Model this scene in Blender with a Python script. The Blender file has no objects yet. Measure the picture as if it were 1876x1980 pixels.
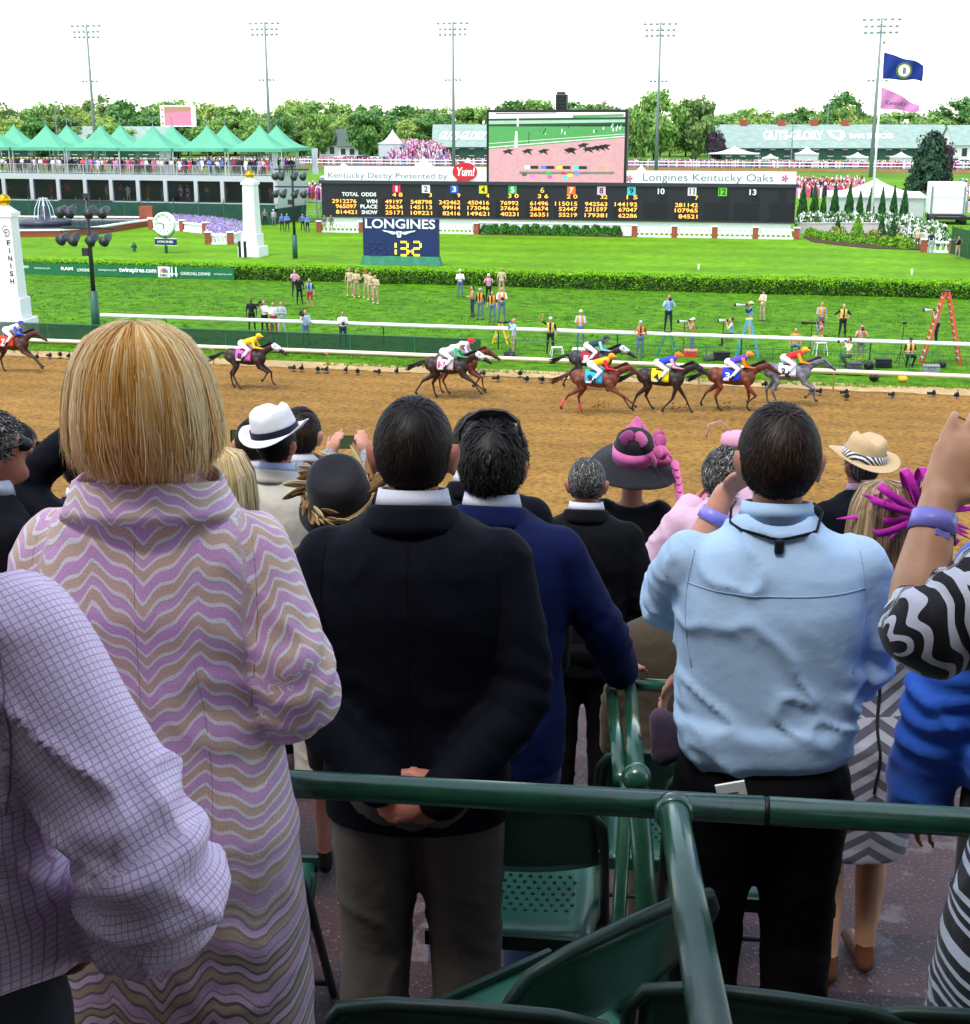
import bpy,bmesh,math,random
import numpy as np
from mathutils import Vector,Matrix,Euler
random.seed(7)
RNG=np.random.default_rng(11)
SC=bpy.context.scene
COL=SC.collection
PI=math.pi
# ------------------------------------------------------------------ camera, sky, sun, exposure
CAM_H=10.8
PITCH=math.radians(15.73)
FPX=2686.0                      # focal length in units of a 1876 px wide picture
cam_d=bpy.data.cameras.new('camera')
cam_d.sensor_fit='HORIZONTAL'
cam_d.sensor_width=36.0
cam_d.lens=36.0*FPX/1876.0
cam_d.clip_start=0.05
cam_d.clip_end=6000
cam=bpy.data.objects.new('camera',cam_d)
COL.objects.link(cam)
cam.location=(0,0,CAM_H)
cam.rotation_euler=(math.radians(90)-PITCH,0,0)
SC.camera=cam
SUN_EL,SUN_AZ=math.radians(64),math.radians(-140)      # azimuth from +Y, clockwise
world=bpy.data.worlds.new('World')
SC.world=world
world.use_nodes=True
wn=world.node_tree
wn.nodes.clear()
w_out=wn.nodes.new('ShaderNodeOutputWorld')
w_bg=wn.nodes.new('ShaderNodeBackground')
w_sky=wn.nodes.new('ShaderNodeTexSky')
w_sky.sky_type='NISHITA'
w_sky.sun_disc=False
w_sky.sun_elevation=SUN_EL
w_sky.sun_rotation=SUN_AZ
w_sky.air_density=1.0
w_sky.dust_density=0.7
w_sky.ozone_density=1.0
w_bg.inputs['Strength'].default_value=0.15
w_hs=wn.nodes.new('ShaderNodeHueSaturation')          # thin overcast: the sky's own colour, mostly washed out
w_hs.inputs['Saturation'].default_value=0.6
wn.links.new(w_sky.outputs[0],w_hs.inputs['Color'])
wn.links.new(w_hs.outputs[0],w_bg.inputs[0])
wn.links.new(w_bg.outputs[0],w_out.inputs[0])
sun_d=bpy.data.lights.new('sun','SUN')
sun_d.energy=1.0
sun_d.angle=math.radians(18)
sun_d.color=(1.0,0.95,0.88)
sun=bpy.data.objects.new('sun',sun_d)
COL.objects.link(sun)
sdir=Vector((math.sin(SUN_AZ)*math.cos(SUN_EL),math.cos(SUN_AZ)*math.cos(SUN_EL),math.sin(SUN_EL)))
sun.rotation_euler=sdir.to_track_quat('Z','Y').to_euler()
sun.location=(0,0,60)
SC.view_settings.view_transform='Standard'
SC.view_settings.look='None'
SC.view_settings.gamma=1.0
SC.view_settings.exposure=1.5
SC.view_settings.use_curve_mapping=False
SC.render.engine='CYCLES'
SC.cycles.max_bounces=6
SC.cycles.diffuse_bounces=3
SC.cycles.glossy_bounces=2
SC.cycles.transparent_max_bounces=6
SC.cycles.transmission_bounces=2
SC.cycles.use_denoising=True
# ------------------------------------------------------------------ measuring helpers
CP,SP=math.cos(PITCH),math.sin(PITCH)
CAM=Vector((0,0,CAM_H))
def ray(u,v):
	xc,yc=(u-938.0)/FPX,(v-990.0)/FPX
	return Vector((xc,CP-yc*SP,-SP-yc*CP))
def GZ(u,v,z=0.0):
	d=ray(u,v)
	return CAM+d*((z-CAM_H)/d.z)
def PY(u,v,y):
	d=ray(u,v)
	return CAM+d*(y/d.y)
def PD(u,v,depth):
	return CAM+ray(u,v)*depth
class Frame:
	"""an upright plane through two ground points: x along it, y behind it, z up"""
	def __init__(s,A,B):
		s.A=Vector((A[0],A[1],0));b=Vector((B[0],B[1],0))
		s.W=(b-s.A).length
		s.ex=(b-s.A)/s.W
		s.n=Vector((-s.ex.y,s.ex.x,0))
		s.rz=math.atan2(s.ex.y,s.ex.x)
	def at(s,u,v):
		d=ray(u,v)
		t=(s.A-CAM).dot(s.n)/d.dot(s.n)
		p=CAM+d*t
		return((p-s.A).dot(s.ex),p.z)
	def w(s,x,y,z=0.0):
		p=s.A+s.ex*x+s.n*y
		return Vector((p.x,p.y,z))
# ------------------------------------------------------------------ scene helpers
def tag(o,label=None,cat=None,group=None,kind=None):
	if label:o['label']=label
	if cat:o['category']=cat
	if group:o['group']=group
	if kind:o['kind']=kind
	return o
def empty(name,loc=(0,0,0),rz=0.0,label=None,cat=None,group=None):
	o=bpy.data.objects.new(name,None)
	COL.objects.link(o)
	o.location=loc
	o.rotation_euler=(0,0,rz)
	o.empty_display_size=0.2
	return tag(o,label,cat,group)
def link(name,me,parent=None,loc=None,rot=None):
	o=bpy.data.objects.new(name,me)
	COL.objects.link(o)
	if parent is not None:o.parent=parent
	if loc is not None:o.location=loc
	if rot is not None:o.rotation_euler=rot
	return o
def copy_tree(o,parent=None):
	c=o.copy()
	COL.objects.link(c)
	c.parent=parent
	for ch in o.children:
		copy_tree(ch,c)
	return c
def smooth(me,on=True):
	me.polygons.foreach_set('use_smooth',[on]*len(me.polygons))
class MB:
	"""collects simple solids into one mesh"""
	def __init__(s):
		s.v,s.f,s.m,s.mats=[],[],[],[]
	def mi(s,mat):
		if mat is None:return 0
		if mat not in s.mats:s.mats.append(mat)
		return s.mats.index(mat)
	def add(s,vs,fs,mat=None):
		k=len(s.v)
		s.v.extend([tuple(p)for p in vs])
		s.f.extend([tuple(i+k for i in f)for f in fs])
		s.m.extend([s.mi(mat)]*len(fs))
		return s
	def box(s,x0,x1,y0,y1,z0,z1,mat=None):
		vs=[(x,y,z)for z in(z0,z1)for y in(y0,y1)for x in(x0,x1)]
		return s.add(vs,[(0,2,3,1),(4,5,7,6),(0,1,5,4),(2,6,7,3),(0,4,6,2),(1,3,7,5)],mat)
	def bar(s,p,q,a,b=None,mat=None,up=(0,0,1)):
		"""rectangular bar of section a (sideways) x b (along up) from p to q"""
		b=a if b is None else b
		p,q=Vector(p),Vector(q)
		d=(q-p).normalized();u=Vector(up)
		if abs(d.dot(u))>.98:u=Vector((0,1,0))
		sd=d.cross(u).normalized();u=sd.cross(d)
		vs=[]
		for c in(p,q):
			for i,j in((-1,-1),(1,-1),(1,1),(-1,1)):
				vs.append(c+sd*(i*a/2)+u*(j*b/2))
		return s.add(vs,[(0,1,2,3),(7,6,5,4),(0,4,5,1),(1,5,6,2),(2,6,7,3),(3,7,4,0)],mat)
	def tube(s,pts,r,n=8,mat=None,caps=True,closed=False):
		pts=[Vector(p)for p in pts]
		rs=r if isinstance(r,(list,tuple))else[r]*len(pts)
		vs,fs=[],[]
		prev=None
		L=len(pts)
		for i,p in enumerate(pts):
			a=pts[(i-1)%L]if(closed or i>0)else pts[0]
			b=pts[(i+1)%L]if(closed or i<L-1)else pts[-1]
			d=(b-a).normalized()
			if prev is None:
				u=Vector((0,0,1))if abs(d.z)<.9 else Vector((1,0,0))
			else:
				u=prev
			sd=d.cross(u).normalized();u=sd.cross(d).normalized();prev=u
			for k in range(n):
				t=2*PI*k/n
				vs.append(p+(sd*math.cos(t)+u*math.sin(t))*rs[i])
		for i in range(L if closed else L-1):
			j=(i+1)%L
			for k in range(n):
				k2=(k+1)%n
				fs.append((i*n+k,i*n+k2,j*n+k2,j*n+k))
		if caps and not closed:
			fs.append(tuple(range(n-1,-1,-1)))
			fs.append(tuple((L-1)*n+k for k in range(n)))
		return s.add(vs,fs,mat)
	def lathe(s,prof,n=16,c=(0,0,0),mat=None,sx=1,sy=1):
		"""prof: list of (r, z)"""
		vs,fs=[],[]
		for r,z in prof:
			for k in range(n):
				t=2*PI*k/n
				vs.append((c[0]+r*sx*math.cos(t),c[1]+r*sy*math.sin(t),c[2]+z))
		for i in range(len(prof)-1):
			for k in range(n):
				k2=(k+1)%n
				fs.append((i*n+k,i*n+k2,(i+1)*n+k2,(i+1)*n+k))
		fs.append(tuple(range(n-1,-1,-1)))
		fs.append(tuple((len(prof)-1)*n+k for k in range(n)))
		return s.add(vs,fs,mat)
	def disc(s,c,r,axis=(0,-1,0),n=24,th=0.02,mat=None):
		a=Vector(axis).normalized()
		return s.tube([Vector(c),Vector(c)+a*th],r,n,mat)
	def ball(s,c,r,n=12,mat=None,sz=1.0):
		prof=[(max(1e-4,r*math.sin(PI*i/n)),-r*sz*math.cos(PI*i/n))for i in range(n+1)]
		return s.lathe(prof,n*2,c,mat)
	def prism(s,pts,y0,y1,mat=None):
		"""polygon in x,z extruded in y"""
		n=len(pts)
		vs=[(x,y0,z)for x,z in pts]+[(x,y1,z)for x,z in pts]
		fs=[tuple(range(n)),tuple(range(2*n-1,n-1,-1))]
		fs+=[(i,i+n,(i+1)%n+n,(i+1)%n)for i in range(n)]
		return s.add(vs,fs,mat)
	def mesh(s,name,mat=None,sm=False):
		me=bpy.data.meshes.new(name)
		me.from_pydata(s.v,[],s.f)
		for m in(s.mats if s.mats else[mat]):me.materials.append(m)
		if s.mats:me.polygons.foreach_set('material_index',s.m)
		if sm:smooth(me)
		me.update()
		return me
	def build(s,name,mat=None,parent=None,loc=None,rot=None,sm=False):
		return link(name,s.mesh(name,mat,sm),parent,loc,rot)
def bevel(o,w=0.01,seg=2):
	b=o.modifiers.new('bevel','BEVEL')
	b.width=w;b.segments=seg;b.limit_method='ANGLE'
	return o
# ------------------------------------------------------------------ materials
MATS={}
def srgb(h):
	h=h.lstrip('#')
	c=[int(h[i:i+2],16)/255 for i in(0,2,4)]
	return tuple(x/12.92 if x<.04045 else((x+.055)/1.055)**2.4 for x in c)
def M(name,c,rough=.6,var=.12,scale=6.0,bump=0.0,bscale=None,metal=0.0,spec=.4,stretch=(1,1,1),
	 c2=None,fac=(.35,.65),emit=0.0,detail=4.0,sheen=0.0,coat=0.0,coord='Object',bdist=.02,trans=0.0):
	if name in MATS:return MATS[name]
	m=bpy.data.materials.new(name)
	m.use_nodes=True
	nt=m.node_tree;N=nt.nodes;Lk=nt.links
	b=N['Principled BSDF']
	tc=N.new('ShaderNodeTexCoord')
	mp=N.new('ShaderNodeMapping');mp.inputs['Scale'].default_value=stretch
	Lk.new(tc.outputs[coord],mp.inputs[0])
	nz=N.new('ShaderNodeTexNoise');nz.inputs['Scale'].default_value=scale;nz.inputs['Detail'].default_value=detail
	Lk.new(mp.outputs[0],nz.inputs['Vector'])
	mr=N.new('ShaderNodeMapRange');mr.inputs[1].default_value=fac[0];mr.inputs[2].default_value=fac[1]
	Lk.new(nz.outputs[0],mr.inputs[0])
	mx=N.new('ShaderNodeMix');mx.data_type='RGBA'
	if c2 is None:
		a=tuple(x*(1-var)for x in c);d=tuple(min(1,x*(1+var))for x in c)
	else:
		a,d=c,c2
	mx.inputs['A'].default_value=(*a[:3],1);mx.inputs['B'].default_value=(*d[:3],1)
	Lk.new(mr.outputs[0],mx.inputs['Factor'])
	Lk.new(mx.outputs['Result'],b.inputs['Base Color'])
	b.inputs['Roughness'].default_value=rough
	b.inputs['Metallic'].default_value=metal
	b.inputs['Specular IOR Level'].default_value=spec
	if sheen:b.inputs['Sheen Weight'].default_value=sheen
	if coat:b.inputs['Coat Weight'].default_value=coat;b.inputs['Coat Roughness'].default_value=.12
	if emit:
		for l_ in list(b.inputs['Base Color'].links):Lk.remove(l_)
		b.inputs['Base Color'].default_value=(.01,.01,.012,1)
		Lk.new(mx.outputs['Result'],b.inputs['Emission Color']);b.inputs['Emission Strength'].default_value=emit
	if bump:
		n2=N.new('ShaderNodeTexNoise');n2.inputs['Scale'].default_value=bscale or scale*4;n2.inputs['Detail'].default_value=5
		Lk.new(mp.outputs[0],n2.inputs['Vector'])
		bp=N.new('ShaderNodeBump');bp.inputs['Strength'].default_value=bump;bp.inputs['Distance'].default_value=bdist
		Lk.new(n2.outputs[0],bp.inputs['Height']);Lk.new(bp.outputs[0],b.inputs['Normal'])
	if trans:
		tr=N.new('ShaderNodeBsdfTranslucent');Lk.new(mx.outputs['Result'],tr.inputs[0])
		ms=N.new('ShaderNodeMixShader');ms.inputs[0].default_value=trans
		Lk.new(b.outputs[0],ms.inputs[1]);Lk.new(tr.outputs[0],ms.inputs[2])
		Lk.new(ms.outputs[0],N['Material Output'].inputs[0])
	MATS[name]=m
	return m
def P(name,hexc,rough=.6,**k):
	return M(name,srgb(hexc),rough,**k)
ORD=['first','second','third','fourth','fifth','sixth','seventh','eighth','ninth','tenth','eleventh','twelfth','thirteenth','last']
# ------------------------------------------------------------------ numpy value noise
def _hash(ix,iy,iz):
	h=(ix*374761393+iy*668265263+iz*2147483647+1013904223)&0xffffffff
	h=((h^(h>>13))*1274126177)&0xffffffff
	return((h^(h>>16))&0xffff)/65535.0
def vnoise(p):
	p=np.asarray(p,float)
	i=np.floor(p).astype(np.int64);f=p-i
	f=f*f*(3-2*f)
	r=0
	for dx in(0,1):
		for dy in(0,1):
			for dz in(0,1):
				w=(f[:,0]if dx else 1-f[:,0])*(f[:,1]if dy else 1-f[:,1])*(f[:,2]if dz else 1-f[:,2])
				r=r+w*_hash(i[:,0]+dx,i[:,1]+dy,i[:,2]+dz)
	return r*2-1
def fbm(p,o=3):
	p=np.asarray(p,float)
	r=0;a=1.0
	for k in range(o):
		r=r+a*vnoise(p*(2**k)+17.3*k);a*=.5
	return r
# ------------------------------------------------------------------ bodies: solids fused into one skin
def cap(p,q,r0,r1=None,m=0,sc=(1,1),up=None):
	"""tapered capsule p->q; sc = (sideways, along-up) scale of its section"""
	return('c',Vector(p),Vector(q),r0,r0 if r1 is None else r1,m,sc,up)
def ell(c,r,m=0,rot=(0,0,0)):
	return('e',Vector(c),Vector(r),rot,m)
def _prim_axes(pr):
	d=pr[2]-pr[1]
	L=d.length
	d=d/L if L>1e-6 else Vector((0,0,1))
	u=Vector(pr[7])if pr[7]is not None else(Vector((0,1,0))if abs(d.y)<.9 else Vector((0,0,1)))
	sd=d.cross(u)
	if sd.length<1e-4:u=Vector((1,0,0));sd=d.cross(u)
	sd.normalize();u=sd.cross(d).normalized()
	return d,sd,u,L
def _prim_mesh(mb,pr,n=16):
	if pr[0]=='e':
		R=Euler(pr[3]).to_matrix()
		c,r=pr[1],pr[2]
		k=10;vs=[];fs=[]
		for i in range(k+1):
			ph=PI*i/k
			for j in range(n):
				t=2*PI*j/n
				s=max(math.sin(ph),1e-3)
				vs.append(c+R@Vector((r.x*s*math.cos(t),r.y*s*math.sin(t),-r.z*math.cos(ph))))
		for i in range(k):
			for j in range(n):
				j2=(j+1)%n
				fs.append((i*n+j,i*n+j2,(i+1)*n+j2,(i+1)*n+j))
		fs.append(tuple(range(n-1,-1,-1)));fs.append(tuple(k*n+j for j in range(n)))
		mb.add(vs,fs)
		return
	d,sd,u,L=_prim_axes(pr)
	r0,r1=pr[3],pr[4];sc=pr[6]
	rings=[]
	for i in range(5):
		a=PI/2*i/4
		rings.append((-r0*math.cos(a)*.999,r0*max(math.sin(a),.02)))
	for i in range(5):
		a=PI/2*i/4
		rings.append((L+r1*math.sin(a),r1*max(math.cos(a),.02)))
	vs,fs=[],[]
	for t,r in rings:
		for j in range(n):
			a=2*PI*j/n
			vs.append(pr[1]+d*t+sd*(r*sc[0]*math.cos(a))+u*(r*sc[1]*math.sin(a)))
	for i in range(len(rings)-1):
		for j in range(n):
			j2=(j+1)%n
			fs.append((i*n+j,i*n+j2,(i+1)*n+j2,(i+1)*n+j))
	fs.append(tuple(range(n-1,-1,-1)));fs.append(tuple((len(rings)-1)*n+j for j in range(n)))
	mb.add(vs,fs)
def prim_dist(prims,X):
	"""rough signed distance of points X (n,3) to every solid, and the parameter along each"""
	D=[];T=[];A=[]
	for pr in prims:
		if pr[0]=='e':
			R=np.array(Euler(pr[3]).to_matrix())
			q=(X-np.array(pr[1]))@R
			r=np.array(pr[2])
			k=np.linalg.norm(q/r,axis=1)
			D.append((k-1)*r.min());T.append(q[:,2]);A.append(np.arctan2(q[:,1],q[:,0])*r[0])
		else:
			d,sd,u,L=_prim_axes(pr)
			q=X-np.array(pr[1])
			t=q@np.array(d);a=q@np.array(sd)/pr[6][0];b=q@np.array(u)/pr[6][1]
			tt=np.clip(t/max(L,1e-6),0,1)
			r=pr[3]+(pr[4]-pr[3])*tt
			D.append(np.sqrt((t-tt*L)**2+a*a+b*b)-r);T.append(t);A.append(np.arctan2(b,a)*(pr[3]+pr[4])/2)
	return np.array(D),np.array(T),np.array(A)
def blob(name,prims,voxel,mats,sm=4,retag=None,cuts=(),wr=None,uvs=None,post=None,factor=.5):
	"""fuse the solids, smooth, give every face the material of its nearest solid"""
	mb=MB()
	for pr in prims:_prim_mesh(mb,pr)
	src=mb.mesh(name+'_src')
	o=bpy.data.objects.new(name+'_src',src)
	COL.objects.link(o)
	md=o.modifiers.new('r','REMESH');md.mode='VOXEL';md.voxel_size=voxel;md.use_smooth_shade=True
	if sm:
		s=o.modifiers.new('s','SMOOTH');s.factor=factor;s.iterations=sm
	dg=bpy.context.evaluated_depsgraph_get()
	me=bpy.data.meshes.new_from_object(o.evaluated_get(dg))
	bpy.data.objects.remove(o);bpy.data.meshes.remove(src)
	me.name=name
	if cuts:
		bm=bmesh.new();bm.from_mesh(me)
		for co,no in cuts:
			bmesh.ops.bisect_plane(bm,geom=bm.verts[:]+bm.edges[:]+bm.faces[:],plane_co=co,plane_no=no,clear_outer=True)
		bm.to_mesh(me);bm.free()
	nv=len(me.vertices)
	X=np.empty(nv*3);me.vertices.foreach_get('co',X);X=X.reshape(-1,3)
	if wr is not None:
		Nn=np.empty(nv*3);me.vertices.foreach_get('normal',Nn);Nn=Nn.reshape(-1,3)
		X0=X.copy()
		X=X+Nn*wr(X)[:,None]
		me.vertices.foreach_set('co',X.ravel())
	nf=len(me.polygons)
	C=np.empty(nf*3);me.polygons.foreach_get('center',C);C=C.reshape(-1,3)
	D,T,A=prim_dist(prims,C)
	near=D.argmin(0)
	pm=np.array([0 if p[0]=='l' else p[4]if p[0]=='e' else p[5]for p in prims])
	mi=pm[near]
	if retag is not None:mi=retag(C,mi,near)
	me.materials.clear()
	for m in mats:me.materials.append(m)
	me.polygons.foreach_set('material_index',mi.astype(np.int32))
	smooth(me)
	if uvs is not None:
		D,T,A=prim_dist(prims,X)
		UV=uvs(X,D,T,A)
		at=me.attributes.new('cloth','FLOAT_VECTOR','POINT')
		at.data.foreach_set('vector',np.ascontiguousarray(UV,dtype=np.float32).ravel())
	me.update()
	return me
# ------------------------------------------------------------------ lettering
_TXT={}
def text_geo(s,bold=0.0):
	k=(s,bold)
	if k in _TXT:return _TXT[k]
	cu=bpy.data.curves.new('lettering','FONT')
	cu.body=s;cu.size=1.0;cu.offset=bold;cu.resolution_u=3
	o=bpy.data.objects.new('lettering',cu);COL.objects.link(o)
	dg=bpy.context.evaluated_depsgraph_get()
	me=bpy.data.meshes.new_from_object(o.evaluated_get(dg))
	V=[tuple(v.co)for v in me.vertices];F=[tuple(p.vertices)for p in me.polygons]
	bpy.data.objects.remove(o);bpy.data.curves.remove(cu);bpy.data.meshes.remove(me)
	xs=[v[0]for v in V];ys=[v[1]for v in V]
	_TXT[k]=(V,F,min(xs),max(xs),min(ys),max(ys))
	return _TXT[k]
def lettering(parent,s,x0,x1,z0,z1,y,mat,name='lettering',bold=0.0,shear=0.0,fn=None,flip=False):
	"""flat letters filling the box x0..x1, z0..z1 of the parent's front (facing -y)"""
	V,F,a,b,c,d=text_geo(s,bold)
	vs=[]
	for p in V:
		tx=(p[0]-a)/max(b-a,1e-6);tz=(p[1]-c)/max(d-c,1e-6)
		x=x0+(x1-x0)*tx+shear*tz*(z1-z0);z=z0+(z1-z0)*tz
		vs.append(fn(x,z)if fn else(x,y,z))
	me=bpy.data.meshes.new(name)
	me.from_pydata(vs,[],F)
	me.materials.append(mat)
	return link(name,me,parent)
# ================================================================== THE SETTING
TA=math.radians(-13.3)
TX,TN=Vector((math.cos(TA),math.sin(TA),0)),Vector((-math.sin(TA),math.cos(TA),0))
def TL(y0,x,z=0.0):
	"""point at world x on the line parallel to the track that crosses x=0 at y0"""
	return Vector((x,y0+math.tan(TA)*x,z))
def strip(name,ya,yb,xa,xb,z,mat,nx=1):
	mb=MB()
	for i in range(nx):
		a=xa+(xb-xa)*i/nx;b=xa+(xb-xa)*(i+1)/nx
		mb.add([TL(ya,a,z),TL(ya,b,z),TL(yb,b,z),TL(yb,a,z)],[(0,1,2,3)])
	return tag(mb.build(name,mat),kind='structure')
def ground_mat(name,cols,s1,s2,bump,bs,bdist,rough=.9,stretch=(1,1,1),fine=None):
	"""two octaves of colour patches plus relief"""
	m=bpy.data.materials.new(name);m.use_nodes=True
	N,Lk=m.node_tree.nodes,m.node_tree.links
	b=N['Principled BSDF'];b.inputs['Roughness'].default_value=rough;b.inputs['Specular IOR Level'].default_value=.15
	tc=N.new('ShaderNodeTexCoord');mp=N.new('ShaderNodeMapping')
	mp.inputs['Rotation'].default_value=(0,0,-TA);mp.inputs['Scale'].default_value=stretch
	Lk.new(tc.outputs['Object'],mp.inputs[0])
	n1=N.new('ShaderNodeTexNoise');n1.inputs['Scale'].default_value=s1;n1.inputs['Detail'].default_value=6;n1.inputs['Roughness'].default_value=.65
	n2=N.new('ShaderNodeTexNoise');n2.inputs['Scale'].default_value=s2;n2.inputs['Detail'].default_value=3
	Lk.new(mp.outputs[0],n1.inputs['Vector']);Lk.new(mp.outputs[0],n2.inputs['Vector'])
	r=N.new('ShaderNodeValToRGB')
	el=r.color_ramp.elements
	el[0].position,el[0].color=.34,(*cols[0],1)
	el[1].position,el[1].color=.66,(*cols[-1],1)
	for k,c in enumerate(cols[1:-1]):
		e=el.new(.34+.32*(k+1)/(len(cols)-1));e.color=(*c,1)
	Lk.new(n1.outputs[0],r.inputs[0])
	mx=N.new('ShaderNodeMix');mx.data_type='RGBA';mx.blend_type='MULTIPLY'
	mx.inputs['Factor'].default_value=1
	r2=N.new('ShaderNodeMapRange');r2.inputs[1].default_value=.3;r2.inputs[2].default_value=.7
	r2.inputs[3].default_value=.78;r2.inputs[4].default_value=1.12
	Lk.new(n2.outputs[0],r2.inputs[0])
	Lk.new(r.outputs[0],mx.inputs['A']);Lk.new(r2.outputs[0],mx.inputs['B'])
	Lk.new(mx.outputs['Result'],b.inputs['Base Color'])
	n3=N.new('ShaderNodeTexNoise');n3.inputs['Scale'].default_value=bs;n3.inputs['Detail'].default_value=5
	Lk.new(mp.outputs[0],n3.inputs['Vector'])
	bp=N.new('ShaderNodeBump');bp.inputs['Strength'].default_value=bump;bp.inputs['Distance'].default_value=bdist
	Lk.new(n3.outputs[0],bp.inputs['Height']);Lk.new(bp.outputs[0],b.inputs['Normal'])
	if fine:
		w=N.new('ShaderNodeTexWave');w.bands_direction='Y';w.inputs['Scale'].default_value=fine;w.inputs['Distortion'].default_value=1.2
		Lk.new(mp.outputs[0],w.inputs['Vector'])
		r3=N.new('ShaderNodeMapRange');r3.inputs[3].default_value=.9;r3.inputs[4].default_value=1.06;Lk.new(w.outputs['Fac'],r3.inputs[0])
		m3=N.new('ShaderNodeMix');m3.data_type='RGBA';m3.blend_type='MULTIPLY';m3.inputs['Factor'].default_value=1
		Lk.new(mx.outputs['Result'],m3.inputs['A']);Lk.new(r3.outputs[0],m3.inputs['B']);Lk.new(m3.outputs['Result'],b.inputs['Base Color'])
	MATS[name]=m
	return m
m_lawn=ground_mat('lawn',[srgb('#558404'),srgb('#639406'),srgb('#70a308')],1.1,.12,.5,9,.05,fine=.05)
m_turf=ground_mat('turf',[srgb('#2f5a04'),srgb('#4f8006'),srgb('#5f9308')],1.3,.3,1.0,4,.14)
m_dirt=ground_mat('track_dirt',[srgb('#684c22'),srgb('#906a30'),srgb('#9f7839')],5.0,.2,.8,9,.06,fine=.17)
m_sand=ground_mat('pale_sand',[srgb('#a5875a'),srgb('#c4aa7c')],3,.4,.6,8,.04)
m_field=ground_mat('far_field',[srgb('#4d7518'),srgb('#628a24')],.2,.02,.3,2,.05)
g=MB();g.add([(-2500,-300,-.02),(2500,-300,-.02),(2500,4500,-.02),(-2500,4500,-.02)],[(0,1,2,3)])
tag(g.build('ground',m_field),kind='structure')
# the dirt course, with real ruts: a displaced sheet near the picture, kept coarse outside it
def rough_sheet(name,ya,yb,xa,xb,z,mat,step,amp,sc):
	nx=int((xb-xa)/step[0]);ny=int((yb-ya)/step[1])
	xs=np.linspace(xa,xb,nx+1);ys=np.linspace(ya,yb,ny+1)
	X,Y=np.meshgrid(xs,ys)
	P_=np.stack([X.ravel()*sc[0],Y.ravel()*sc[1],np.zeros(X.size)],1)
	Z=z+amp*fbm(P_,3)
	V=np.stack([X.ravel(),Y.ravel()+math.tan(TA)*X.ravel(),Z],1)
	idx=np.arange((nx+1)*(ny+1)).reshape(ny+1,nx+1)
	F=np.stack([idx[:-1,:-1].ravel(),idx[:-1,1:].ravel(),idx[1:,1:].ravel(),idx[1:,:-1].ravel()],1)
	me=bpy.data.meshes.new(name);me.from_pydata(V.tolist(),[],F.tolist());me.materials.append(mat);smooth(me)
	return tag(link(name,me),kind='structure')
rough_sheet('dirt_track',24,60.4,-46,46,.03,m_dirt,(.22,.14),.026,(2.0,2.6))
strip('dirt_track_far_end',24,60.4,-400,-46,.02,m_dirt)
strip('dirt_track_near_end',24,60.4,46,400,.02,m_dirt)
strip('sand_verge',60.4,62.2,-120,120,.012,m_sand)
strip('grass_verge',62.2,64.2,-120,120,.016,m_turf)
rough_sheet('turf_course',64.2,94.5,-60,60,.04,m_turf,(.4,.4),.03,(.9,.9))
strip('infield_lawn',94.5,300,-300,300,.012,m_lawn)
strip('far_dirt_course',330,352,-420,420,.02,m_dirt)
strip('far_road',356,372,-420,420,.02,M('far_tarmac',(.12,.12,.12),.9))
strip('apron',4,24,-200,200,.01,M('apron_concrete',(.28,.27,.26),.9,bump=.3))
g=MB()
rr=random.Random(3)
# grass tufts that break the edge of the verge
def tuft_mesh(n,R,h,rnd,w=.03):
	mb=MB()
	for i in range(n):
		a,r=rnd.uniform(0,2*PI),R*math.sqrt(rnd.random())
		x,y=r*math.cos(a),r*math.sin(a)
		lx,ly=rnd.uniform(-.6,.6)*h,rnd.uniform(-.6,.6)*h
		ang=rnd.uniform(0,PI);wx,wy=w*math.cos(ang),w*math.sin(ang);hh=h*rnd.uniform(.6,1.2)
		mb.add([(x-wx,y-wy,0),(x+wx,y+wy,0),(x+lx,y+ly,hh)],[(0,1,2)])
	return mb
m_blade=M('grass_blade',srgb('#5a8c10'),.7,c2=srgb('#7fa82a'),scale=1.5,trans=.25)
mb=MB()
for i in range(2600):
	x=rr.uniform(-26,26);y0=rr.choice([rr.uniform(62.0,63.8),rr.uniform(61.3,62.6)])
	if vnoise(np.array([[x*.35,y0*.8,3.0]]))[0]<-.15:continue
	p=TL(y0,x,.01)
	t=tuft_mesh(5,.14,.13,rr)
	mb.add([Vector(v)+p for v in t.v],t.f)
tag(mb.build('verge_grass',m_blade),'ragged grass growing along the inside rail of the dirt track','grass',kind='stuff')
# taller tufts over the mown turf between rail and hedge, so the ground is not a flat colour
m_blade2=M('turf_blade',srgb('#3f6c06'),.8,c2=srgb('#62980c'),scale=.8,trans=.2)
mb=MB()
for i in range(9000):
	x=rr.uniform(-42,36);y0=rr.uniform(64.6,94)
	p=TL(y0,x,.02)
	t=tuft_mesh(3,.2,.09,rr,.05)
	mb.add([Vector(v)+p for v in t.v],t.f)
tag(mb.build('turf_grass',m_blade2),'short uneven grass of the turf course behind the rail','grass',kind='stuff')
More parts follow.
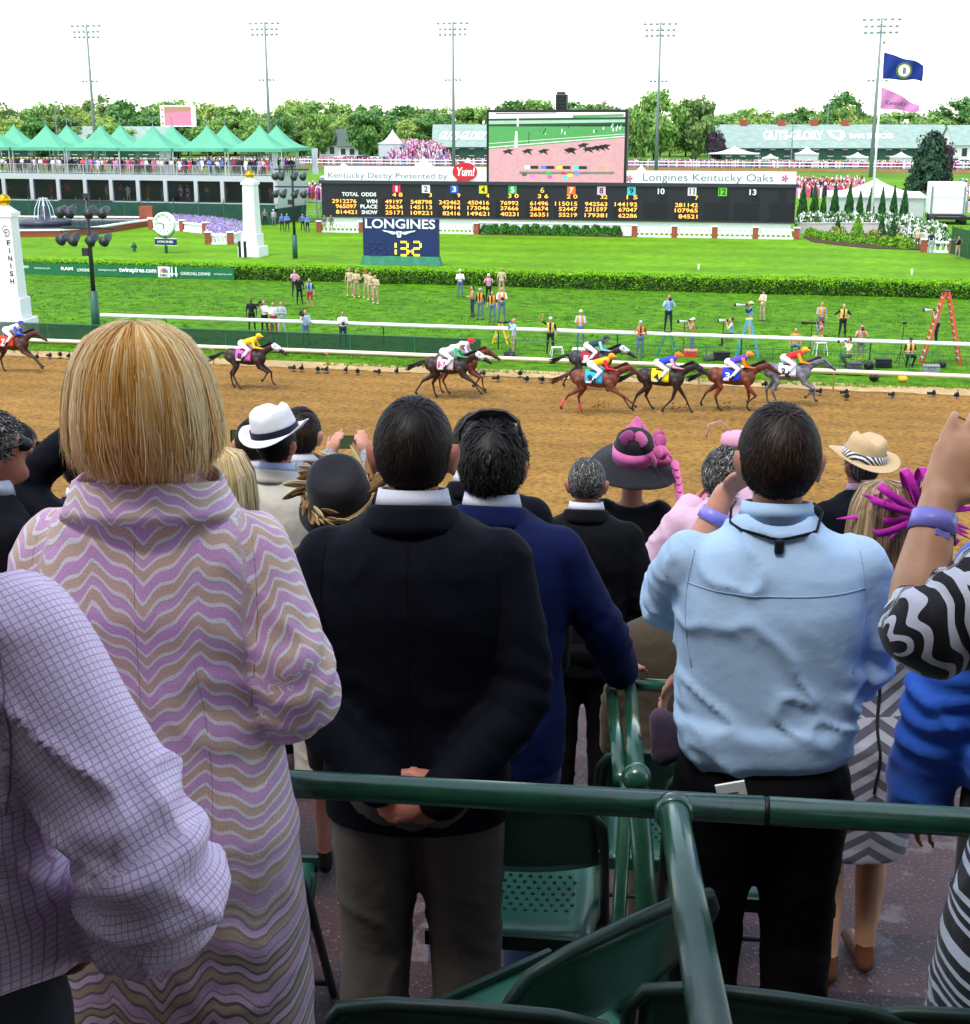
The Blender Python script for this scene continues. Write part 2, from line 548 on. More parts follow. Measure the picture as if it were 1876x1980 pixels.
# ------------------------------------------------------------------ rails
m_rail_white=P('white_rail_paint','#efeee6',.45,var=.04,scale=3)
m_rail_cream=P('cream_rail_paint','#efe6c4',.45,var=.05,scale=3)
m_post_green=P('green_post_paint','#2f6a4c',.5,var=.1)
m_post_wood=P('cream_post','#c8ad74',.6,var=.1)
m_mesh=P('dark_green_mesh','#153c2a',.9,var=.25,scale=30)
def rail_thing(name,y0,z,xa,xb,label,mrail,mpost,step,rad,ybase,group=None,off=0.0):
	t=empty(name,TL(y0,0),0,label,'rail',group)
	o=Vector(TL(y0,0))
	n=14
	mb=MB()
	mb.tube([TL(y0,xa+(xb-xa)*i/n,z)-o for i in range(n+1)],rad,10)
	mb.build('top_rail',mrail,t,sm=True)
	x=xa+step/2+off
	pm=None
	while x<xb:
		if pm is None:
			q=MB();q.tube([(0,0,0),(0,0,z-.25),(TN.x*-(ybase-y0),TN.y*-(ybase-y0),z-rad*.5)],.035,8)
			pm=q.mesh('post',mpost,True)
		link('post',pm,t,TL(ybase,x)-o)
		x+=step
	return t
rail_thing('inside_rail',59.8,.92,-38,34,'cream dirt track rail on thin posts, nearest the horses',m_rail_cream,m_post_wood,5.4,.085,60.5,off=1.2)
rail_thing('turf_rail',67.3,1.12,-19.9,34,'higher white turf course rail behind the photographers',m_rail_white,m_post_green,5.7,.10,67.8,off=.6)
# mesh privacy fence, then open wire fence
t=empty('mesh_fence',TL(64.3,-15),0,'dark green mesh fence behind the inside rail','fence')
o0=TL(64.3,-15)
def mesh_panel_mat():
	m=bpy.data.materials.new('mesh_fabric');m.use_nodes=True
	N,Lk=m.node_tree.nodes,m.node_tree.links
	b=N['Principled BSDF'];b.inputs['Roughness'].default_value=.9
	tc=N.new('ShaderNodeTexCoord');nz=N.new('ShaderNodeTexNoise');nz.inputs['Scale'].default_value=5
	Lk.new(tc.outputs['Object'],nz.inputs['Vector'])
	mx=N.new('ShaderNodeMix');mx.data_type='RGBA'
	mx.inputs['A'].default_value=(*srgb('#0f3424'),1);mx.inputs['B'].default_value=(*srgb('#1f5238'),1)
	Lk.new(nz.outputs[0],mx.inputs['Factor']);Lk.new(mx.outputs['Result'],b.inputs['Base Color'])
	b.inputs['Alpha'].default_value=.66
	return m
m_fab=mesh_panel_mat()
x=-25.0
while x<-.2:
	x2=min(x+3.1,.3)
	q=MB();a,b_=TL(64.3,x)-o0,TL(64.3,x2)-o0
	nn=TN*.015
	q.add([a+Vector((0,0,.05)),b_+Vector((0,0,.05)),b_+Vector((0,0,1.0)),a+Vector((0,0,1.0)),
		 a+nn+Vector((0,0,.05)),b_+nn+Vector((0,0,.05)),b_+nn+Vector((0,0,1.0)),a+nn+Vector((0,0,1.0))],
		 [(0,1,2,3),(7,6,5,4),(3,2,6,7),(0,4,5,1)])
	q.build('mesh_panel',m_fab,t)
	q=MB();q.tube([a,a+Vector((0,0,1.06))],.03,8);q.build('post',m_post_green,t)
	x=x2
q=MB();q.tube([TL(64.3,-25)-o0+Vector((0,0,1.03)),TL(64.3,.3)-o0+Vector((0,0,1.03))],.022,8);q.build('top_rail',m_post_green,t)
t=empty('wire_fence',TL(64.4,10),0,'thin dark green open wire fence to the right of the mesh fence','fence')
o0=TL(64.4,10)
q=MB();q.tube([TL(64.4,.4)-o0+Vector((0,0,1.03)),TL(64.4,24)-o0+Vector((0,0,1.03))],.022,8);q.build('top_rail',m_post_green,t)
q=MB();q.tube([TL(64.4,.4)-o0+Vector((0,0,.12)),TL(64.4,24)-o0+Vector((0,0,.12))],.014,6);q.build('bottom_rail',m_post_green,t)
x=1.4
while x<24.2:
	q=MB();q.tube([TL(64.4,x)-o0,TL(64.4,x)-o0+Vector((0,0,1.08))],.03,8);q.build('post',m_post_green,t);x+=2.85
q=MB()
for i in range(200):
	x=.4+i*.118
	q.bar(TL(64.4,x)-o0+Vector((0,0,.12)),TL(64.4,x)-o0+Vector((0,0,1.02)),.005,.005)
for z in(.35,.6,.82):
	q.bar(TL(64.4,.4)-o0+Vector((0,0,z)),TL(64.4,24)-o0+Vector((0,0,z)),.005,.005)
tag(q.build('wires',m_mesh,t),kind='stuff')
# ------------------------------------------------------------------ foliage helper
def leaf_cloud(pts,nrm,size,rnd,aspect=1.0,jit=.9):
	"""small leaf faces at pts (n,3) facing roughly nrm"""
	n=len(pts)
	nr=nrm+rnd.normal(0,jit,(n,3));nr/=np.linalg.norm(nr,axis=1)[:,None]+1e-9
	a=np.cross(nr,rnd.normal(0,1,(n,3)));a/=np.linalg.norm(a,axis=1)[:,None]+1e-9
	b=np.cross(nr,a)
	s=(size*rnd.uniform(.6,1.3,n))[:,None]
	V=np.stack([pts-a*s,pts-b*s*.55*aspect,pts+a*s,pts+b*s*.55*aspect],1).reshape(-1,3)
	F=np.arange(n*4).reshape(n,4)
	return V,F
def leaves_mesh(name,V,F,mats,mi=None):
	me=bpy.data.meshes.new(name)
	me.from_pydata(V.tolist(),[],F.tolist())
	for m in mats:me.materials.append(m)
	if mi is not None:me.polygons.foreach_set('material_index',mi.astype(np.int32))
	return me
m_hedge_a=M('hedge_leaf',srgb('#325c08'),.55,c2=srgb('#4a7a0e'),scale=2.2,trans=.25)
m_hedge_b=M('hedge_new_leaf',srgb('#7cb800'),.55,c2=srgb('#9ad60c'),scale=2.2,trans=.3)  # lighter leaf colour for the top and upper edge of the hedge
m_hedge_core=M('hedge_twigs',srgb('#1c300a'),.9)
# long clipped hedge
t=empty('clipped_hedge',TL(95.2,0),0,'long clipped green hedge running the whole width behind the turf','hedge')
o0=TL(95.2,0)
L0,L1,HW,HH=-48.0,40.0,.75,1.02
nH=52000
rn=np.random.default_rng(5)
xs=rn.uniform(L0,L1,nH);side=rn.random(nH)
yy=np.where(side<.45,rn.uniform(-HW,HW,nH),np.where(side<.92,-HW,HW));zz=np.where(side<.45,HH,rn.uniform(.02,HH,nH))
bul=.09*vnoise(np.stack([xs*1.1,zz*2.2,yy],1))+.05*vnoise(np.stack([xs*4,zz*4,yy*4],1))
top=side<.45
zz=zz+np.where(top,bul,0);yy=yy+np.where(top,0,np.sign(yy)*bul)
ca,sa=math.cos(TA),math.sin(TA)
pts=np.stack([xs/ca*ca-yy*sa,xs*math.tan(TA)+yy*ca,zz],1)
nrm=np.where(top[:,None],np.array([[0,0,1.0]]),np.stack([-np.sign(yy)*sa,np.sign(yy)*ca,np.full(nH,.35)],1))
V,F=leaf_cloud(pts,nrm,.075,rn)
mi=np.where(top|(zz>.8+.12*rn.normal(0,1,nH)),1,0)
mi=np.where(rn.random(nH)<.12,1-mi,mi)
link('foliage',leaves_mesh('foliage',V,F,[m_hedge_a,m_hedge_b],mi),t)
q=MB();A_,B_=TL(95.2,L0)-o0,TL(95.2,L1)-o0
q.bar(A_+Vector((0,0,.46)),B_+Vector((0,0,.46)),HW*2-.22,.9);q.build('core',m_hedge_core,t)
# ------------------------------------------------------------------ advertising banner on the hedge's left end
m_ban=P('green_banner_cloth','#136b3c',.6,var=.08,scale=2)
m_white=P('white_paint','#f2f2ee',.5,var=.03)
m_black=P('black_paint','#141416',.5,var=.1)
yb=94.15
p0,p1=TL(yb,-45.5),TL(yb,-17.6)
fr=Frame(p0,p1)
t=empty('advertising_banner',p0,fr.rz,'green printed banner strung along the foot of the hedge','banner')
q=MB();nseg=60
for i in range(nseg):
	a,b_=fr.W*i/nseg,fr.W*(i+1)/nseg
	ya,yb2=.03*math.sin(i*.9),.03*math.sin((i+1)*.9)
	q.add([(a,ya,.05),(b_,yb2,.05),(b_,yb2,.88),(a,ya,.88),(a,ya+.02,.05),(b_,yb2+.02,.05),(b_,yb2+.02,.88),(a,ya+.02,.88)],
		 [(0,1,2,3),(7,6,5,4),(3,2,6,7),(0,4,5,1)])
q.build('cloth',m_ban,t)
def ban(s,ua,ub,va,vb,bold=.02,mat=None):
	x0,_=fr.at(ua,510);x1,_=fr.at(ub,522)
	lettering(t,s,x0,x1,va,vb,-.06,mat or m_white,'lettering',bold)
ban('LONGINES',16,57,.5,.68);ban('twinspires.com',66,98,.42,.6,0)
ban('RAM',118,142,.42,.66,.04);ban('LONGINES',149,176,.36,.58);ban('twinspires.com',190,226,.4,.6,0)
ban('twinspires.com',230,303,.3,.72,.03)
x0,_=fr.at(306,518);x1,_=fr.at(329,518)
q=MB();q.box(x0,x1,-.07,-.05,.1,.86);q.build('logo_panel',m_white,t)
cx=(x0+x1)/2
for k,hx in enumerate(['#e8b923','#e0662a','#c63b4a','#7a4aa5','#2f6cc0','#3c9a4a']):
	a=PI*(k+.5)/6
	q=MB();c,s_=math.cos(PI-a),math.sin(PI-a)
	q.prism([(cx,.42),(cx+.34*math.cos(PI-a+.2),.42+.34*math.sin(PI-a+.2)),(cx+.34*math.cos(PI-a-.2),.42+.34*math.sin(PI-a-.2))],-.09,-.075)
	q.build('logo_feather',P('feather_%d'%k,hx,.5),t)
lettering(t,'NBC',cx-.3,cx+.3,.16,.34,-.085,m_black,bold=.03)
for k in(0,1):
	xx,_=fr.at(333+8*k,520)
	q=MB();q.prism([(xx,.12),(xx+.16,.4),(xx+.05,.4),(xx+.05,.84),(xx-.05,.84),(xx-.05,.4),(xx-.16,.4)],-.08,-.06);q.build('spire_logo',m_white,t)
ban('CHURCHILL DOWNS',349,407,.3,.52,.02);ban('twinspires.com',413,449,.34,.5,0)
# ================================================================== BEHIND THE TRACK
m_dark=P('tote_black','#1d1e24',.6,var=.12,scale=1.2)
m_darker=P('unlit_cell','#101116',.5)
m_amber=P('amber_lamps','#ffb347',.5,emit=.9,var=.05)
m_yellowlamp=P('yellow_lamps','#f7e21a',.5,emit=.9,var=.05)
m_header=P('white_header','#f4f4f2',.6,var=.02)
m_greytext=P('grey_print','#4f6463',.6)
m_red=P('red_print','#c8202f',.5)
m_brick=M('brick_red',srgb('#8c4530'),.85,c2=srgb('#a65a41'),scale=9,bump=.3)
m_metal=P('galvanised_steel','#7c8688',.5,metal=.0,var=.06)
m_boardgrey=P('steel_frame','#3a3d42',.5,metal=.4)
# ------------------------------------------------------------------ results board
A,B=GZ(622,441),GZ(1540,455.5)
fr=Frame(A,B)
t=empty('results_board',A,fr.rz,'long black race results board with amber figures and white headers','scoreboard')
def bx(f,ua,ub,va,vb):
	x0,z1=f.at(ua,va);x1,z0=f.at(ub,vb)
	return x0,x1,z0,z1
x0,x1=0.1,fr.at(1538,400)[0]
zt=fr.at(900,357)[1];zb=fr.at(900,421)[1]
q=MB();q.box(x0,x1,0,1.6,zb,zt);q.build('board',m_dark,t)
q=MB();q.box(x0-.25,x1+.25,-.14,1.7,zt,zt+.32);q.build('ledge',m_boardgrey,t)
q=MB();q.box(x0-.1,x1+.1,-.05,1.65,zb-.12,zb);q.build('bottom_trim',m_boardgrey,t)
q=MB();q.box(x0+.3,x1-.3,.25,1.4,0,zb-.12);q.build('footing',m_header,t)
hx0,hx1,hz0,hz1=bx(fr,627,944,324,352)
hz0=zt+.34
q=MB();q.box(hx0,hx1,.05,.25,hz0,fr.at(800,322)[1]);q.build('header_panel',m_header,t)
rx0,rx1,rz0,rz1=bx(fr,1200,1539,331,360)
q=MB();q.box(rx0,rx1,.05,.25,hz0,fr.at(1400,331)[1]);q.build('header_panel',m_header,t)
a,b_,c,d=bx(fr,634,865,333,349)
lettering(t,'Kentucky Derby Presented by',a,b_,c,d,.03,m_greytext,bold=-.005)
a,b_,c,d=bx(fr,1244,1495,335,356)
lettering(t,'Longines Kentucky Oaks',a,b_,c,d,.03,m_greytext,bold=-.005)
cx,cz=fr.at(899,332)
q=MB();pts=[(cx+1.28*math.cos(2*PI*k/28),cz+.92*math.sin(2*PI*k/28))for k in range(28)]
q.prism(pts,-.06,.04);q.prism([(cx-.7,cz-.55),(cx-1.05,cz-1.35),(cx-.1,cz-.82)],-.055,.04);q.build('speech_bubble_logo',m_red,t)
lettering(t,'Yum!',cx-.95,cx+.95,cz-.42,cz+.45,-.075,m_white,bold=.03,shear=.15)
for u in(1217,1518):
	cx,cz=fr.at(u,345)
	for k in range(5):
		q=MB();a=k*2*PI/5
		q.prism([(cx,cz),(cx+.34*math.cos(a-.35),cz+.34*math.sin(a-.35)),(cx+.34*math.cos(a+.35),cz+.34*math.sin(a+.35))],0,.04)
		q.build('flower_logo',P('lily_pink','#c0407a',.6),t)
# columns
HEXN=['#c8263a','#e8e8ea','#2b55b8','#d8d21e','#3aa856','#1d1e24','#ea6a1f','#f0b6d4','#3fbcc0','#1d1e24','#d9d5d8','#66c32c','#1d1e24']
colU=[587.7+.3342*z for z in(537,707,871,1038,1208,1380,1548,1722)]+[1175.4+.3735*z for z in(123,277,437,595,752)]
ODDS=['48','3','9','4','30','36','20','32','15','','7','','']
WIN=['49197','548798','242462','450416','76992','61496','115015','942563','144192','','281142','','']
PLC=['23624','145113','99914','173046','37666','26674','52447','231597','67047','','107965','','']
SHW=['25171','109221','82416','149621','40231','26351','55219','179381','62286','','84521','','']
uref=1163
ROW=[fr.at(uref,v)[1]for v in(368.5,380.5,394.5,404.8,416.2)]
cw=.39
def figure(s,xr,z,h=.40):
	if not s:return
	w=len(s)*cw-.09
	lettering(t,s,xr-w,xr,z-h/2,z+h/2,-.035,m_amber,'number',.012)
for k in range(13):
	xc=fr.at(colU[k],370)[0]
	q=MB();q.box(xc-.42,xc+.42,-.05,-.01,ROW[0]-.40,ROW[0]+.40)
	mcol=P('number_panel_%d'%k,HEXN[k],.5,var=.03)
	q.build('number_panel',mcol,t)
	dark=k in(1,3,7,10,11,8)
	w=(.09 if k==0 else .2)if k<9 else(.24 if k==10 else .33)
	mt=m_black if dark else(m_white if k!=5 else P('gold_print','#e0c060',.5))
	lettering(t,str(k+1),xc-w,xc+w,ROW[0]-.28,ROW[0]+.28,-.06,mt,'number',.02)
	xr=xc+.62
	for r_,lst in enumerate((ODDS,WIN,PLC,SHW)):
		n=2 if r_==0 else 6
		q=MB();q.box(xr-n*cw,xr+.06,-.022,-.004,ROW[r_+1]-.27,ROW[r_+1]+.27);q.build('figure_cell',m_darker,t)
		if lst[k]:
			s=lst[k]
			if r_==0 and len(s)==2 and k in(0,4,5,6,8):s=s[0]+' '+s[1]
			figure(s,xr,ROW[r_+1])
xl=fr.at(587.7+.3342*305,390)[0]
for r_,s in enumerate(('2912276','965097','814421')):figure(s,xl,ROW[r_+2])
for s,za,zb_,r_ in(('TOTAL',222,318,1),('ODDS',333,420,1),('WIN',362,425,2),('PLACE',327,425,3),('SHOW',333,425,4)):
	lettering(t,s,fr.at(587.7+.3342*za,390)[0],fr.at(587.7+.3342*zb_,390)[0],ROW[r_]-.2,ROW[r_]+.2,-.03,m_white,bold=.03)
xe=fr.at(1175.4+.3735*905,380)[0]
for r_ in range(5):
	q=MB();n=6 if r_>1 else 2
	q.box(xe-n*cw/2,xe+n*cw/2,-.022,-.004,ROW[r_]-.27,ROW[r_]+.27);q.build('figure_cell',m_darker,t)
# ------------------------------------------------------------------ video screen, built as a lit panel in a black frame
sx0,sx1,sz0,sz1=bx(fr,946,1206,216,353)
sz1=fr.at(1076,217)[1];sz0=fr.at(1076,352)[1]
ts=empty('video_screen',fr.w(sx0,0),fr.rz,'large video screen showing the horse race above the results board','screen')
W_,H0_,H1_=sx1-sx0,sz0,sz1
q=MB();q.box(-.25,W_+.25,-.1,1.5,H0_-.2,H1_+.25);bevel(q.build('housing',m_black,ts),.05)
q=MB();q.box(1.5,2.1,.3,1.2,0,H0_-.2);q.box(W_-2.1,W_-1.5,.3,1.2,0,H0_-.2);q.build('support',m_boardgrey,ts)
def em(name,hx,e=.85):return P(name,hx,.4,emit=e,var=.06,scale=2.5)
SCR=dict(track=em('screen_track','#d2a3a6',.5),green=em('screen_green','#4fa552',.5),dark=em('screen_dark','#1f4a30',.45),pale=em('screen_pale','#9fd3ae',.5),
		 white=em('screen_white','#f0f0f4',.55),black=em('screen_black','#3a2a2c',.2),gold=em('screen_gold','#c8b870',.5),grey=em('screen_grey','#8a8a7a',.4))
def spoly(pts,mat,lift,name='picture_area'):
	q=MB();q.add([(x*W_,-.1-lift,H0_+z*(H1_-H0_))for x,z in pts],[tuple(range(len(pts)))])
	return q.build(name,mat,ts)
spoly([(0,0),(1,0),(1,.64),(0,.47)],SCR['track'],.004)
spoly([(0,.47),(1,.64),(1,.80),(0,.80)],SCR['green'],.005)
spoly([(0,.80),(1,.82),(1,.86),(0,.83)],SCR['dark'],.006)
spoly([(0,.83),(1,.86),(1,.90),(0,.88)],SCR['pale'],.0065)
spoly([(0,.88),(1,.90),(1,.935),(0,.91)],SCR['dark'],.007)
spoly([(0,.91),(1,.935),(1,1),(0,1)],SCR['white'],.0075)
spoly([(.62,.925),(.99,.94),(.99,.975),(.62,.96)],SCR['green'],.009)
spoly([(.05,.975),(.5,.985),(.5,.995),(.05,.99)],SCR['black'],.009)
for z0_,z1_,w in((.49,.655,.013),(.55,.69,.007)):
	spoly([(0,z0_),(1,z1_),(1,z1_+w),(0,z0_+w)],SCR['white'],.010)
spoly([(.19,.5),(.215,.5),(.213,.73),(.197,.73)],SCR['white'],.011)
spoly([(.208,.8),(.222,.8),(.22,.93),(.21,.93)],SCR['white'],.011)
spoly([(.295,.55),(.3,.55),(.3,.72),(.295,.72)],SCR['dark'],.011)
rs=random.Random(8)
for hx_,hz_ in((.145,.435),(.29,.44),(.41,.44),(.6,.462),(.615,.447),(.7,.525),(.74,.47),(.79,.49),(.83,.5),(.86,.51)):
	s=.045
	spoly([(hx_-s,hz_+.01),(hx_-s*.5,hz_-.02),(hx_-s*.9,hz_-.05),(hx_-s*.1,hz_-.015),(hx_+s*.8,hz_-.05),(hx_+s*.4,hz_),(hx_+s,hz_+.03),(hx_+s*.5,hz_+.035),(hx_,hz_+.04),(hx_-s*.5,hz_+.02)],SCR['black'],.012,'picture_horse')
for i in range(20):
	x=rs.choice([rs.uniform(.36,.42),rs.uniform(.5,.62),rs.uniform(.74,.98)]);z=.60+.14*x+rs.uniform(0,.1)
	spoly([(x,z),(x+.01,z),(x+.008,z+.04),(x+.002,z+.04)],SCR[rs.choice(['white','dark','pale'])],.012,'picture_person')
spoly([(.23,.11),(.93,.12),(.93,.155),(.23,.15)],SCR['grey'],.012)
for i,kx in enumerate((.27,.39,.51,.63)):
	spoly([(kx,.19),(kx+.1,.19),(kx+.1,.235),(kx,.235)],SCR['black'],.013)
	spoly([(kx,.19),(kx+.04,.19),(kx+.04,.235),(kx,.235)],em('screen_chip_%d'%i,['#dcdce4','#3a6cc8','#c8c23a','#3ab8ae'][i]),.014)
for i,(kx,kz)in enumerate(((.25,.085),(.31,.06),(.43,.095),(.44,.05),(.54,.11),(.555,.05),(.59,.08),(.64,.095))):
	spoly([(kx,kz),(kx+.035,kz),(kx+.035,kz+.045),(kx,kz+.045)],em('screen_dot_%d'%i,['#3a4436','#c063c0','#2f9a4a','#a04a8a','#b0203a','#3ab8ae','#c8c23a','#5a7ac8'][i]),.014)
q=MB();q.tube([(W_*.85+W_*.045*math.cos(2*PI*k/20),-.118,H0_+(H1_-H0_)*(.215+.04*math.sin(2*PI*k/20)))for k in range(20)],.05,4,closed=True);q.build('picture_ring',SCR['gold'],ts)
a=fr.at(1074,200)[0]-sx0;b_=fr.at(1095,200)[0]-sx0;zz=fr.at(1085,182)[1]
q=MB();q.box(a,b_,.2,1.3,H1_+.25,zz)
for k in range(5):q.box(a+.1,b_-.1,.15,.2,H1_+.4+k*.33,H1_+.62+k*.33)
bevel(q.build('speaker_box',m_black,ts),.04)
# ------------------------------------------------------------------ blue timing board
A2,B2=GZ(703,512),GZ(848,515)
f2=Frame(A2,B2)
t=empty('timing_board',A2,f2.rz,'navy blue race timer board reading 13.2 on a green skirt','timer')
m_navy=P('timer_navy','#16285c',.45,var=.06)
z0=f2.at(775,495)[1];z1=f2.at(775,422)[1];Wt=f2.W
q=MB();q.box(0,Wt,0,.5,z0,z1);bevel(q.build('panel',m_navy,t),.03)
q=MB()
n=24
for i in range(n):
	for k in range(2):
		pass
ring=[]
for i in range(n+1):
	s=i/n
	ring.append((s*Wt,-.05))
pl=[(-.05,-.05),(Wt+.05,-.05),(Wt+.05,.6),(-.05,.6)]
def skirt(q,path,zt_,zb_,out,wav):
	L=len(path);vs=[];fs=[]
	for i,(x,y)in enumerate(path):
		cx_,cy_=Wt/2,.27
		dx,dy=x-cx_,y-cy_
		k=1+out
		w=wav*math.sin(i*1.7)
		vs+=[(x,y,zt_),(cx_+dx*k,cy_+dy*(1+out*6)+w,zb_)]
	for i in range(L):
		j=(i+1)%L
		fs.append((2*i,2*i+1,2*j+1,2*j))
	q.add(vs,fs)
path=[(Wt*i/24-.03,-.04)for i in range(25)]+[(Wt+.03,.1+.45*i/4)for i in range(5)]+[(Wt-Wt*i/24,.6)for i in range(25)]+[(-.03,.55-.45*i/4)for i in range(5)]
skirt(q,path,z0,.02,.06,.05)
q.build('skirt',P('green_skirt_cloth','#3f8468',.8,var=.1,scale=2),t)
a,b_,c,d=bx(f2,703.5,842,422.5,443)
lettering(t,'LONGINES',a+.1,b_,c,d,-.03,m_white,bold=.02)
for k,uu in enumerate((711,833)):
	pass
# winged hourglass emblem
cx,cz=f2.at(772,452)
q=MB()
for s in(-1,1):
	q.prism([(cx+s*.1,cz+.12),(cx+s*1.35,cz+.28),(cx+s*1.2,cz+.17),(cx+s*.6,cz+.05)][::s],-.05,-.02)
	q.prism([(cx+s*.1,cz+.02),(cx+s*.9,cz+.1),(cx+s*.5,cz-.06)][::s],-.05,-.02)
q.prism([(cx-.22,cz+.2),(cx+.22,cz+.2),(cx+.14,cz-.28),(cx-.14,cz-.28)],-.055,-.02)
q.build('emblem',m_white,t)
lettering(t,'X',cx-.1,cx+.1,cz-.16,cz+.14,-.065,m_navy,bold=.02)
def seg_digit(parent,xc,zc,w,h,segs,mat,y=-.04,th=.13):
	hw,hh=w/2,h/2
	S={'a':((-hw,hh),(hw,hh)),'b':((hw,hh),(hw,0)),'c':((hw,0),(hw,-hh)),'d':((-hw,-hh),(hw,-hh)),'e':((-hw,-hh),(-hw,0)),'f':((-hw,0),(-hw,hh)),'g':((-hw,0),(hw,0))}
	for k in 'abcdefg':
		if k not in segs:continue
		(xa,za),(xb,zb_)=S[k]
		dx,dz=xb-xa,zb_-za
		L=math.hypot(dx,dz);g_=.07/L if L else 0
		q=MB();q.bar((xc+xa+dx*g_,y,zc+za+dz*g_),(xc+xb-dx*g_,y,zc+zb_-dz*g_),th,.03,up=(0,1,0))
		q.build('digit_segment',mat,parent)
m_dim=P('unlit_segment','#1e3064',.5)
for uu,sg,mt in((720,'abcdefg',m_dim),(737,'abcdefg',m_dim),(758,'bc',m_yellowlamp),(781,'abgcd',m_yellowlamp),(806,'abged',m_yellowlamp)):
	xc,zc=f2.at(uu,480.5)
	seg_digit(t,xc,zc,.62,1.0,sg,mt,th=.15)
xc,zc=f2.at(793,486)
q=MB();q.ball((xc,-.03,zc),.09,8);q.build('decimal_point',P('pink_lamp','#ff9a8a',.5,emit=.9),t)
# ------------------------------------------------------------------ balustrades
prof=[(.10,0),(.10,.06),(.05,.09),(.09,.24),(.075,.38),(.045,.52),(.075,.56),(.075,.62)]
bm_=MB();bm_.lathe(prof,8);BAL=bm_.mesh('baluster',m_white,True)
def balustrade(p,q_,label,n_sec=1,hgt=1.0,group='white balustrades with brick piers',z=0.0,piers=(True,True),bal_step=.42):
	f=Frame(p,q_)
	t=empty('balustrade',Vector((p[0],p[1],z)),f.rz,label,'balustrade',group)
	W=f.W;sec=W/n_sec;pw=.52
	for i in range(n_sec+1):
		if(i==0 and not piers[0])or(i==n_sec and not piers[1]):continue
		x=i*sec
		b=MB();b.box(x-pw/2,x+pw/2,-.26,.26,0,hgt+.06);b.build('pier',m_brick,t)
		b=MB();b.box(x-pw/2-.05,x+pw/2+.05,-.31,.31,hgt+.06,hgt+.15);b.build('pier_cap',m_white,t)
	for i in range(n_sec):
		a,b_=i*sec+pw/2,(i+1)*sec-pw/2
		b=MB();b.box(a,b_,-.17,.17,0,.18);b.build('plinth',m_white,t)
		b=MB();b.box(a,b_,-.16,.16,hgt-.2,hgt-.04);b.build('handrail',m_white,t)
		n=max(2,int((b_-a)/bal_step));s_=(hgt-.38)/.62
		for k in range(n):
			o=link('baluster',BAL,t,(a+(b_-a)*(k+.5)/n,0,.18));o.scale=(1,1,s_)
	return t
balustrade(GZ(1227,458),GZ(1540,463),'white balustrade of four bays under the right end of the results board',4)
balustrade(GZ(618,449),GZ(700,450),'white balustrade under the left end of the results board',1)
balustrade(GZ(840,451),GZ(922,453),'short white balustrade just right of the timer board',1,piers=(False,True))
A,B=GZ(925,452),GZ(1226,457)
f=Frame(A,B)
b=MB();b.box(0,f.W,0,.35,0,1.05);b.box(-.02,f.W+.02,-.06,.41,1.05,1.16)
tag(b.build('garden_wall',m_white,None,A,(0,0,f.rz)),'plain white garden wall behind the row of round shrubs','wall')
f=Frame(GZ(622,441),GZ(1540,455.5))
A,B=GZ(930,453),GZ(1222,458)
m_mulch=M('mulch',srgb('#3a261c'),.95,c2=srgb('#5a3a2a'),scale=5,bump=.6)
b=MB();f=Frame(A,B);b.box(0,f.W,-.9,.3,0,.05);tag(b.build('shrub_bed',m_mulch,None,A,(0,0,f.rz)),kind='structure')
def shrub_meshes(n,leaf,mats,seed,shape,cone=False,count=600,white=0.0):
	rnd=np.random.default_rng(seed)
	out=[]
	for k in range(n):
		u=rnd.normal(0,1,(count,3));u/=np.linalg.norm(u,axis=1)[:,None]
		u[:,2]=np.abs(u[:,2])if not cone else u[:,2]
		r=.78+.22*rnd.random(count)+.1*vnoise(u*3+k*7)
		if cone:
			h=rnd.random(count)**.75
			rad=(1-h**1.3)*.5*(.8+.3*rnd.random(count));a=rnd.uniform(0,2*PI,count)
			pts=np.stack([rad*np.cos(a),rad*np.sin(a),h],1);nr=np.stack([np.cos(a),np.sin(a),np.full(count,.5)],1)
		else:
			pts=u*r[:,None];nr=u
		V,F=leaf_cloud(pts,nr,leaf,rnd)
		mi=(rnd.random(count)<.5).astype(int)
		if white:mi=np.where(rnd.random(count)<white,2,mi)
		out.append(leaves_mesh('foliage',V,F,mats,mi))
	return out
m_sh1=M('shrub_leaf_dark',srgb('#23501c'),.7,c2=srgb('#346e26'),scale=3,trans=.15)
m_sh2=M('shrub_leaf_mid',srgb('#3f7d20'),.7,c2=srgb('#5a9c2c'),scale=3,trans=.2)
m_lime=M('shrub_leaf_lime',srgb('#83b51f'),.7,c2=srgb('#a2cf36'),scale=3,trans=.2)
m_con1=M('conifer_leaf',srgb('#1f4a22'),.8,c2=srgb('#2f6530'),scale=3)
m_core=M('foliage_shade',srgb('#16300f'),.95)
SH=shrub_meshes(3,.17,[m_sh1,m_sh2],3,None)
SHB=shrub_meshes(2,.15,[m_sh2,m_lime],4,None)
CON=shrub_meshes(3,.075,[m_con1,m_sh1],5,None,True,900)
LIM=shrub_meshes(1,.075,[m_lime,m_sh2],6,None,True,700)
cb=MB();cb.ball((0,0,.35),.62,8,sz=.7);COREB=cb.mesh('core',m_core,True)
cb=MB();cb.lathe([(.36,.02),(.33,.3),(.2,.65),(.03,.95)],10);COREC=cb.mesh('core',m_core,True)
def shrub(me,p,w,h,label,group=None,core=None,cat='shrub',name='shrub'):
	t=empty(name,p,random.uniform(0,6),label,cat,group)
	o=link('foliage',me,t);o.scale=(w/2,w/2,h)if me not in CON+LIM else(w,w,h)
	if core is not None:
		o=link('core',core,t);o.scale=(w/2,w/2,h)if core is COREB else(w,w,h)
	return t
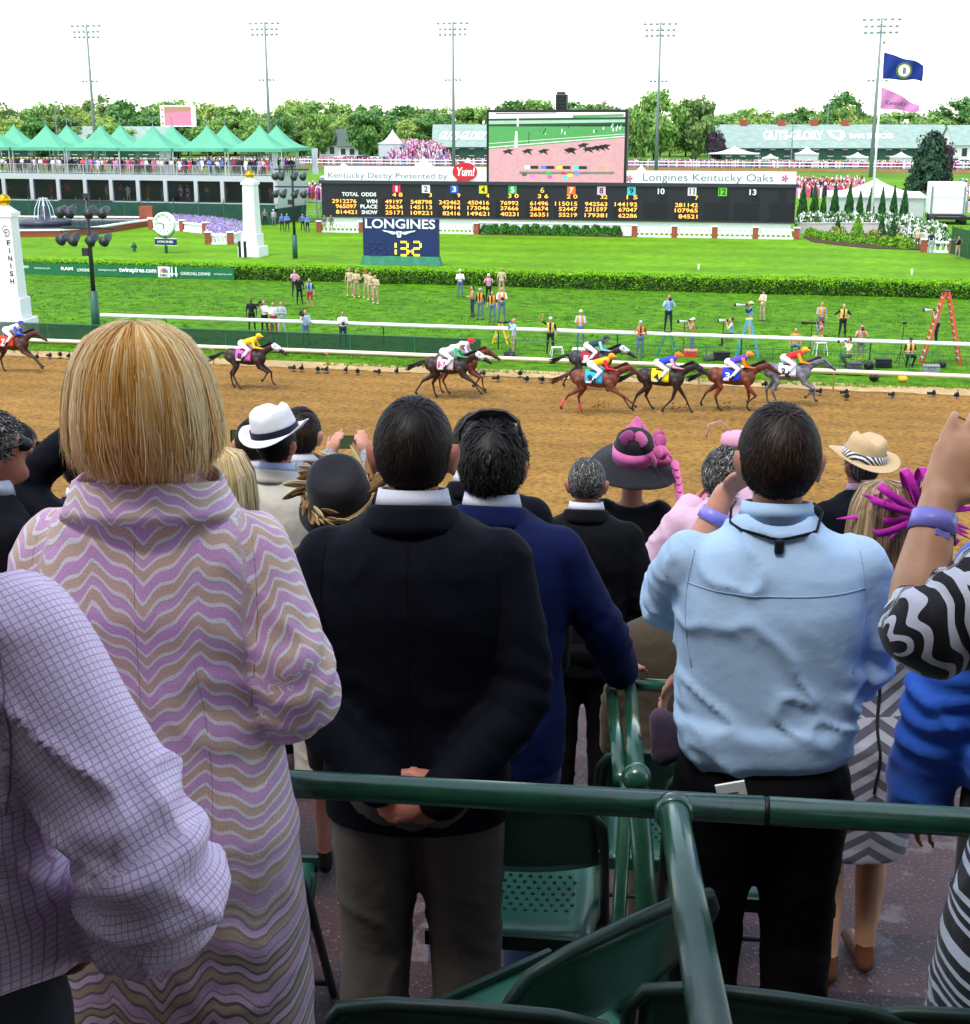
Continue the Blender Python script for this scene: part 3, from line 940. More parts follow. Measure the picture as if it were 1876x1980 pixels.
for k,zx in enumerate((1058,1104,1162,1220,1284,1340,1397,1462,1512,1568,1630,1690,1748,1806)):
	u=587.7+zx*.3342;v=452.6+(u-941)*.0165
	shrub(SH[k%3],GZ(u,v),1.25 if k%3 else 1.45,.95+.08*(k%3),'%s round dark green shrub from the left below the video screen'%ORD[k],'round shrubs in front of the white garden wall',COREB)
# ------------------------------------------------------------------ floodlight masts
def mast(base,h,label,head=1.0):
	t=empty('floodlight_mast',base,TA,label,'floodlight','tall floodlight masts against the sky')
	b=MB();b.tube([(0,0,0),(0,0,h*.5),(0,0,h)],[.42,.32,.2],10);b.build('mast',m_metal,t,sm=True)
	lampme=MB();lampme.lathe([(.14,.1),(.2,.02),(.34,-.3),(.36,-.34)],10)
	lm=lampme.mesh('lamp',P('lamp_housing','#c3cacb',.4,var=.05),True)
	for k,(dz,n,w)in enumerate(((0,6,3.3),(-1.25,6,2.9),(-2.4,6,2.9))):
		b=MB();b.bar((-w*head,0,h+dz),(w*head,0,h+dz),.14,.14);b.build('crossarm',m_metal,t)
		for i in range(n):
			x=(-1+2*i/(n-1))*w*head
			o=link('lamp',lm,t,(x,-.25,h+dz-.02),(math.radians(-35),0,0));o.scale=(1.15,1.15,1.3)
	b=MB();b.bar((-1.8,0,h*.62),(1.8,0,h*.62),.12,.12);b.build('crossarm',m_metal,t)
	for x in(-1.7,-.8,.8,1.7):
		link('lamp',lm,t,(x,-.2,h*.62),(math.radians(-35),0,0))
	return t
WHICH=['leftmost, above the green tents','second from the left','in the middle of the skyline','just right of the video screen','rightmost, beside the flags']
for k,(u,v,dist)in enumerate(((167,47,330),(512,42,330),(876,42,330),(1278,43,316),(1706,34,285))):
	p=PY(u,v,dist)
	mast((p.x,p.y,0),p.z,'tall steel floodlight mast, '+WHICH[k])
# ------------------------------------------------------------------ white pillars with gold balls
m_gold=P('gold_leaf','#d9a514',.25,metal=.9,var=.05)
m_pill=P('pillar_white','#f3f3f0',.5,var=.03,scale=2)
def pillar(base,rz,h,w,label,txt):
	t=empty('finish_pillar',base,rz,label,'pillar')
	s=w/2
	b=MB();b.box(-s*1.75,s*1.75,-s*1.75,s*1.75,0,h*.13);bevel(b.build('base',m_pill,t),.05)
	b=MB();b.box(-s*1.3,s*1.3,-s*1.3,s*1.3,h*.13,h*.28);bevel(b.build('plinth',m_pill,t),.05)
	b=MB();a=s*1.06;c_=s*.9
	b.add([(-a,-a,h*.28),(a,-a,h*.28),(a,a,h*.28),(-a,a,h*.28),(-c_,-c_,h*.86),(c_,-c_,h*.86),(c_,c_,h*.86),(-c_,c_,h*.86)],
		 [(3,2,1,0),(4,5,6,7),(0,1,5,4),(1,2,6,5),(2,3,7,6),(3,0,4,7)]);bevel(b.build('shaft',m_pill,t),.03)
	b=MB();b.box(-s*1.08,s*1.08,-s*1.08,s*1.08,h*.86,h*.89)
	b.add([(-s*.95,-s*.95,h*.89),(s*.95,-s*.95,h*.89),(s*.95,s*.95,h*.89),(-s*.95,s*.95,h*.89),(-.08,-.08,h*.95),(.08,-.08,h*.95),(.08,.08,h*.95),(-.08,.08,h*.95)],
		 [(0,1,5,4),(1,2,6,5),(2,3,7,6),(3,0,4,7),(4,5,6,7)]);b.build('capital',m_pill,t)
	b=MB();b.ball((0,0,h*.972),w*.31,10);b.build('gold_ball',m_gold,t,sm=True)
	if txt:
		for i,ch in enumerate('FINISH'):
			z=h*(.66-.055*i)
			wl=.05 if ch=='I' else .2;xo=s*.35+.1-wl/2;lettering(t,ch,xo,xo+wl,z,z+.26,-a-.005,m_black,bold=.02)
		lettering(t,'C',s*.02,s*.5,h*.745,h*.80,-a-.005,m_boardgrey,bold=-.01)
		lettering(t,'D',s*.25,s*.75,h*.72,h*.775,-a-.007,m_boardgrey,bold=-.01)
	return t
p=GZ(32,648);pillar(p,math.radians(-6),7.1,1.02,'nearer white finish pillar with gold ball, at the left edge',True)
p=GZ(490,496);pillar(p,math.radians(-16),6.75,1.08,'farther white pillar with gold ball, beyond the hedge',False)
def slat_board(p,rz,h,label):
	t=empty('finish_mirror',p,rz,label,'marker','black and white striped marker boards')
	for i,m in enumerate((m_black,m_white,m_black)):
		b=MB();b.box(-.36+.24*i,-.36+.24*(i+1)-.02,-.03,.03,.1,h);b.build('stripe_board',m,t)
	b=MB();b.box(-.03,.03,.031,.08,0,h*.8);b.build('stake',m_boardgrey,t)
slat_board(GZ(45,640),math.radians(-6),1.75,'black and white striped board beside the finish pillar')
slat_board(GZ(470,500),math.radians(-16),1.4,'black and white striped board beside the farther pillar')
# ------------------------------------------------------------------ dark lamp posts with clusters of floodlights
m_lampblack=P('lamp_black','#2e3236',.4,var=.1,metal=.2)
m_lampglass=P('lamp_glass','#8d979c',.2,var=.1)
def cluster_post(base,rz,h,label,sleeve):
	t=empty('lamp_post',base,rz,label,'lamp post')
	b=MB();b.tube([(0,0,0),(0,0,sleeve)],.21,12);b.build('sleeve',P('lamp_sleeve_green','#2c5c4a',.5),t,sm=True)
	b=MB();b.tube([(0,0,sleeve),(0,0,h)],[.12,.09],12);b.build('pole',m_lampblack,t,sm=True)
	for z,w in((h-.15,1.5),(h-1.5,1.5)):
		b=MB();b.bar((-w,0,z),(w*.95,0,z),.1,.12);b.build('crossbar',m_lampblack,t)
	hm=MB();hm.lathe([(.10,.32),(.19,.28),(.25,.08),(.29,-.16),(.35,-.24)],14);hm.tube([(0,0,.26),(0,0,.46)],.05,8)
	hd=hm.mesh('lamp_head',P('lamp_hood_grey','#3c4247',.45,var=.15),True)
	gm=MB();gm.lathe([(.31,-.205),(.31,-.2)],14);gl=gm.mesh('lens',m_lampglass)
	for z,xs_ in((h-.62,(-1.25,-.75,.35,1.1)),(h-2.0,(-1.3,-.65,.35,1.1))):
		for i,x in enumerate(xs_):
			o=link('lamp_head',hd,t,(x,-.28,z),(math.radians(-58),math.radians((-55,-20,30,50)[i]),math.radians((-30,-15,10,25)[i])));o.scale=(.85,.85,1.3)
			link('lens',gl,o)
	b=MB();b.box(-.14,.14,-.12,.12,h,h+.25);b.build('junction_box',m_lampblack,t)
	b=MB();b.box(-.42,-.08,-.12,.1,h-2.9,h-2.5);b.build('ballast_box',m_lampblack,t)
	return t
cluster_post(GZ(187,648),TA,7.0,'dark lamp post with eight floodlight heads in front of the fountain',2.3)
cluster_post(GZ(571,500),TA,7.2,'dark lamp post with floodlight heads right of the farther pillar',1.9)
# ------------------------------------------------------------------ clock
p=GZ(322,490);rz=math.radians(-16)
t=empty('street_clock',p,rz,'round white clock on a green post above a blue sign','clock')
b=MB();b.tube([(0,0,0),(0,0,1.75)],.13,10);b.build('post',m_post_green,t,sm=True)
b=MB();b.box(-.98,.98,-.1,.1,.72,1.22);b.build('sign',m_navy,t)
b=MB();b.box(-1.02,1.02,-.08,.12,.66,.72);b.box(-1.02,1.02,-.08,.12,1.22,1.28);b.build('sign_border',m_white,t)
lettering(t,'LONGINES',-.72,.72,.9,1.08,-.11,m_white,bold=.02)
b=MB();b.tube([(0,-.2,2.45),(0,.2,2.45)],.98,32);b.build('case',m_white,t)
b=MB();b.tube([(0,-.215,2.45),(0,-.2,2.45)],.8,32);b.build('face',P('clock_face','#dfe9e4',.4),t)
b=MB();b.tube([(.88*math.cos(2*PI*k/32),-.21,2.45+.88*math.sin(2*PI*k/32))for k in range(32)],.09,8,closed=True);b.build('bezel',m_white,t,sm=True)
for k in range(12):
	a=k*PI/6
	b=MB();b.bar((.62*math.cos(a),-.225,2.45+.62*math.sin(a)),(.74*math.cos(a),-.225,2.45+.74*math.sin(a)),.05,.01,up=(0,1,0));b.build('hour_mark',m_boardgrey,t)
for a,L,w in((math.radians(-88),.42,.07),(math.radians(168),.62,.05)):
	b=MB();b.bar((0,-.232,2.45),(L*math.cos(a),-.232,2.45+L*math.sin(a)),w,.01,up=(0,1,0));b.build('hand',m_black,t)
b=MB()
for s in(-1,1):b.tube([(s*.1,0,1.3),(s*.5,0,1.45),(s*.8,0,1.75),(s*.86,0,2.1)],.05,8)
b.build('bracket',m_post_green,t)
# ------------------------------------------------------------------ fountain terrace
A,B=GZ(30,424),GZ(262,427)
f=Frame(GZ(28,421.5),GZ(280,425.5))
balustrade(f.w(0,0),f.w(f.W,0),'white balustrade behind the fountain pool',2)
rnd=np.random.default_rng(21)
def flat_foliage(name,f,x0,x1,y0,y1,h,leaf,mats,n,label,cat,top_mi=None):
	t=empty(name,f.w((x0+x1)/2,(y0+y1)/2),f.rz,label,cat)
	w,d=x1-x0,y1-y0
	pts=np.stack([rnd.uniform(-w/2,w/2,n),rnd.uniform(-d/2,d/2,n),np.zeros(n)],1)
	pts[:,2]=h*(.75+.35*vnoise(pts*2.3))*rnd.uniform(.5,1,n)
	V,F=leaf_cloud(pts,np.tile(np.array([[0,-.5,1.0]]),(n,1)),leaf,rnd)
	mi=(rnd.random(n)<.5).astype(int)if len(mats)>1 else np.zeros(n,int)
	link('foliage',leaves_mesh('foliage',V,F,mats,mi),t)
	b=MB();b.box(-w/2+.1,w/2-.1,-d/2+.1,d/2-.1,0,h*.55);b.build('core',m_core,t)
	return t
m_purple=M('purple_flower',srgb('#80689f'),.8,c2=srgb('#a890c0'),scale=4)
flat_foliage('low_hedge',f,.4,f.W-1.5,-2.2,-1.2,1.0,.14,[m_sh1,m_sh2],2600,'low dark hedge between the fountain and the balustrade','hedge')
flat_foliage('flower_strip',f,.4,f.W-1.5,-4.4,-2.5,.25,.1,[m_purple],2200,'narrow strip of purple flowers along the fountain pool','flowers')
# pool: brick kerb, coping, water
pool=[GZ(30,459),GZ(120,458),GZ(190,452.5),GZ(250,443),GZ(291,437),GZ(291,432),GZ(30,432)]
pool=[Vector((p.x,p.y,0))for p in pool]
ext=[Vector((-62,pool[0].y+6,0))];pool=pool[:-1]+[Vector((-62,pool[-1].y+2,0))];pool.insert(0,Vector((-62,pool[0].y+4,0)))
t=empty('fountain_pool',pool[1],0,'dark fountain pool with white coping on a low brick wall','fountain')
o0=pool[1]
loc=[p-o0 for p in pool]
n=len(loc)
cen=sum(loc,Vector())/n
b=MB();b.add([p*1+Vector((0,0,.55))for p in loc],[tuple(range(n))]);b.build('water',M('pool_water',srgb('#14181e'),.12,c2=srgb('#2a323c'),scale=.8,bump=.4,bscale=2,spec=.6),t)
b1,b2=MB(),MB()
for i in range(n):
	p,q_=loc[i],loc[(i+1)%n]
	b1.bar(p+Vector((0,0,.3)),q_+Vector((0,0,.3)),.35,.6);b2.bar(p+Vector((0,0,.68)),q_+Vector((0,0,.68)),.6,.14)
b1.build('brick_wall',m_brick,t);b2.build('coping',m_white,t)
bp=GZ(88,444)-o0
b=MB();b.lathe([(2.6,.5),(2.7,.9),(2.3,1.0),(.8,1.15),(.35,1.6),(.3,2.4)],20,bp);b.build('basin',P('fountain_stone','#3c4048',.3),t,sm=True)
b=MB();b.tube([bp+Vector((0,0,2.4)),bp+Vector((0,0,3.3))],[.16,.05],8)
for k in range(10):
	a=k*2*PI/10
	b.tube([bp+Vector((0,0,3.0)),bp+Vector((.4*math.cos(a),.4*math.sin(a),3.2)),bp+Vector((.9*math.cos(a),.9*math.sin(a),2.2)),bp+Vector((1.1*math.cos(a),1.1*math.sin(a),1.1))],.035,5)
b.build('water_jet',P('white_water','#dfe6ea',.3),t)
b=MB();pp=GZ(285,433)-o0;b.box(pp.x-.7,pp.x+.7,pp.y-.5,pp.y+.5,0,1.9);b.build('brick_pier',m_brick,t)
# flower planter with stepped balustrades
PLN=[(294,444),(354,447),(398,452),(403,472.5),(446,472.5),(477,466),(477,447),(430,437),(330,430)]
pw=[GZ(u,v)for u,v in PLN]
balustrade(pw[0],pw[1],'white balustrade of the flower planter right beside the clock',1)
balustrade(pw[1],pw[2],'middle white balustrade of the purple flower planter',1,piers=(False,True))
balustrade(pw[3],pw[4],'front white balustrade of the purple flower planter',1,bal_step=.36)
balustrade(pw[4],pw[5],'white balustrade of the planter running back to the farther pillar',1,piers=(False,False))
b=MB();zc=.7
cc=sum(pw,Vector())/len(pw)
b.add([p-cc+(cc-p)*.05+Vector((0,0,zc))for p in pw],[tuple(range(len(pw)))])
for i in range(len(pw)):
	p,q_=pw[i]-cc,pw[(i+1)%len(pw)]-cc
	p,q_=p*.95,q_*.95
	b.add([p,q_,q_+Vector((0,0,zc)),p+Vector((0,0,zc))],[(0,1,2,3)])
t=empty('flower_planter',cc,0,'raised bed of purple flowers between clock and farther pillar','flower bed')
b.build('planter_box',m_white,t)
n=7000
bbx=[p.x-cc.x for p in pw];bby=[p.y-cc.y for p in pw]
def inside(poly,x,y):
	r=False;j=len(poly)-1
	for i in range(len(poly)):
		if(poly[i][1]>y)!=(poly[j][1]>y)and x<(poly[j][0]-poly[i][0])*(y-poly[i][1])/(poly[j][1]-poly[i][1])+poly[i][0]:r=not r
		j=i
	return r
poly=list(zip(bbx,bby));pts=[]
while len(pts)<3600:
	x,y=random.uniform(min(bbx),max(bbx)),random.uniform(min(bby),max(bby))
	if inside(poly,x,y):pts.append((x*.96,y*.96,zc+.12+random.uniform(0,.22)))
V,F=leaf_cloud(np.array(pts),np.tile(np.array([[0,-.4,1.0]]),(len(pts),1)),.12,rnd)
link('flowers',leaves_mesh('flowers',V,F,[m_purple,m_sh2],(rnd.random(len(pts))<.12).astype(int)),t)
b=MB();hp=GZ(260,487);b.lathe([(.22,0),(.16,.1),(.15,.5),(.2,.52),(.2,.6),(.1,.75),(.04,.85)],10);b.tube([(-.26,0,.42),(.26,0,.42)],.07,8)
tag(b.build('fire_hydrant',P('hydrant_green','#1e5636',.5),None,hp),'small dark green hydrant on the lawn behind the hedge','hydrant')
for k,(u,v)in enumerate(((1351,523),(1763,533))):
	b=MB();b.tube([(0,0,0),(0,0,.38)],.07,8);b.ball((0,0,.4),.09,6)
	tag(b.build('lawn_marker',m_white,None,GZ(u,v),sm=True),('short white marker post on the lawn, nearer the middle','short white marker post on the lawn, near the right edge')[k],'marker')
# ================================================================== TREES
def tree_variant(seed,n_clump=46,per=52,leaf=.04,shape=(.5,.5,.44),cz=.53,mats=None,trunk=True,sparse=False,conifer=False):
	rnd=np.random.default_rng(seed);r=random.Random(seed)
	C=[]
	for i in range(n_clump):
		u=rnd.normal(0,1,3);u/=np.linalg.norm(u)
		k=.55+.45*rnd.random()**.6
		c=np.array([u[0]*shape[0]*k,u[1]*shape[1]*k,cz+u[2]*shape[2]*k])
		if conifer:
			h=rnd.random();a=rnd.uniform(0,2*PI);rad=(1-h)**.7*shape[0]*rnd.uniform(.6,1)
			c=np.array([rad*math.cos(a),rad*math.sin(a),.08+h*.9])
		C.append(c)
	C=np.array(C)
	pts,nr,mi=[],[],[]
	for i,c in enumerate(C):
		rad=rnd.uniform(.07,.13)*(1.2 if not sparse else 1.0)
		u=rnd.normal(0,1,(per,3));u/=np.linalg.norm(u,axis=1)[:,None]
		pts.append(c+u*rad*rnd.uniform(.3,1.1,(per,1))*np.array([1.1,1.1,.75]));nr.append(u+(c-np.array([0,0,cz]))*1.5+np.array([0,0,.5]))
		mi.append(np.full(per,rnd.integers(0,len(mats))))
	pts=np.concatenate(pts);nr=np.concatenate(nr);mi=np.concatenate(mi)
	V,F=leaf_cloud(pts,nr,leaf,rnd,1.2)
	crown=leaves_mesh('crown',V,F,mats,mi)
	q=MB()
	q.tube([(0,0,-.01),(.005,0,.18),(-.006,.004,.4),(.004,0,.75)],[.028,.022,.016,.005],8)
	for i in range(7):
		c=C[r.randrange(len(C))];z0=r.uniform(.2,.45)
		q.tube([(0,0,z0),tuple(np.array([0,0,z0])*.45+c*.5+np.array([0,0,.02])),tuple(c)],[.012,.008,.003],6)
	tk=q.mesh('trunk',P('bark','#4a3d30',.9,bump=.4),True)
	return crown,tk
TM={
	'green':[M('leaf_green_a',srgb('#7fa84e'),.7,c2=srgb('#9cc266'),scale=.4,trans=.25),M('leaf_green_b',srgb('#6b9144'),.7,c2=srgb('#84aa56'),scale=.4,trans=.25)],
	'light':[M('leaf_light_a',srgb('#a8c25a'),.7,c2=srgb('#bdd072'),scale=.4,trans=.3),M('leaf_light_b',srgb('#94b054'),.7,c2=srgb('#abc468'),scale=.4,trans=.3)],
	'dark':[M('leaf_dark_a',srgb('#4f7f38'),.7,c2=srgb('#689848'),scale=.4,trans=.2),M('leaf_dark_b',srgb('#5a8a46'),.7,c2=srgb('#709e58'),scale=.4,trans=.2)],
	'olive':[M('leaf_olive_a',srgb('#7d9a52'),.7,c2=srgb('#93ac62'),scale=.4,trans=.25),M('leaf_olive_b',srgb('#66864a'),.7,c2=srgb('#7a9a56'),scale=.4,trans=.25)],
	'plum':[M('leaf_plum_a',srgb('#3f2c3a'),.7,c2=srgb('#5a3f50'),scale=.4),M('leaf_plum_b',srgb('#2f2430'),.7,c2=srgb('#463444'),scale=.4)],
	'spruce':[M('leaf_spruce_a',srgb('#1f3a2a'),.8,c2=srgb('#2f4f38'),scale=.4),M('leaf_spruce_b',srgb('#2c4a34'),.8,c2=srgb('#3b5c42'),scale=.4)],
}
TV={}
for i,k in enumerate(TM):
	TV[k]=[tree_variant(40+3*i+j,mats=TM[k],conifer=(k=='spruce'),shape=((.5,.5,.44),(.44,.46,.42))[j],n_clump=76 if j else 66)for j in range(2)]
def tree(kind,u,vb,vt,w,dist,label,group=None,j=0):
	p=PY(u,vb,dist);top=PY(u,vt,dist).z
	h=top+.5
	t=empty('tree',(p.x,p.y,0),random.uniform(0,6.2),label,'tree',group)
	wid=w/FPX*dist*1.02
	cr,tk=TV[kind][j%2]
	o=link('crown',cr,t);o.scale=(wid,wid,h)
	o=link('trunk',tk,t);o.scale=(min(wid,h)*1.1,min(wid,h)*1.1,h)
	return t
KN={'green':'mid green leafy','light':'bright yellow-green','dark':'dark green','olive':'pale olive green','plum':'dark purple-leaved','spruce':'dark bluish'}
rt=random.Random(12)
# distant line of trees
row=[(0,204,70),(52,212,60),(100,196,76),(150,202,64),(205,190,80),(255,194,76),(300,196,70),(352,190,74),(405,202,74),(455,200,70),
	 (500,214,60),(575,192,70),(622,190,84),(672,199,70),(775,204,76),(822,207,72),(880,204,74),(925,203,78),(985,194,72),(1035,188,90),(1110,196,80),(1160,197,70),(1200,208,60),
	 (1455,207,70),(1500,216,60),(1555,208,70),(1680,222,70),(1735,214,80),(1790,222,70),(1850,188,90),(1905,196,80),(1410,216,60),(1590,214,60),(-45,206,70)]
LMK=[(-40,'picture edge'),(12,'leftmost tent peak'),(68,'second tent peak'),(172,'leftmost mast'),(277,'fourth tent peak'),(345,'small far screen'),(383,'fifth tent peak'),(486,'rightmost tent peak'),(515,'second mast'),(575,'deck corner'),(640,'grey roofed house'),(718,'round dark tree'),(760,'white peaked tent'),(805,'crowded small stand'),(876,'middle mast'),(945,'video screen left edge'),(1085,'speaker box'),(1206,'video screen right edge'),(1268,'big leafy tree'),(1345,'thin pale tree'),(1397,'utility pole'),(1500,'first word on the barn roof'),(1570,'second word on the barn roof'),(1625,'tall rounded tree'),(1690,'rightmost mast'),(1722,'flagpole'),(1800,'dark evergreen'),(1870,'white gabled house')]
def PLC_(u):
	x,n=min(LMK,key=lambda l:abs(l[0]-u))
	return('just left of the ' if u<x-6 else 'just right of the ' if u>x+6 else 'right behind the ')+n
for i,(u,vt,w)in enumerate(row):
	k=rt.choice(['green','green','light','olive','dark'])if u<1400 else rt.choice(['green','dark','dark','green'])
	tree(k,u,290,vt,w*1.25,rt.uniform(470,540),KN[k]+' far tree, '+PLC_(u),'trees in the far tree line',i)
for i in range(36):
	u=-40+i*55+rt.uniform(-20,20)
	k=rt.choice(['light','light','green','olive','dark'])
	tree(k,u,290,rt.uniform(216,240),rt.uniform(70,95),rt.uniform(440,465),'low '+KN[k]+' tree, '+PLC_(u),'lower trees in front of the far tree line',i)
tree('dark',718,283,203,88,420,'round dense dark green tree left of the white stable tent',j=0)
tree('green',720,284,206,74,421,'leafy green tree standing close behind the round dark tree',j=1)
tree('green',1266,300,168,104,400,'big leafy tree right beside the video screen',j=1)
tree('green',1230,300,196,64,398,'leafy tree half hidden by the video screen',j=0)
tree('olive',1345,300,186,90,402,'thin pale tree with visible branches right of the big leafy tree',j=1)
tree('plum',1386,290,254,34,395,'small dark purple-leaved tree at the left end of the long barn',j=0)
tree('dark',1624,262,177,88,450,'tall rounded tree rising behind the barn roof left of the flagpole',j=1)
tree('light',1632,262,206,60,446,'bright green tree in front of the tall rounded tree',j=0)
tree('dark',546,268,215,46,430,'dark green tree at the right end of the green tents',j=0)
tree('green',615,272,216,60,430,'green tree left of the grey roofed houses',j=1)
tree('spruce',1797,366,262,96,190,'dark bluish evergreen behind the white truck',j=0)
tree('plum',1803,340,256,74,194,'dark purple-leaved tree just behind the dark evergreen',j=1)
# ================================================================== BARNS AND HOUSES
m_roofg=P('barn_roof_green','#8fa498',.7,var=.1,scale=.6)
m_wallg=P('barn_wall_green','#2d5040',.8,var=.1)
m_wallw=P('house_white','#dcdcd6',.7,var=.05)
m_roofgrey=P('shingle_grey','#5d6264',.8,var=.15,scale=1)
m_win=P('window_dark','#2a3238',.25)
def barn(ua,ub,vb,wall_h,roof_h,depth,dist,label,rmat,wmat,name='barn',cat='barn',n_win=6,gable=True):
	p,q_=PY(ua,vb,dist),PY(ub,vb,dist)
	p,q_=Vector((p.x,dist,0)),Vector((q_.x,dist,0))
	f=Frame(p,q_)
	t=empty(name,p,f.rz,label,cat)
	W=f.W
	b=MB();b.box(0,W,0,depth,0,wall_h)
	b.add([(0,0,wall_h),(0,depth,wall_h),(0,depth/2,wall_h+roof_h-.1)],[(0,2,1)]);b.add([(W,0,wall_h),(W,depth,wall_h),(W,depth/2,wall_h+roof_h-.1)],[(0,1,2)])
	b.build('wall',wmat,t)
	for s in(0,1):
		b=MB();y0=-.6 if s==0 else depth+.6;zz=wall_h-.25
		vs=[(-.5,y0,zz),(W+.5,y0,zz),(W+.5,depth/2,wall_h+roof_h),(-.5,depth/2,wall_h+roof_h)]
		vs+=[(x,y,z+.15)for x,y,z in vs]
		b.add(vs,[(3,2,1,0),(4,5,6,7),(0,1,5,4),(1,2,6,5),(3,0,4,7)]);b.build('roof',rmat,t)
	for i in range(n_win):
		x=W*(i+.5)/n_win
		b=MB();b.box(x-.7,x+.7,-.05,0,wall_h*.3,wall_h*.8);o=b.build('window',m_win,t)
		b=MB();b.box(x-.82,x+.82,-.04,-.005,wall_h*.3-.14,wall_h*.3);b.box(x-.82,x+.82,-.04,-.005,wall_h*.8,wall_h*.8+.14);b.build('frame',m_white,o)
	return t,f
# long barn on the right, lettered roof
t,f=barn(1395,1845,302,3.4,6.2,26,415,'long barn with pale green roof lettered in white',m_roofg,m_wallg,n_win=16)
def roof_text(t,f,s,ua,ub,za,zb_,wall_h,roof_h,depth,bold=.05,shear=.25,nm='lettering'):
	x0=f.at(ua,285)[0];x1=f.at(ub,285)[0]
	y_at=lambda k:-.6+(depth/2+.6)*k
	z_at=lambda k:wall_h-.25+(roof_h+.25)*k
	L=10.0
	lettering(t,s,x0,x1,za*L,zb_*L,0,m_white,nm,bold,shear,fn=lambda x,z:(x,y_at(z/L),z_at(z/L)+.3))
roof_text(t,f,'GUTS-GLORY',1480,1598,.30,.72,3.4,6.2,26)
roof_text(t,f,'RAM TRUCKS',1650,1735,.36,.60,3.4,6.2,26)
x0=f.at(1611,285)[0];x1=f.at(1645,285)[0]
b=MB();pr=[(0,.72),(1,.72),(.95,.45),(.5,.25),(.05,.45)]
b.add([(x0+(x1-x0)*a,-.6+13.6*k,3.15+6.45*k+.3)for a,k in pr],[(0,4,3,2,1)]);b.build('shield_logo',m_white,t)
b=MB();pr=[(.2,.65),(.8,.65),(.5,.36)]
b.add([(x0+(x1-x0)*a,-.6+13.6*k,3.15+6.45*k+.36)for a,k in pr],[(0,2,1)]);b.build('shield_logo',m_roofg,t)
for u in(1452,1527,1592,1654):
	xx=f.at(u,262)[0];b=MB();b.box(xx-1,xx+1,12,14,8.6,11.2);b.build('chimney',m_brick,t)
barn(1845,1960,306,4.5,5.0,14,395,'white gabled house at the right edge beyond the dark evergreen',m_roofg,m_wallw,'house','house',3)
t,f=barn(838,1075,294,3.6,6.0,24,420,'green roofed barn behind the video screen, white letters on its roof',m_roofg,m_wallg,n_win=8)
roof_text(t,f,'GUTS-GLORY',846,938,.28,.66,3.6,6.0,24)
barn(616,668,285,4.0,4.4,12,430,'small house with grey roof left of the round dark tree',m_roofgrey,m_wallw,'house','house',3)
barn(655,706,285,3.6,4.8,12,426,'small house with grey-green roof partly behind the round dark tree',P('shingle_green','#54665a',.8),m_wallw,'house','house',3)
barn(100,320,262,3.0,6.0,22,440,'low building with long green roof behind the green tents',m_roofg,m_wallg,n_win=8)
barn(-40,70,255,3.0,4.0,14,450,'low building with grey roof behind the leftmost tents',m_roofgrey,m_wallg,n_win=4)
barn(818,862,262,3.0,3.5,10,470,'small grey roofed shed above the green roofed barn',m_roofgrey,m_wallw,'shed','shed',2)
# far rails of the backstretch
for k,(y0,lab)in enumerate(((329,'nearer white rail of the far track'),(354,'farther white rail of the far track'))):
	rail_thing('far_rail',y0,1.3,-130,170,lab+' behind the results board',m_rail_white,m_rail_white,6,.12,y0+.2)
# utility poles far away
for k,(u,vt,dist,lab)in enumerate(((1397,153,520,'thin utility pole above the trees right of the big leafy tree'),(988,178,520,'thin pole above the trees left of the screen\'s speaker box'),(1604,182,430,'thin light pole left of the flagpole'),(106,210,430,'thin pole above the leftmost tents'),(1534,240,400,'short pole in front of the long barn'))):
	p=PY(u,vt,dist)
	t=empty('utility_pole',(p.x,p.y,0),0,lab,'pole')
	b=MB();b.tube([(0,0,0),(0,0,p.z)],[.2,.12],6);b.build('shaft',m_metal,t)
	for dz in(.6,1.8):b=MB();b.bar((-1.2,0,p.z-dz),(1.2,0,p.z-dz),.12,.12);b.build('crossarm',m_metal,t)
# far small screen on the left
p,q_=PY(312,262,300),PY(380,262,300)
f=Frame(p,q_)
t=empty('far_screen',f.A,f.rz,'small far video screen rising above the green tents','screen')
z0,z1=f.at(345,245)[1],f.at(345,203)[1]
b=MB();b.box(0,f.W,0,.8,z0,z1);b.build('housing',m_white,t)
b=MB();b.box(.9,f.W-.9,-.06,-.01,z0+.3,z1-.3);b.build('picture',em('far_screen_pink','#d88aa8',.5),t)
b=MB();b.add([(.9,-.07,z1-1.6),(f.W-.9,-.07,z1-1.2),(f.W-.9,-.07,z1-.3),(.9,-.07,z1-.3)],[(0,1,2,3)]);b.build('picture_area',em('far_screen_tan','#b58a72',.5),t)
for dx in(.25,.35):b=MB();b.box(f.W*.5-dx*2,f.W*.5-dx*2+.5,.2,.6,0,z0);b.build('support',m_boardgrey,t)
for k in range(3):
	b=MB();b.ball((.45,-.02,z1-.8-1.4*k),.25,6);b.build('sponsor_badge',P('badge_%d'%k,['#e0c060','#c8a8b8','#e0a040'][k],.5),t)
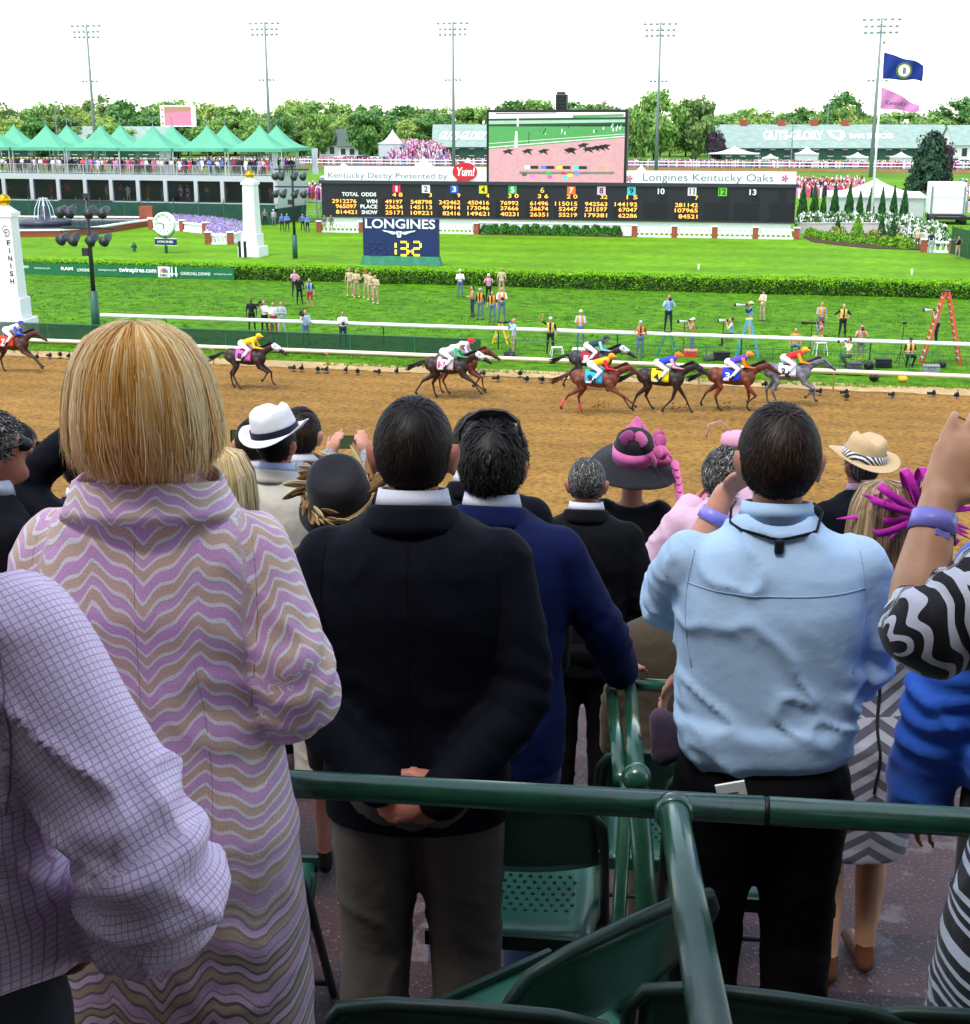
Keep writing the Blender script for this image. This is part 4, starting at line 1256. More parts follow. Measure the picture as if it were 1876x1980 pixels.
# ================================================================== TWO-STOREY MARQUEE
F0,F1=GZ(-30,421),GZ(536,433.5)
fm=Frame(F0,F1)
W=fm.W;DEP=8.4
zD=fm.at(300,341)[1];zDb=fm.at(300,349)[1];zW=fm.at(300,390)[1];zE=fm.at(300,286)[1];zP=fm.at(300,242)[1]
zD=fm.at(300,338)[1]
t=empty('hospitality_deck',fm.A,fm.rz,'two-storey grey hospitality deck with glazed lower floor and open upper floor','building')
m_alu=P('aluminium_grey','#b9bdbd',.5,metal=.3,var=.05)
m_glassd=M('dark_glazing',srgb('#15181c'),.08,c2=srgb('#262a30'),scale=.5,spec=.6)
b=MB();b.box(-8,W,0,DEP,zDb,zD);b.build('deck_floor',m_alu,t)
b=MB();b.box(-8,W,.05,DEP,zW-.5,zW);b.build('lower_floor',m_alu,t)
b=MB();b.box(-8,W-.2,3.2,DEP-.2,zW,zDb);b.build('inner_wall',P('interior_dark','#22201f',.8),t)
nb=14
us=[-14+0,8,62,113,165,215,267,320,379,430,480,533]
xsb=[fm.at(u,365)[0]for u in us]
for x in xsb:
	b=MB();b.box(x-.22,x+.22,-.06,.3,zW,zDb);b.build('column',m_alu,t)
for i in range(len(xsb)-1):
	b=MB();b.box(xsb[i]+.24,xsb[i+1]-.24,.16,.2,zW+.02,zDb-.02)
	o=b.build('pane',m_glassd,t)
	if i not in(10,):
		pass
# glazing must let the interior show a little
gm=m_glassd.node_tree.nodes['Principled BSDF'];gm.inputs['Alpha'].default_value=.38
b=MB();b.box(W-.1,W,.3,DEP,zW,zDb);b.build('side_wall',m_alu,t)
b=MB();b.box(-8,W,.2,DEP-.5,0,zW-.5);b.build('foundation',P('marquee_base','#28453a',.9),t)
# balustrade of the deck
for(xa,ya,xb,yb_)in((-8,.12,W-.1,.12),(W-.1,.12,W-.1,DEP-.3)):
	L=math.hypot(xb-xa,yb_-ya)
	b=MB()
	for z in(1.05,.15):b.bar((xa,ya,zD+z),(xb,yb_,zD+z),.045,.045)
	b.build('deck_rail',m_alu,t)
	n=int(L/1.9)
	b0=MB();b0.box(-.04,.04,-.04,.04,0,1.05);pm=b0.mesh('rail_post',m_alu)
	for i in range(n+1):link('rail_post',pm,t,(xa+(xb-xa)*i/n,ya+(yb_-ya)*i/n,zD))
	b=MB();n=int(L/.16)
	for i in range(n):
		x,y=xa+(xb-xa)*i/n,ya+(yb_-ya)*i/n
		b.box(x-.006,x+.006,y-.006,y+.006,zD+.15,zD+1.05)
	tag(b.build('rail_bars',m_alu,t),kind='stuff')
# green fence in front of it
m_gfence=P('green_fence_cloth','#1d4736',.85,var=.15,scale=1.5)
tf=empty('green_fence',fm.w(0,-1.6),fm.rz,'dark green cloth fence in front of the hospitality deck','fence')
zf=2.15
for i in range(15):
	xa,xb=-8+(W+8.6)*i/15,-8+(W+8.6)*(i+1)/15
	b=MB();b.box(xa+.05,xb-.05,0,.04,.05,zf);b.build('cloth_panel',m_gfence,tf)
	b=MB();b.tube([(xa,0,0),(xa,0,zf+.5)],.05,6);b.build('post',m_post_green,tf)
# peaked tents
m_tent=P('tent_green','#6cc09a',.6,var=.08,scale=.5,trans=.25)
def tent_roof(name,cx,cy,hw,hd,ze,zp,base,rz,label,group,mat,mast=True,val=.35):
	t=empty(name,base,rz,label,'tent',group)
	N_=10;vs,fs=[],[]
	prof=[(1-i/N_,(i/N_)**1.75)for i in range(N_+1)]
	for k,h in prof:
		k2=max(k,.01)
		for sx,sy in((-1,-1),(0,-1.0),(1,-1),(1.0,0),(1,1),(0,1.0),(-1,1),(-1.0,0)):
			sag=-.06*(zp-ze)*math.sin(PI*(1-k))*(1 if sx*sy else 0)
			vs.append((cx+sx*hw*k2,cy+sy*hd*k2,ze+(zp-ze)*h+sag))
	for i in range(N_):
		for j in range(8):
			fs.append((i*8+j,i*8+(j+1)%8,(i+1)*8+(j+1)%8,(i+1)*8+j))
	fs.append(tuple(N_*8+j for j in range(8)))
	b=MB();b.add(vs,fs);b.build('canopy',mat,t)
	b=MB()
	for(xa,ya,xb,yb_)in((-hw,-hd,hw,-hd),(hw,-hd,hw,hd),(hw,hd,-hw,hd),(-hw,hd,-hw,-hd)):
		b.bar((cx+xa,cy+ya,ze-val/2),(cx+xb,cy+yb_,ze-val/2),.03,val)
	b.build('valance',mat,t)
	for sx in(-1,1):
		for sy in(-1,1):
			b=MB();b.tube([(cx+sx*(hw-.1),cy+sy*(hd-.1),zD if group else 0),(cx+sx*(hw-.1),cy+sy*(hd-.1),ze)],.06,6);b.build('leg',m_alu,t)
	if mast:b=MB();b.tube([(cx,cy,zp-.3),(cx,cy,zp+.9)],.04,6);b.build('finial',m_metal,t)
	return t
fp=[fm.at(u,242)[0]for u in(-38,68,174,277,383,486)]
NM=['leftmost','second','third','fourth','fifth','rightmost']
hw=(fp[2]-fp[1])/2
for i,x in enumerate(fp):
	tent_roof('peaked_tent',x,2.05,hw*.985,2.0,zE,zP,fm.A,fm.rz,'%s green peaked tent of the front row on the deck'%NM[i],'green tents on the hospitality deck',m_tent)
	tent_roof('peaked_tent',x+.1,6.15,hw*.985,2.0,zE+.05,zP,fm.A,fm.rz,'%s green peaked tent of the back row on the deck'%NM[i],'green tents on the hospitality deck',m_tent)
# white draped curtains at the tent legs
m_drape=P('white_drape','#dcdfe0',.8,var=.05,trans=.3)
for i,u in enumerate((126,310,322,528,566)):
	x=fm.at(u,320)[0]
	y=.5 if i<4 else 6
	b=MB();n=8;vs=[];fs=[]
	for r_ in range(7):
		z=zD+.05+(zE-zD-.1)*r_/6;wd=.75 if r_ in(0,1,5,6)else .5+.1*abs(r_-3)
		for k in range(n+1):vs.append((x-wd/2+wd*k/n,y+.07*(-1)**k,z))
	for r_ in range(6):
		for k in range(n):a=r_*(n+1)+k;fs.append((a,a+1,a+n+2,a+n+1))
	b.add(vs,fs)
	o=b.build('drape',m_drape,None,fm.A,(0,0,fm.rz));tag(o,('gathered white drape at a tent leg, leftmost','gathered white drape left of the middle tent leg','gathered white drape right of the middle tent leg','gathered white drape at the deck corner','gathered white drape on the side of the deck')[i],'drape','white drapes on the deck')
# service stairs between deck and results board
p=GZ(600,430)
t=empty('service_stair',p,TA,'grey metal service stair and rails left of the results board','stair')
for k in range(8):
	b=MB();b.box(-1.0,1.0,k*.3,k*.3+.28,.25*k+.2,.25*k+.25);b.build('tread',m_metal,t)
for s in(-1,1):
	b=MB();b.tube([(s,0,1.1),(s,2.4,3.1),(s,5,3.1)],.04,6)
	for k in range(4):b.tube([(s,k*.8,k*.66),(s,k*.8,k*.66+1.1)],.03,6)
	b.tube([(s,5,0),(s,5,3.1)],.04,6);b.build('stair_rail',m_post_green,t)
b=MB();b.box(-1.1,1.1,2.4,5,1.95,2.1);b.build('landing',m_metal,t)
# white tents beyond the board
def simple_tent(u,vb,vt,wpx,dist,label,depth=6,peak=True,wall=True):
	p=PY(u,vb,dist);zp=PY(u,vt,dist).z;hw_=wpx/FPX*dist/2
	t=tent_roof('white_tent',0,0,hw_,depth/2,zp*.58,zp,(p.x,p.y,0),TA,label,None,P('tent_white','#eeeeec',.7,var=.03,trans=.2),False,.25)
	if wall:b=MB();b.box(-hw_+.2,hw_-.2,-depth/2+.2,depth/2-.2,0,zp*.55);b.build('side_wall',m_drape,t)
	return t
simple_tent(760,290,250,46,400,'white peaked tent right of the round dark tree')
simple_tent(665,330,313,60,220,'low white tent peeking over the left header of the board',8)
simple_tent(820,330,303,70,225,'larger white tent peeking over the header left of the red bubble',8)
simple_tent(905,330,305,56,222,'white tent peeking over the header above the red bubble',8)
simple_tent(1240,340,319,66,215,'white tent peeking over the right header beside the screen',8)
simple_tent(1420,305,283,92,390,'long white tent at the far rail left of the long barn',8,wall=False)
simple_tent(1490,305,297,30,385,'small white tent at the far rail in front of the long barn',6)
simple_tent(1560,305,283,44,385,'white peaked tent at the far rail below the roof lettering',6)
simple_tent(1658,305,294,40,385,'white tent at the far rail left of the flagpole',6)
simple_tent(1742,308,293,40,380,'white tent at the far rail right of the flagpole',6)
tg=tent_roof('green_canopy',0,0,3.6,3,2.2,4.0,Vector((PY(1812,308,375).x,375,0)),TA,'small green canopy at the far rail near the right edge',None,m_tent,False,.2)
simple_tent(1690,402,345,175,172,'big white marquee behind the row of conical shrubs',12)
# far vehicles and boxes
def box_trailer(u,vb,wpx,hpx,dist,label,mat,name='trailer'):
	p=PY(u,vb,dist);k=dist/FPX;w=wpx*k;h=hpx*k
	t=empty(name,(p.x,p.y,0),TA,label,'trailer')
	b=MB();b.box(-w/2,w/2,0,2.5,h*.28,h);bevel(b.build('body',mat,t),.06)
	b=MB();b.box(-w/2+.05,w/2-.05,-.015,-.002,h*.34,h*.5);b.build('stripe',m_red if mat is m_white else m_boardgrey,t)
	for s in(-.6,-.42,.5):
		b=MB();b.tube([(s*w/1.5,.05,h*.16),(s*w/1.5,.35,h*.16)],h*.16,12);b.build('wheel',m_black,t)
box_trailer(1255,324,78,20,230,'white and red trailer right of the video screen',m_white)
box_trailer(1390,322,42,17,260,'grey trailer on the infield right of the big leafy tree',m_alu)
box_trailer(1500,330,36,14,240,'pale box trailer on the infield below the roof lettering',m_wallw)
# parked cars far behind
def car(u,vb,dist,label,mat,rz=0.0):
	p=GZ(u,vb)if dist is None else PY(u,vb,dist)
	t=empty('parked_car',(p.x,p.y,0),TA+rz,label,'car','cars parked beyond the far rail')
	prof=[(-2.2,.35),(2.2,.35),(2.25,.8),(1.4,.95),(.8,1.45),(-1.1,1.5),(-1.9,1.0),(-2.25,.9)]
	b=MB();b.prism(prof,-.85,.85);bevel(b.build('body',mat,t),.08)
	b=MB();b.prism([(1.2,.98),(.72,1.38),(-1.02,1.42),(-1.6,1.02)],-.87,.87);b.build('window',m_win,t)
	wm=MB();wm.tube([(0,-.9,0),(0,-.7,0)],.33,12);wme=wm.mesh('wheel',m_black)
	for x in(-1.35,1.4):
		link('wheel',wme,t,(x,0,.33));link('wheel',wme,t,(x,1.6,.33))
CC=[('white',m_white),('silver',m_alu),('black',m_black),('dark red',P('car_red','#7a2028',.3,coat=.5)),('blue',P('car_blue','#2c4a7a',.3,coat=.5))]
rc=random.Random(4)
for i,u in enumerate((600,622,650,676,700,724,750,1835,1852,1868,1820)):
	n_,m_=CC[rc.randrange(5)]if u<1800 else CC[(i*2)%3]
	car(u,290,rc.uniform(386,398)if u<1800 else rc.uniform(360,372),'%s %s car beyond the far rail %s'%(ORD[i]if u<1800 else ORD[i-7],n_,'below the grey roofed houses' if u<1800 else 'right of the dark evergreen'),m_)
# ================================================================== FLAGPOLE AND PLANTED BED ON THE RIGHT
base=GZ(1683,449)
ztop=PY(1722,84,base.y).z
t=empty('flagpole',base,0,'tall white flagpole in the planted bed','flagpole')
b=MB();b.tube([(0,0,0),(0,0,ztop*.5),(0,0,ztop)],[.13,.1,.06],10);b.build('pole',m_pill,t,sm=True)
b=MB();b.ball((0,0,ztop+.12),.16,8);b.build('finial',m_gold,t,sm=True)
b=MB();b.lathe([(.45,0),(.4,.12),(.2,.2)],12);b.build('footing',m_metal,t)
def flag(name,label,zt_,zb_,L,mat,droop,seed):
	nx,nz=26,14;vs,fs=[],[]
	for j in range(nz+1):
		for i in range(nx+1):
			s,r_=i/nx,j/nz
			x=s*L;y=.28*s*math.sin(s*7+seed+r_*1.2)+.1*math.sin(s*15+r_*4+seed)
			z=zt_+(zb_-zt_)*r_-droop*s**1.1*(1-r_*.8)+.12*s*math.sin(s*9+seed*2)
			vs.append((x+.08,y,z))
	for j in range(nz):
		for i in range(nx):
			a=j*(nx+1)+i;fs.append((a,a+nx+1,a+nx+2,a+1))
	t=empty(name,base,TA*.3,label,'flag')
	b=MB();b.add(vs,fs);o=b.build('cloth',mat,t,sm=True)
	return t,(lambda s,r_:Vector(vs[int(round(r_*nz))*(nx+1)+int(round(s*nx))])),vs
def zat(u,v):return PY(u,v,base.y).z
z1,z2=zat(1720,101),zat(1719,152)
L=(1793-1719)/FPX*base.y
tb,at_,_=flag('blue_flag','dark blue state flag with round white seal, upper flag on the pole',z1,z2,L,P('flag_blue','#1a3488',.7,var=.12,trans=.25),1.2,.4)
c=at_(.5,.48)
for r_,m_,dy in((.78,P('seal_green','#4a6a48',.7),-.10),(.6,P('seal_gold','#c8bd88',.7),-.13),(.52,m_white,-.16)):
	b=MB();b.tube([c+Vector((0,dy-.02,-.1)),c+Vector((0,dy,-.1))],r_,24);b.build('seal',m_,tb)
b=MB();b.bar(c+Vector((-.05,-.2,-.4)),c+Vector((-.05,-.2,.2)),.12,.03,up=(0,1,0));b.bar(c+Vector((.1,-.2,-.38)),c+Vector((.1,-.2,.16)),.1,.03,up=(0,1,0));b.build('seal_figures',P('seal_print','#3c4a78',.7),tb)
z1,z2=zat(1719,168),zat(1716,210)
tp,at_,vv=flag('pink_flag','pink flag with dark script, lower flag on the pole',z1,z2,L*.96,P('flag_pink','#d88ac0',.7,var=.08,trans=.25),1.75,2.1)
lettering(tp,'Kentucky',.5,2.5,0,.55,0,P('flag_script','#7a2c6a',.7),bold=.0,shear=.25,
		 fn=lambda x,z:(lambda p:(x,p.y-.09,at_(.5,.68).z+z-.18*x*.3))(at_(min(1,x/L),.6)))
# mulch bed, low white wall, roses
edge=[(1556,459),(1572,468),(1625,475),(1690,481),(1752,483),(1778,484),(1788,478),(1755,462),(1725,449),(1562,452)]
pts=[GZ(u,v)for u,v in edge];c=sum(pts,Vector())/len(pts)
b=MB();b.add([p-c+Vector((0,0,.05))for p in pts],[tuple(range(len(pts)))]);b.add([(p-c)*1.03+Vector((0,0,.02))for p in pts],[tuple(range(len(pts)))])
tag(b.build('planted_bed',m_mulch,None,c),kind='structure')
WL=[(1546,452),(1600,451.5),(1720,451.5),(1752,461),(1790,476)]
wp=[GZ(u,v)for u,v in WL]
b=MB()
for i in range(len(wp)-1):
	b.bar(wp[i]-wp[0]+Vector((0,0,.5)),wp[i+1]-wp[0]+Vector((0,0,.5)),.3,1.0)
	b.bar(wp[i]-wp[0]+Vector((0,0,1.05)),wp[i+1]-wp[0]+Vector((0,0,1.05)),.42,.1)
tag(b.build('retaining_wall',P('cream_wall','#d6cfc0',.7),None,wp[0]),'low cream retaining wall under the white rose bushes','wall')
rnd=np.random.default_rng(77)
m_rose=M('white_rose',srgb('#e9eae0'),.7,c2=srgb('#f6f6f0'),scale=5)
RB=shrub_meshes(3,.12,[m_sh1,m_sh2,m_rose],9,None,False,900,.42)
RL=[(1558,441),(1580,441),(1602,441),(1624,441),(1646,441),(1668,441),(1690,441),(1712,442),(1732,444),(1750,449),(1766,455),(1782,460),(1797,464),(1812,467)]
for k,(u,v)in enumerate(RL):
	p=GZ(u,v+8)
	shrub(RB[k%3],p,2.4,2.0 if k<9 else 2.1,'%s bushy white rose shrub from the left above the retaining wall'%ORD[k],'white rose shrubs above the retaining wall',COREB,'rose bush','rose_bush')
for k,(zx,zt_,w)in enumerate(((1005,950,60),(1065,950,56),(1112,985,40),(1170,950,58),(1245,955,60),(1300,990,50),(1355,975,50),(1415,972,48),(1475,965,50),(1530,958,52))):
	u=1175.4+zx*.3735;p=GZ(u,428);h=PY(u,zt_*.3735,p.y).z;wd=w*.3735/FPX*p.y
	shrub(CON[k%3],(p.x,p.y,0),wd,h,'dark conical evergreen shrub, %s in the row behind the roses'%['first','second','third','fourth','fifth','sixth','seventh','eighth','ninth','tenth'][k],'conical evergreens behind the roses',COREC,'shrub','conical_shrub')
for k,(zx,zy)in enumerate(((1045,1215),(1070,1224),(1100,1231),(1135,1239),(1175,1244),(1220,1248),(1265,1253),(1312,1257),(1370,1263),(1440,1270),(1490,1276),(1545,1280))):
	u,v=1175.4+zx*.3735,zy*.3735+2
	shrub(SHB[k%2],GZ(u,v),1.15 if k<9 else 1.6,.8 if k<9 else .95,'clipped round box shrub, %s along the bed edge'%['first','second','third','fourth','fifth','sixth','seventh','eighth','ninth','tenth','eleventh','last'][k],'clipped box shrubs along the planted bed',COREB,'shrub','box_shrub')
p=GZ(1657,462);shrub(LIM[0],p,1.5,2.2,'lime green cone-shaped shrub left of the flagpole',None,None)
shrub(LIM[0],GZ(1655,463),1.2,1.9,'second lime green cone shrub against the first',None,None)
for k,(u,v,h,w)in enumerate(((1619,455,1.9,.8),(1704,455,2.1,.8),(1726,459,2.0,.8))):
	shrub(CON[k],GZ(u,v),w,h,'thin young evergreen in the planted bed, %s'%['leftmost','just right of the flagpole','rightmost'][k],'thin young evergreens in the bed',None)
m_yel=M('yellow_flower_leaf',srgb('#c8b93a'),.7,c2=srgb('#8fa83a'),scale=4)
YB=shrub_meshes(1,.16,[m_yel,m_sh2],14,None,False,160)
for k,(u,v)in enumerate(((1613,456),(1628,457),(1688,463),(1742,470))):
	shrub(YB[0],GZ(u,v),1.2,1.0,'yellow leafy perennial in the planted bed, %s'%['leftmost','second from the left','at the foot of the flagpole','rightmost'][k],'yellow perennials in the bed',None,'plant','yellow_perennial')
balustrade(GZ(1786,488),GZ(1840,489),'short white balustrade at the right end of the planted bed',1)
# green fence on the far right edge
A,B=GZ(1838,492),GZ(1905,512)
f=Frame(A,B)
t=empty('boundary_fence',A,f.rz,'dark green boundary fence at the right edge behind the hedge','fence')
for i in range(4):
	x=f.W*i/4
	b=MB();b.box(x+.05,x+f.W/4-.05,0,.03,.1,2.3);b.build('mesh_panel',m_fab,t)
	b=MB();b.tube([(x,0,0),(x,0,2.5)],.05,6);b.build('post',m_post_green,t)
# white articulated truck seen from behind
p=GZ(1829,432);k=p.y/FPX
t=empty('truck',(p.x,p.y,0),math.radians(-10),'white truck body with black chassis behind the rose bushes','truck')
w,h=66*k,76*k
b=MB();b.box(-w/2,w/2,0,3.0,.95,h);bevel(b.build('cab',m_white,t),.16,3)
b=MB();b.box(-w/2+.12,-w/2+.16,-.03,0,1.2,h-.3);b.box(w/2-.16,w/2-.12,-.03,0,1.2,h-.3);b.box(-w/2+.3,w/2-.3,-.02,0,h*.62,h*.62+.04);b.build('panel_seams',m_alu,t)
b=MB();b.box(-w*.32,w*.32,-.03,-.002,h*.66,h*.88);b.build('rear_panel',m_header,t)
for s in(-1,1):
	b=MB();b.tube([(s*(w/2-.2),-.25,.5),(s*(w/2-.2),-.25,h*.9)],.09,8);b.build('exhaust_stack',m_metal,t)
b=MB();b.box(-w/2+.3,w/2+1.3,-2.4,-.1,.55,.85);b.box(-w/2+.2,w/2-.2,-.1,2.8,.5,.95);b.build('chassis',m_black,t)
for x in(-w/2+.35,w/2-.35):
	for y in(-1.9,-.8,2.0):
		b=MB();b.tube([(x-.25,y,.5),(x+.25,y,.5)],.5,14);b.build('wheel',m_black,t)
b=MB();b.box(w/2+.4,w/2+1.2,-2.45,-2.41,.35,.95);b.build('number_board',m_white,t)
# ================================================================== PEOPLE AT A DISTANCE
SKINS=[P('skin_fair','#c98f74',.55,var=.06,spec=.3),P('skin_tan','#b07a5c',.55,var=.06),P('skin_brown','#6d4630',.55,var=.06)]
def cloth(hx,rough=.85):
	return P('cloth_'+hx.strip('#'),hx,rough,var=.12,scale=9,bump=.25,bscale=14)
m_hair_br=P('hair_brown','#2e2018',.6);m_hair_gr=P('hair_grey','#8a8782',.6);m_hair_bl=P('hair_blond','#b8945c',.6);m_hair_bk=P('hair_black','#15120f',.6)
HAIRS=[m_hair_br,m_hair_bk,m_hair_gr,m_hair_bl]
m_shoe=P('shoe_leather','#1c1816',.5)
ARMS={  # (elbow, wrist) for the right side, mirrored for the left
	'down':((.26,-.03,1.14),(.27,.06,.88)),
	'face':((.27,.17,1.24),(.09,.25,1.56)),
	'fold':((.27,.06,1.13),(-.03,.24,1.18)),
	'hold':((.25,.06,1.14),(.1,.33,1.18)),
	'hip':((.42,-.1,1.18),(.17,.03,1.02)),
	'up':((.38,.12,1.56),(.34,.2,1.82)),
	'fwd':((.24,.22,1.28),(.2,.48,1.32)),
	'back':((.27,-.12,1.14),(.06,-.17,.95)),
}
def human_prims(ra='down',la='down',legs='stand',female=False,hat=None,hair='short',bottom='trousers',sleeve='long',step=.1,heavy=1.0):
	"""tags: 0 skin 1 top 2 bottom 3 shoe 4 hair 5 hat"""
	p=[]
	dz=0.0
	H=.93
	if legs=='sit':dz=-.38
	if legs=='kneel':dz=-.44
	if legs=='crouch':dz=-.40
	Z=lambda z:z+dz
	sw=.17 if female else .195
	w=heavy
	p.append(cap((0,0,Z(1.02)),(0,.01,Z(1.34)),.135*w if not female else .12,.165*w if not female else .14,1,(1,.68)))
	p.append(cap((-sw+.03,0,Z(1.415)),(sw-.03,0,Z(1.415)),.07,.07,1))
	p.append(cap((-.07,0,Z(.95)),(.07,0,Z(.95)),.12*w,.12*w,2))
	p.append(cap((0,0,Z(1.44)),(0,.02,Z(1.56)),.055,.052,0))
	p.append(ell((0,.02,Z(1.645)),(.078,.098,.115),0))
	p.append(ell((0,.12,Z(1.625)),(.014,.018,.022),0))
	p.append(ell((0,-.012,Z(1.675)),(.083,.098,.098),4))
	if hair=='long':
		p.append(cap((0,-.07,Z(1.66)),(0,-.09,Z(1.42)),.085,.07,4,(1,.6)))
	if hat=='cap':
		p.append(ell((0,0,Z(1.71)),(.09,.11,.07),5));p.append(cap((0,.1,Z(1.7)),(0,.17,Z(1.69)),.05,.045,5,(1.2,.35),(0,0,1)))
	if hat=='brim':
		p.append(ell((0,0,Z(1.73)),(.09,.105,.08),5));p.append(ell((0,0,Z(1.70)),(.19,.2,.022),5))
	for s,a in((1,ra),(-1,la)):
		e,wv=ARMS[a]
		sh=Vector((s*sw,0,Z(1.41)));e=Vector((s*e[0]*(sw/.195),e[1],Z(e[2])));wv=Vector((s*wv[0],wv[1],Z(wv[2])))
		p.append(cap(sh,e,.058,.046,1));p.append(cap(e,wv,.044,.033,1 if sleeve=='long' else 0))
		d=(wv-e).normalized()
		p.append(cap(wv,wv+d*.085,.034,.03,0,(1.15,.6)))
	for s in(1,-1):
		hp=Vector((s*.09,0,Z(.93)))
		if legs=='stand':
			kn=Vector((s*(.1+step*.3),.02,.5));an=Vector((s*(.1+step*.6),-.02,.09))
		elif legs=='stride':
			kn=Vector((s*.1,.12*s+.05,.5));an=Vector((s*.1,.2*s-.05,.09))
		elif legs in('sit',):
			kn=Vector((s*.14,.42,.56));an=Vector((s*.14,.40,.09))
		elif legs=='crouch':
			kn=Vector((s*.17,.36,.56));an=Vector((s*.14,.05,.09))
		else:
			kn=Vector((s*.13,.3,.5 if s>0 else .1));an=Vector((s*.12,.3 if s>0 else-.2,.09))
		lm=2 if bottom in('trousers','shorts')else 0
		if bottom in('dress','skirt')and legs=='stand':
			p.append(cap((s*.05,0,.9),(s*.085,0,.62),.12,.1,1 if bottom=='dress' else 2,(1,.85)))
		p.append(cap(hp,kn,.088*w,.062,lm));p.append(cap(kn,an,.058,.042,0 if bottom=='shorts' else lm))
		p.append(cap((an.x,an.y+.0,.05),(an.x,an.y+.15,.04),.045,.04,3,(1,.8),(0,0,1)))
	return p
_HB={}
def human_mesh(voxel=.026,vest=False,**k):
	key=(voxel,vest,tuple(sorted(k.items())))
	if key in _HB:return _HB[key]
	pr=human_prims(**k)
	dz={'sit':-.38,'kneel':-.44,'crouch':-.40}.get(k.get('legs'),0)
	shorts=k.get('bottom')=='shorts'
	def rt(C,mi,near):
		mi=mi.copy();z=C[:,2]-dz
		face=(mi==4)&(C[:,1]>.045)&(z<1.70)
		mi[face]=0
		if k.get('hat')is None:pass
		if shorts:pass
		if vest:
			a=(mi==1)&(np.abs(C[:,0])<.175)&(z>1.03)&(z<1.5)
			front=(C[:,1]>0)&(np.abs(C[:,0])<.05)
			mi[a&~front]=6
		return mi
	me=blob('body',pr,voxel,[None]*7,3,rt)
	_HB[key]=me
	return me
def person(pos,rz,label,cols,group=None,scale=1.0,vest=None,skin=0,hairm=0,shoe=None,voxel=.026,name='person',cat='person',**k):
	"""cols: top, bottom, hat"""
	me=human_mesh(voxel,vest is not None,**k)
	o=link(name,me,None,pos,(0,0,rz))
	o.scale=(scale,scale,scale)
	ms=[SKINS[skin],cols[0],cols[1],shoe or m_shoe,HAIRS[hairm],cols[2]if len(cols)>2 else cols[0],vest or cols[0]]
	if me.materials[0]is None:
		for i,m in enumerate(ms):me.materials[i]=m
	for i,m in enumerate(ms):
		o.material_slots[i].link='OBJECT';o.material_slots[i].material=m
	return tag(o,label,cat,group)
# ------------------------------------------------------------------ held and standing equipment
m_camblack=P('camera_black','#16171a',.4,var=.15)
m_lenswhite=P('lens_white','#d5d3cc',.4)
def camera_thing(pos,rz,L,label,white=False,pod=0.0,name='camera',video=False,tilt=0.0,group=None):
	"""lens points along local +Y"""
	t=empty(name,pos,rz,label,'camera',group)
	b=MB();b.box(-.075,.075,-.09,.0,-.05,.05);b.box(-.035,.035,-.08,-.02,.05,.085)
	if video:b.box(-.07,.07,-.3,.0,-.09,.11);b.box(-.02,.02,-.2,.05,.11,.17)
	bevel(b.build('camera_body',m_camblack,t),.012)
	b=MB();b.tube([(0,0,0),(0,L*.5,0),(0,L*.55,0),(0,L*.85,0)],[.042,.046,.062,.068],12);b.build('lens',m_lenswhite if white else m_camblack,t,sm=True)
	b=MB();b.tube([(0,L*.85,0),(0,L,0)],[.075,.08],12);b.build('lens_hood',m_camblack,t,sm=True)
	if pod:b=MB();b.tube([(0,L*.3,-.05),(0,L*.3,-pod)],.018,6);b.build('monopod',m_camblack,t)
	return t
CW={}
def hexm(h):return cloth(h)
OR,YE,LB=hexm('#e6923c'),hexm('#e9b95a'),hexm('#7fb2dc')
WH,NV,BK,KH,JE,DJ,GY,LG,RD=hexm('#e9e9ea'),hexm('#1c2338'),hexm('#191a1d'),hexm('#b5a37c'),hexm('#5f7390'),hexm('#2b3650'),hexm('#74777c'),hexm('#a9adb3'),hexm('#b02840')
TAN,PK,MR,SB=hexm('#c9b58c'),hexm('#dba3b8'),hexm('#6a2430'),hexm('#a9c4dc')
FC=PI   # facing the camera
def G0(u,v):p=GZ(u,v);return Vector((p.x,p.y,.03))
PG='photographers and crew on the turf course'
def pp(u,v,face,label,cols,cam=None,up=0.0,**k):
	p=G0(u,v);p.z+=up
	o=person(p,math.radians(face),label,cols,PG,**k)
	if cam:
		s=k.get('scale',1.0)
		dz={'sit':-.38,'kneel':-.44,'crouch':-.40}.get(k.get('legs'),0)
		a=math.radians(face);f_=Vector((-math.sin(a),math.cos(a),0))
		h=(1.6 if cam[0]in('face','shoulder')else 1.2)+dz
		c=p+f_*.26+Vector((0,0,h))*s
		if cam[0]=='shoulder':c=p+f_*.12+Vector((math.cos(a)*.2,math.sin(a)*.2,1.58))
		camera_thing(c,a,cam[1],cam[2],cam[3]if len(cam)>3 else False,cam[4]if len(cam)>4 else 0,video=cam[0]=='shoulder',group='cameras held by the photographers')
	return o
# facing angles: 180 towards the grandstand, 90 towards picture left, -90 towards picture right
pp(488,642,180,'man in black suit and white shirt left of the television crew',(BK,BK),skin=2,hairm=1)
pp(513,647,165,'cameraman in white shirt and black trousers shouldering a video camera',(WH,BK),('shoulder',.3,'black shoulder video camera of the cameraman beside the black suit'),ra='face',la='hold',sleeve='short')
pp(530,648,190,'woman with long hair, white top and red trousers beside the cameraman',(WH,RD),female=True,hair='long',ra='hold',la='hold',scale=.97)
pp(546,649,175,'man in light grey suit right of the woman in red trousers',(LG,LG),ra='fold',la='fold')
pp(592,668,200,'cameraman in pale blue shirt and jeans behind the mesh fence',(SB,JE),('shoulder',.32,'black shoulder video camera above the mesh fence'),ra='face',la='hold',sleeve='short')
pp(664,672,190,'man in white shirt and dark jeans holding a camera low',(WH,DJ),('low',.2,'small black camera in the hands of the man in white shirt'),ra='hold',la='hold',sleeve='short',skin=1,heavy=1.1)
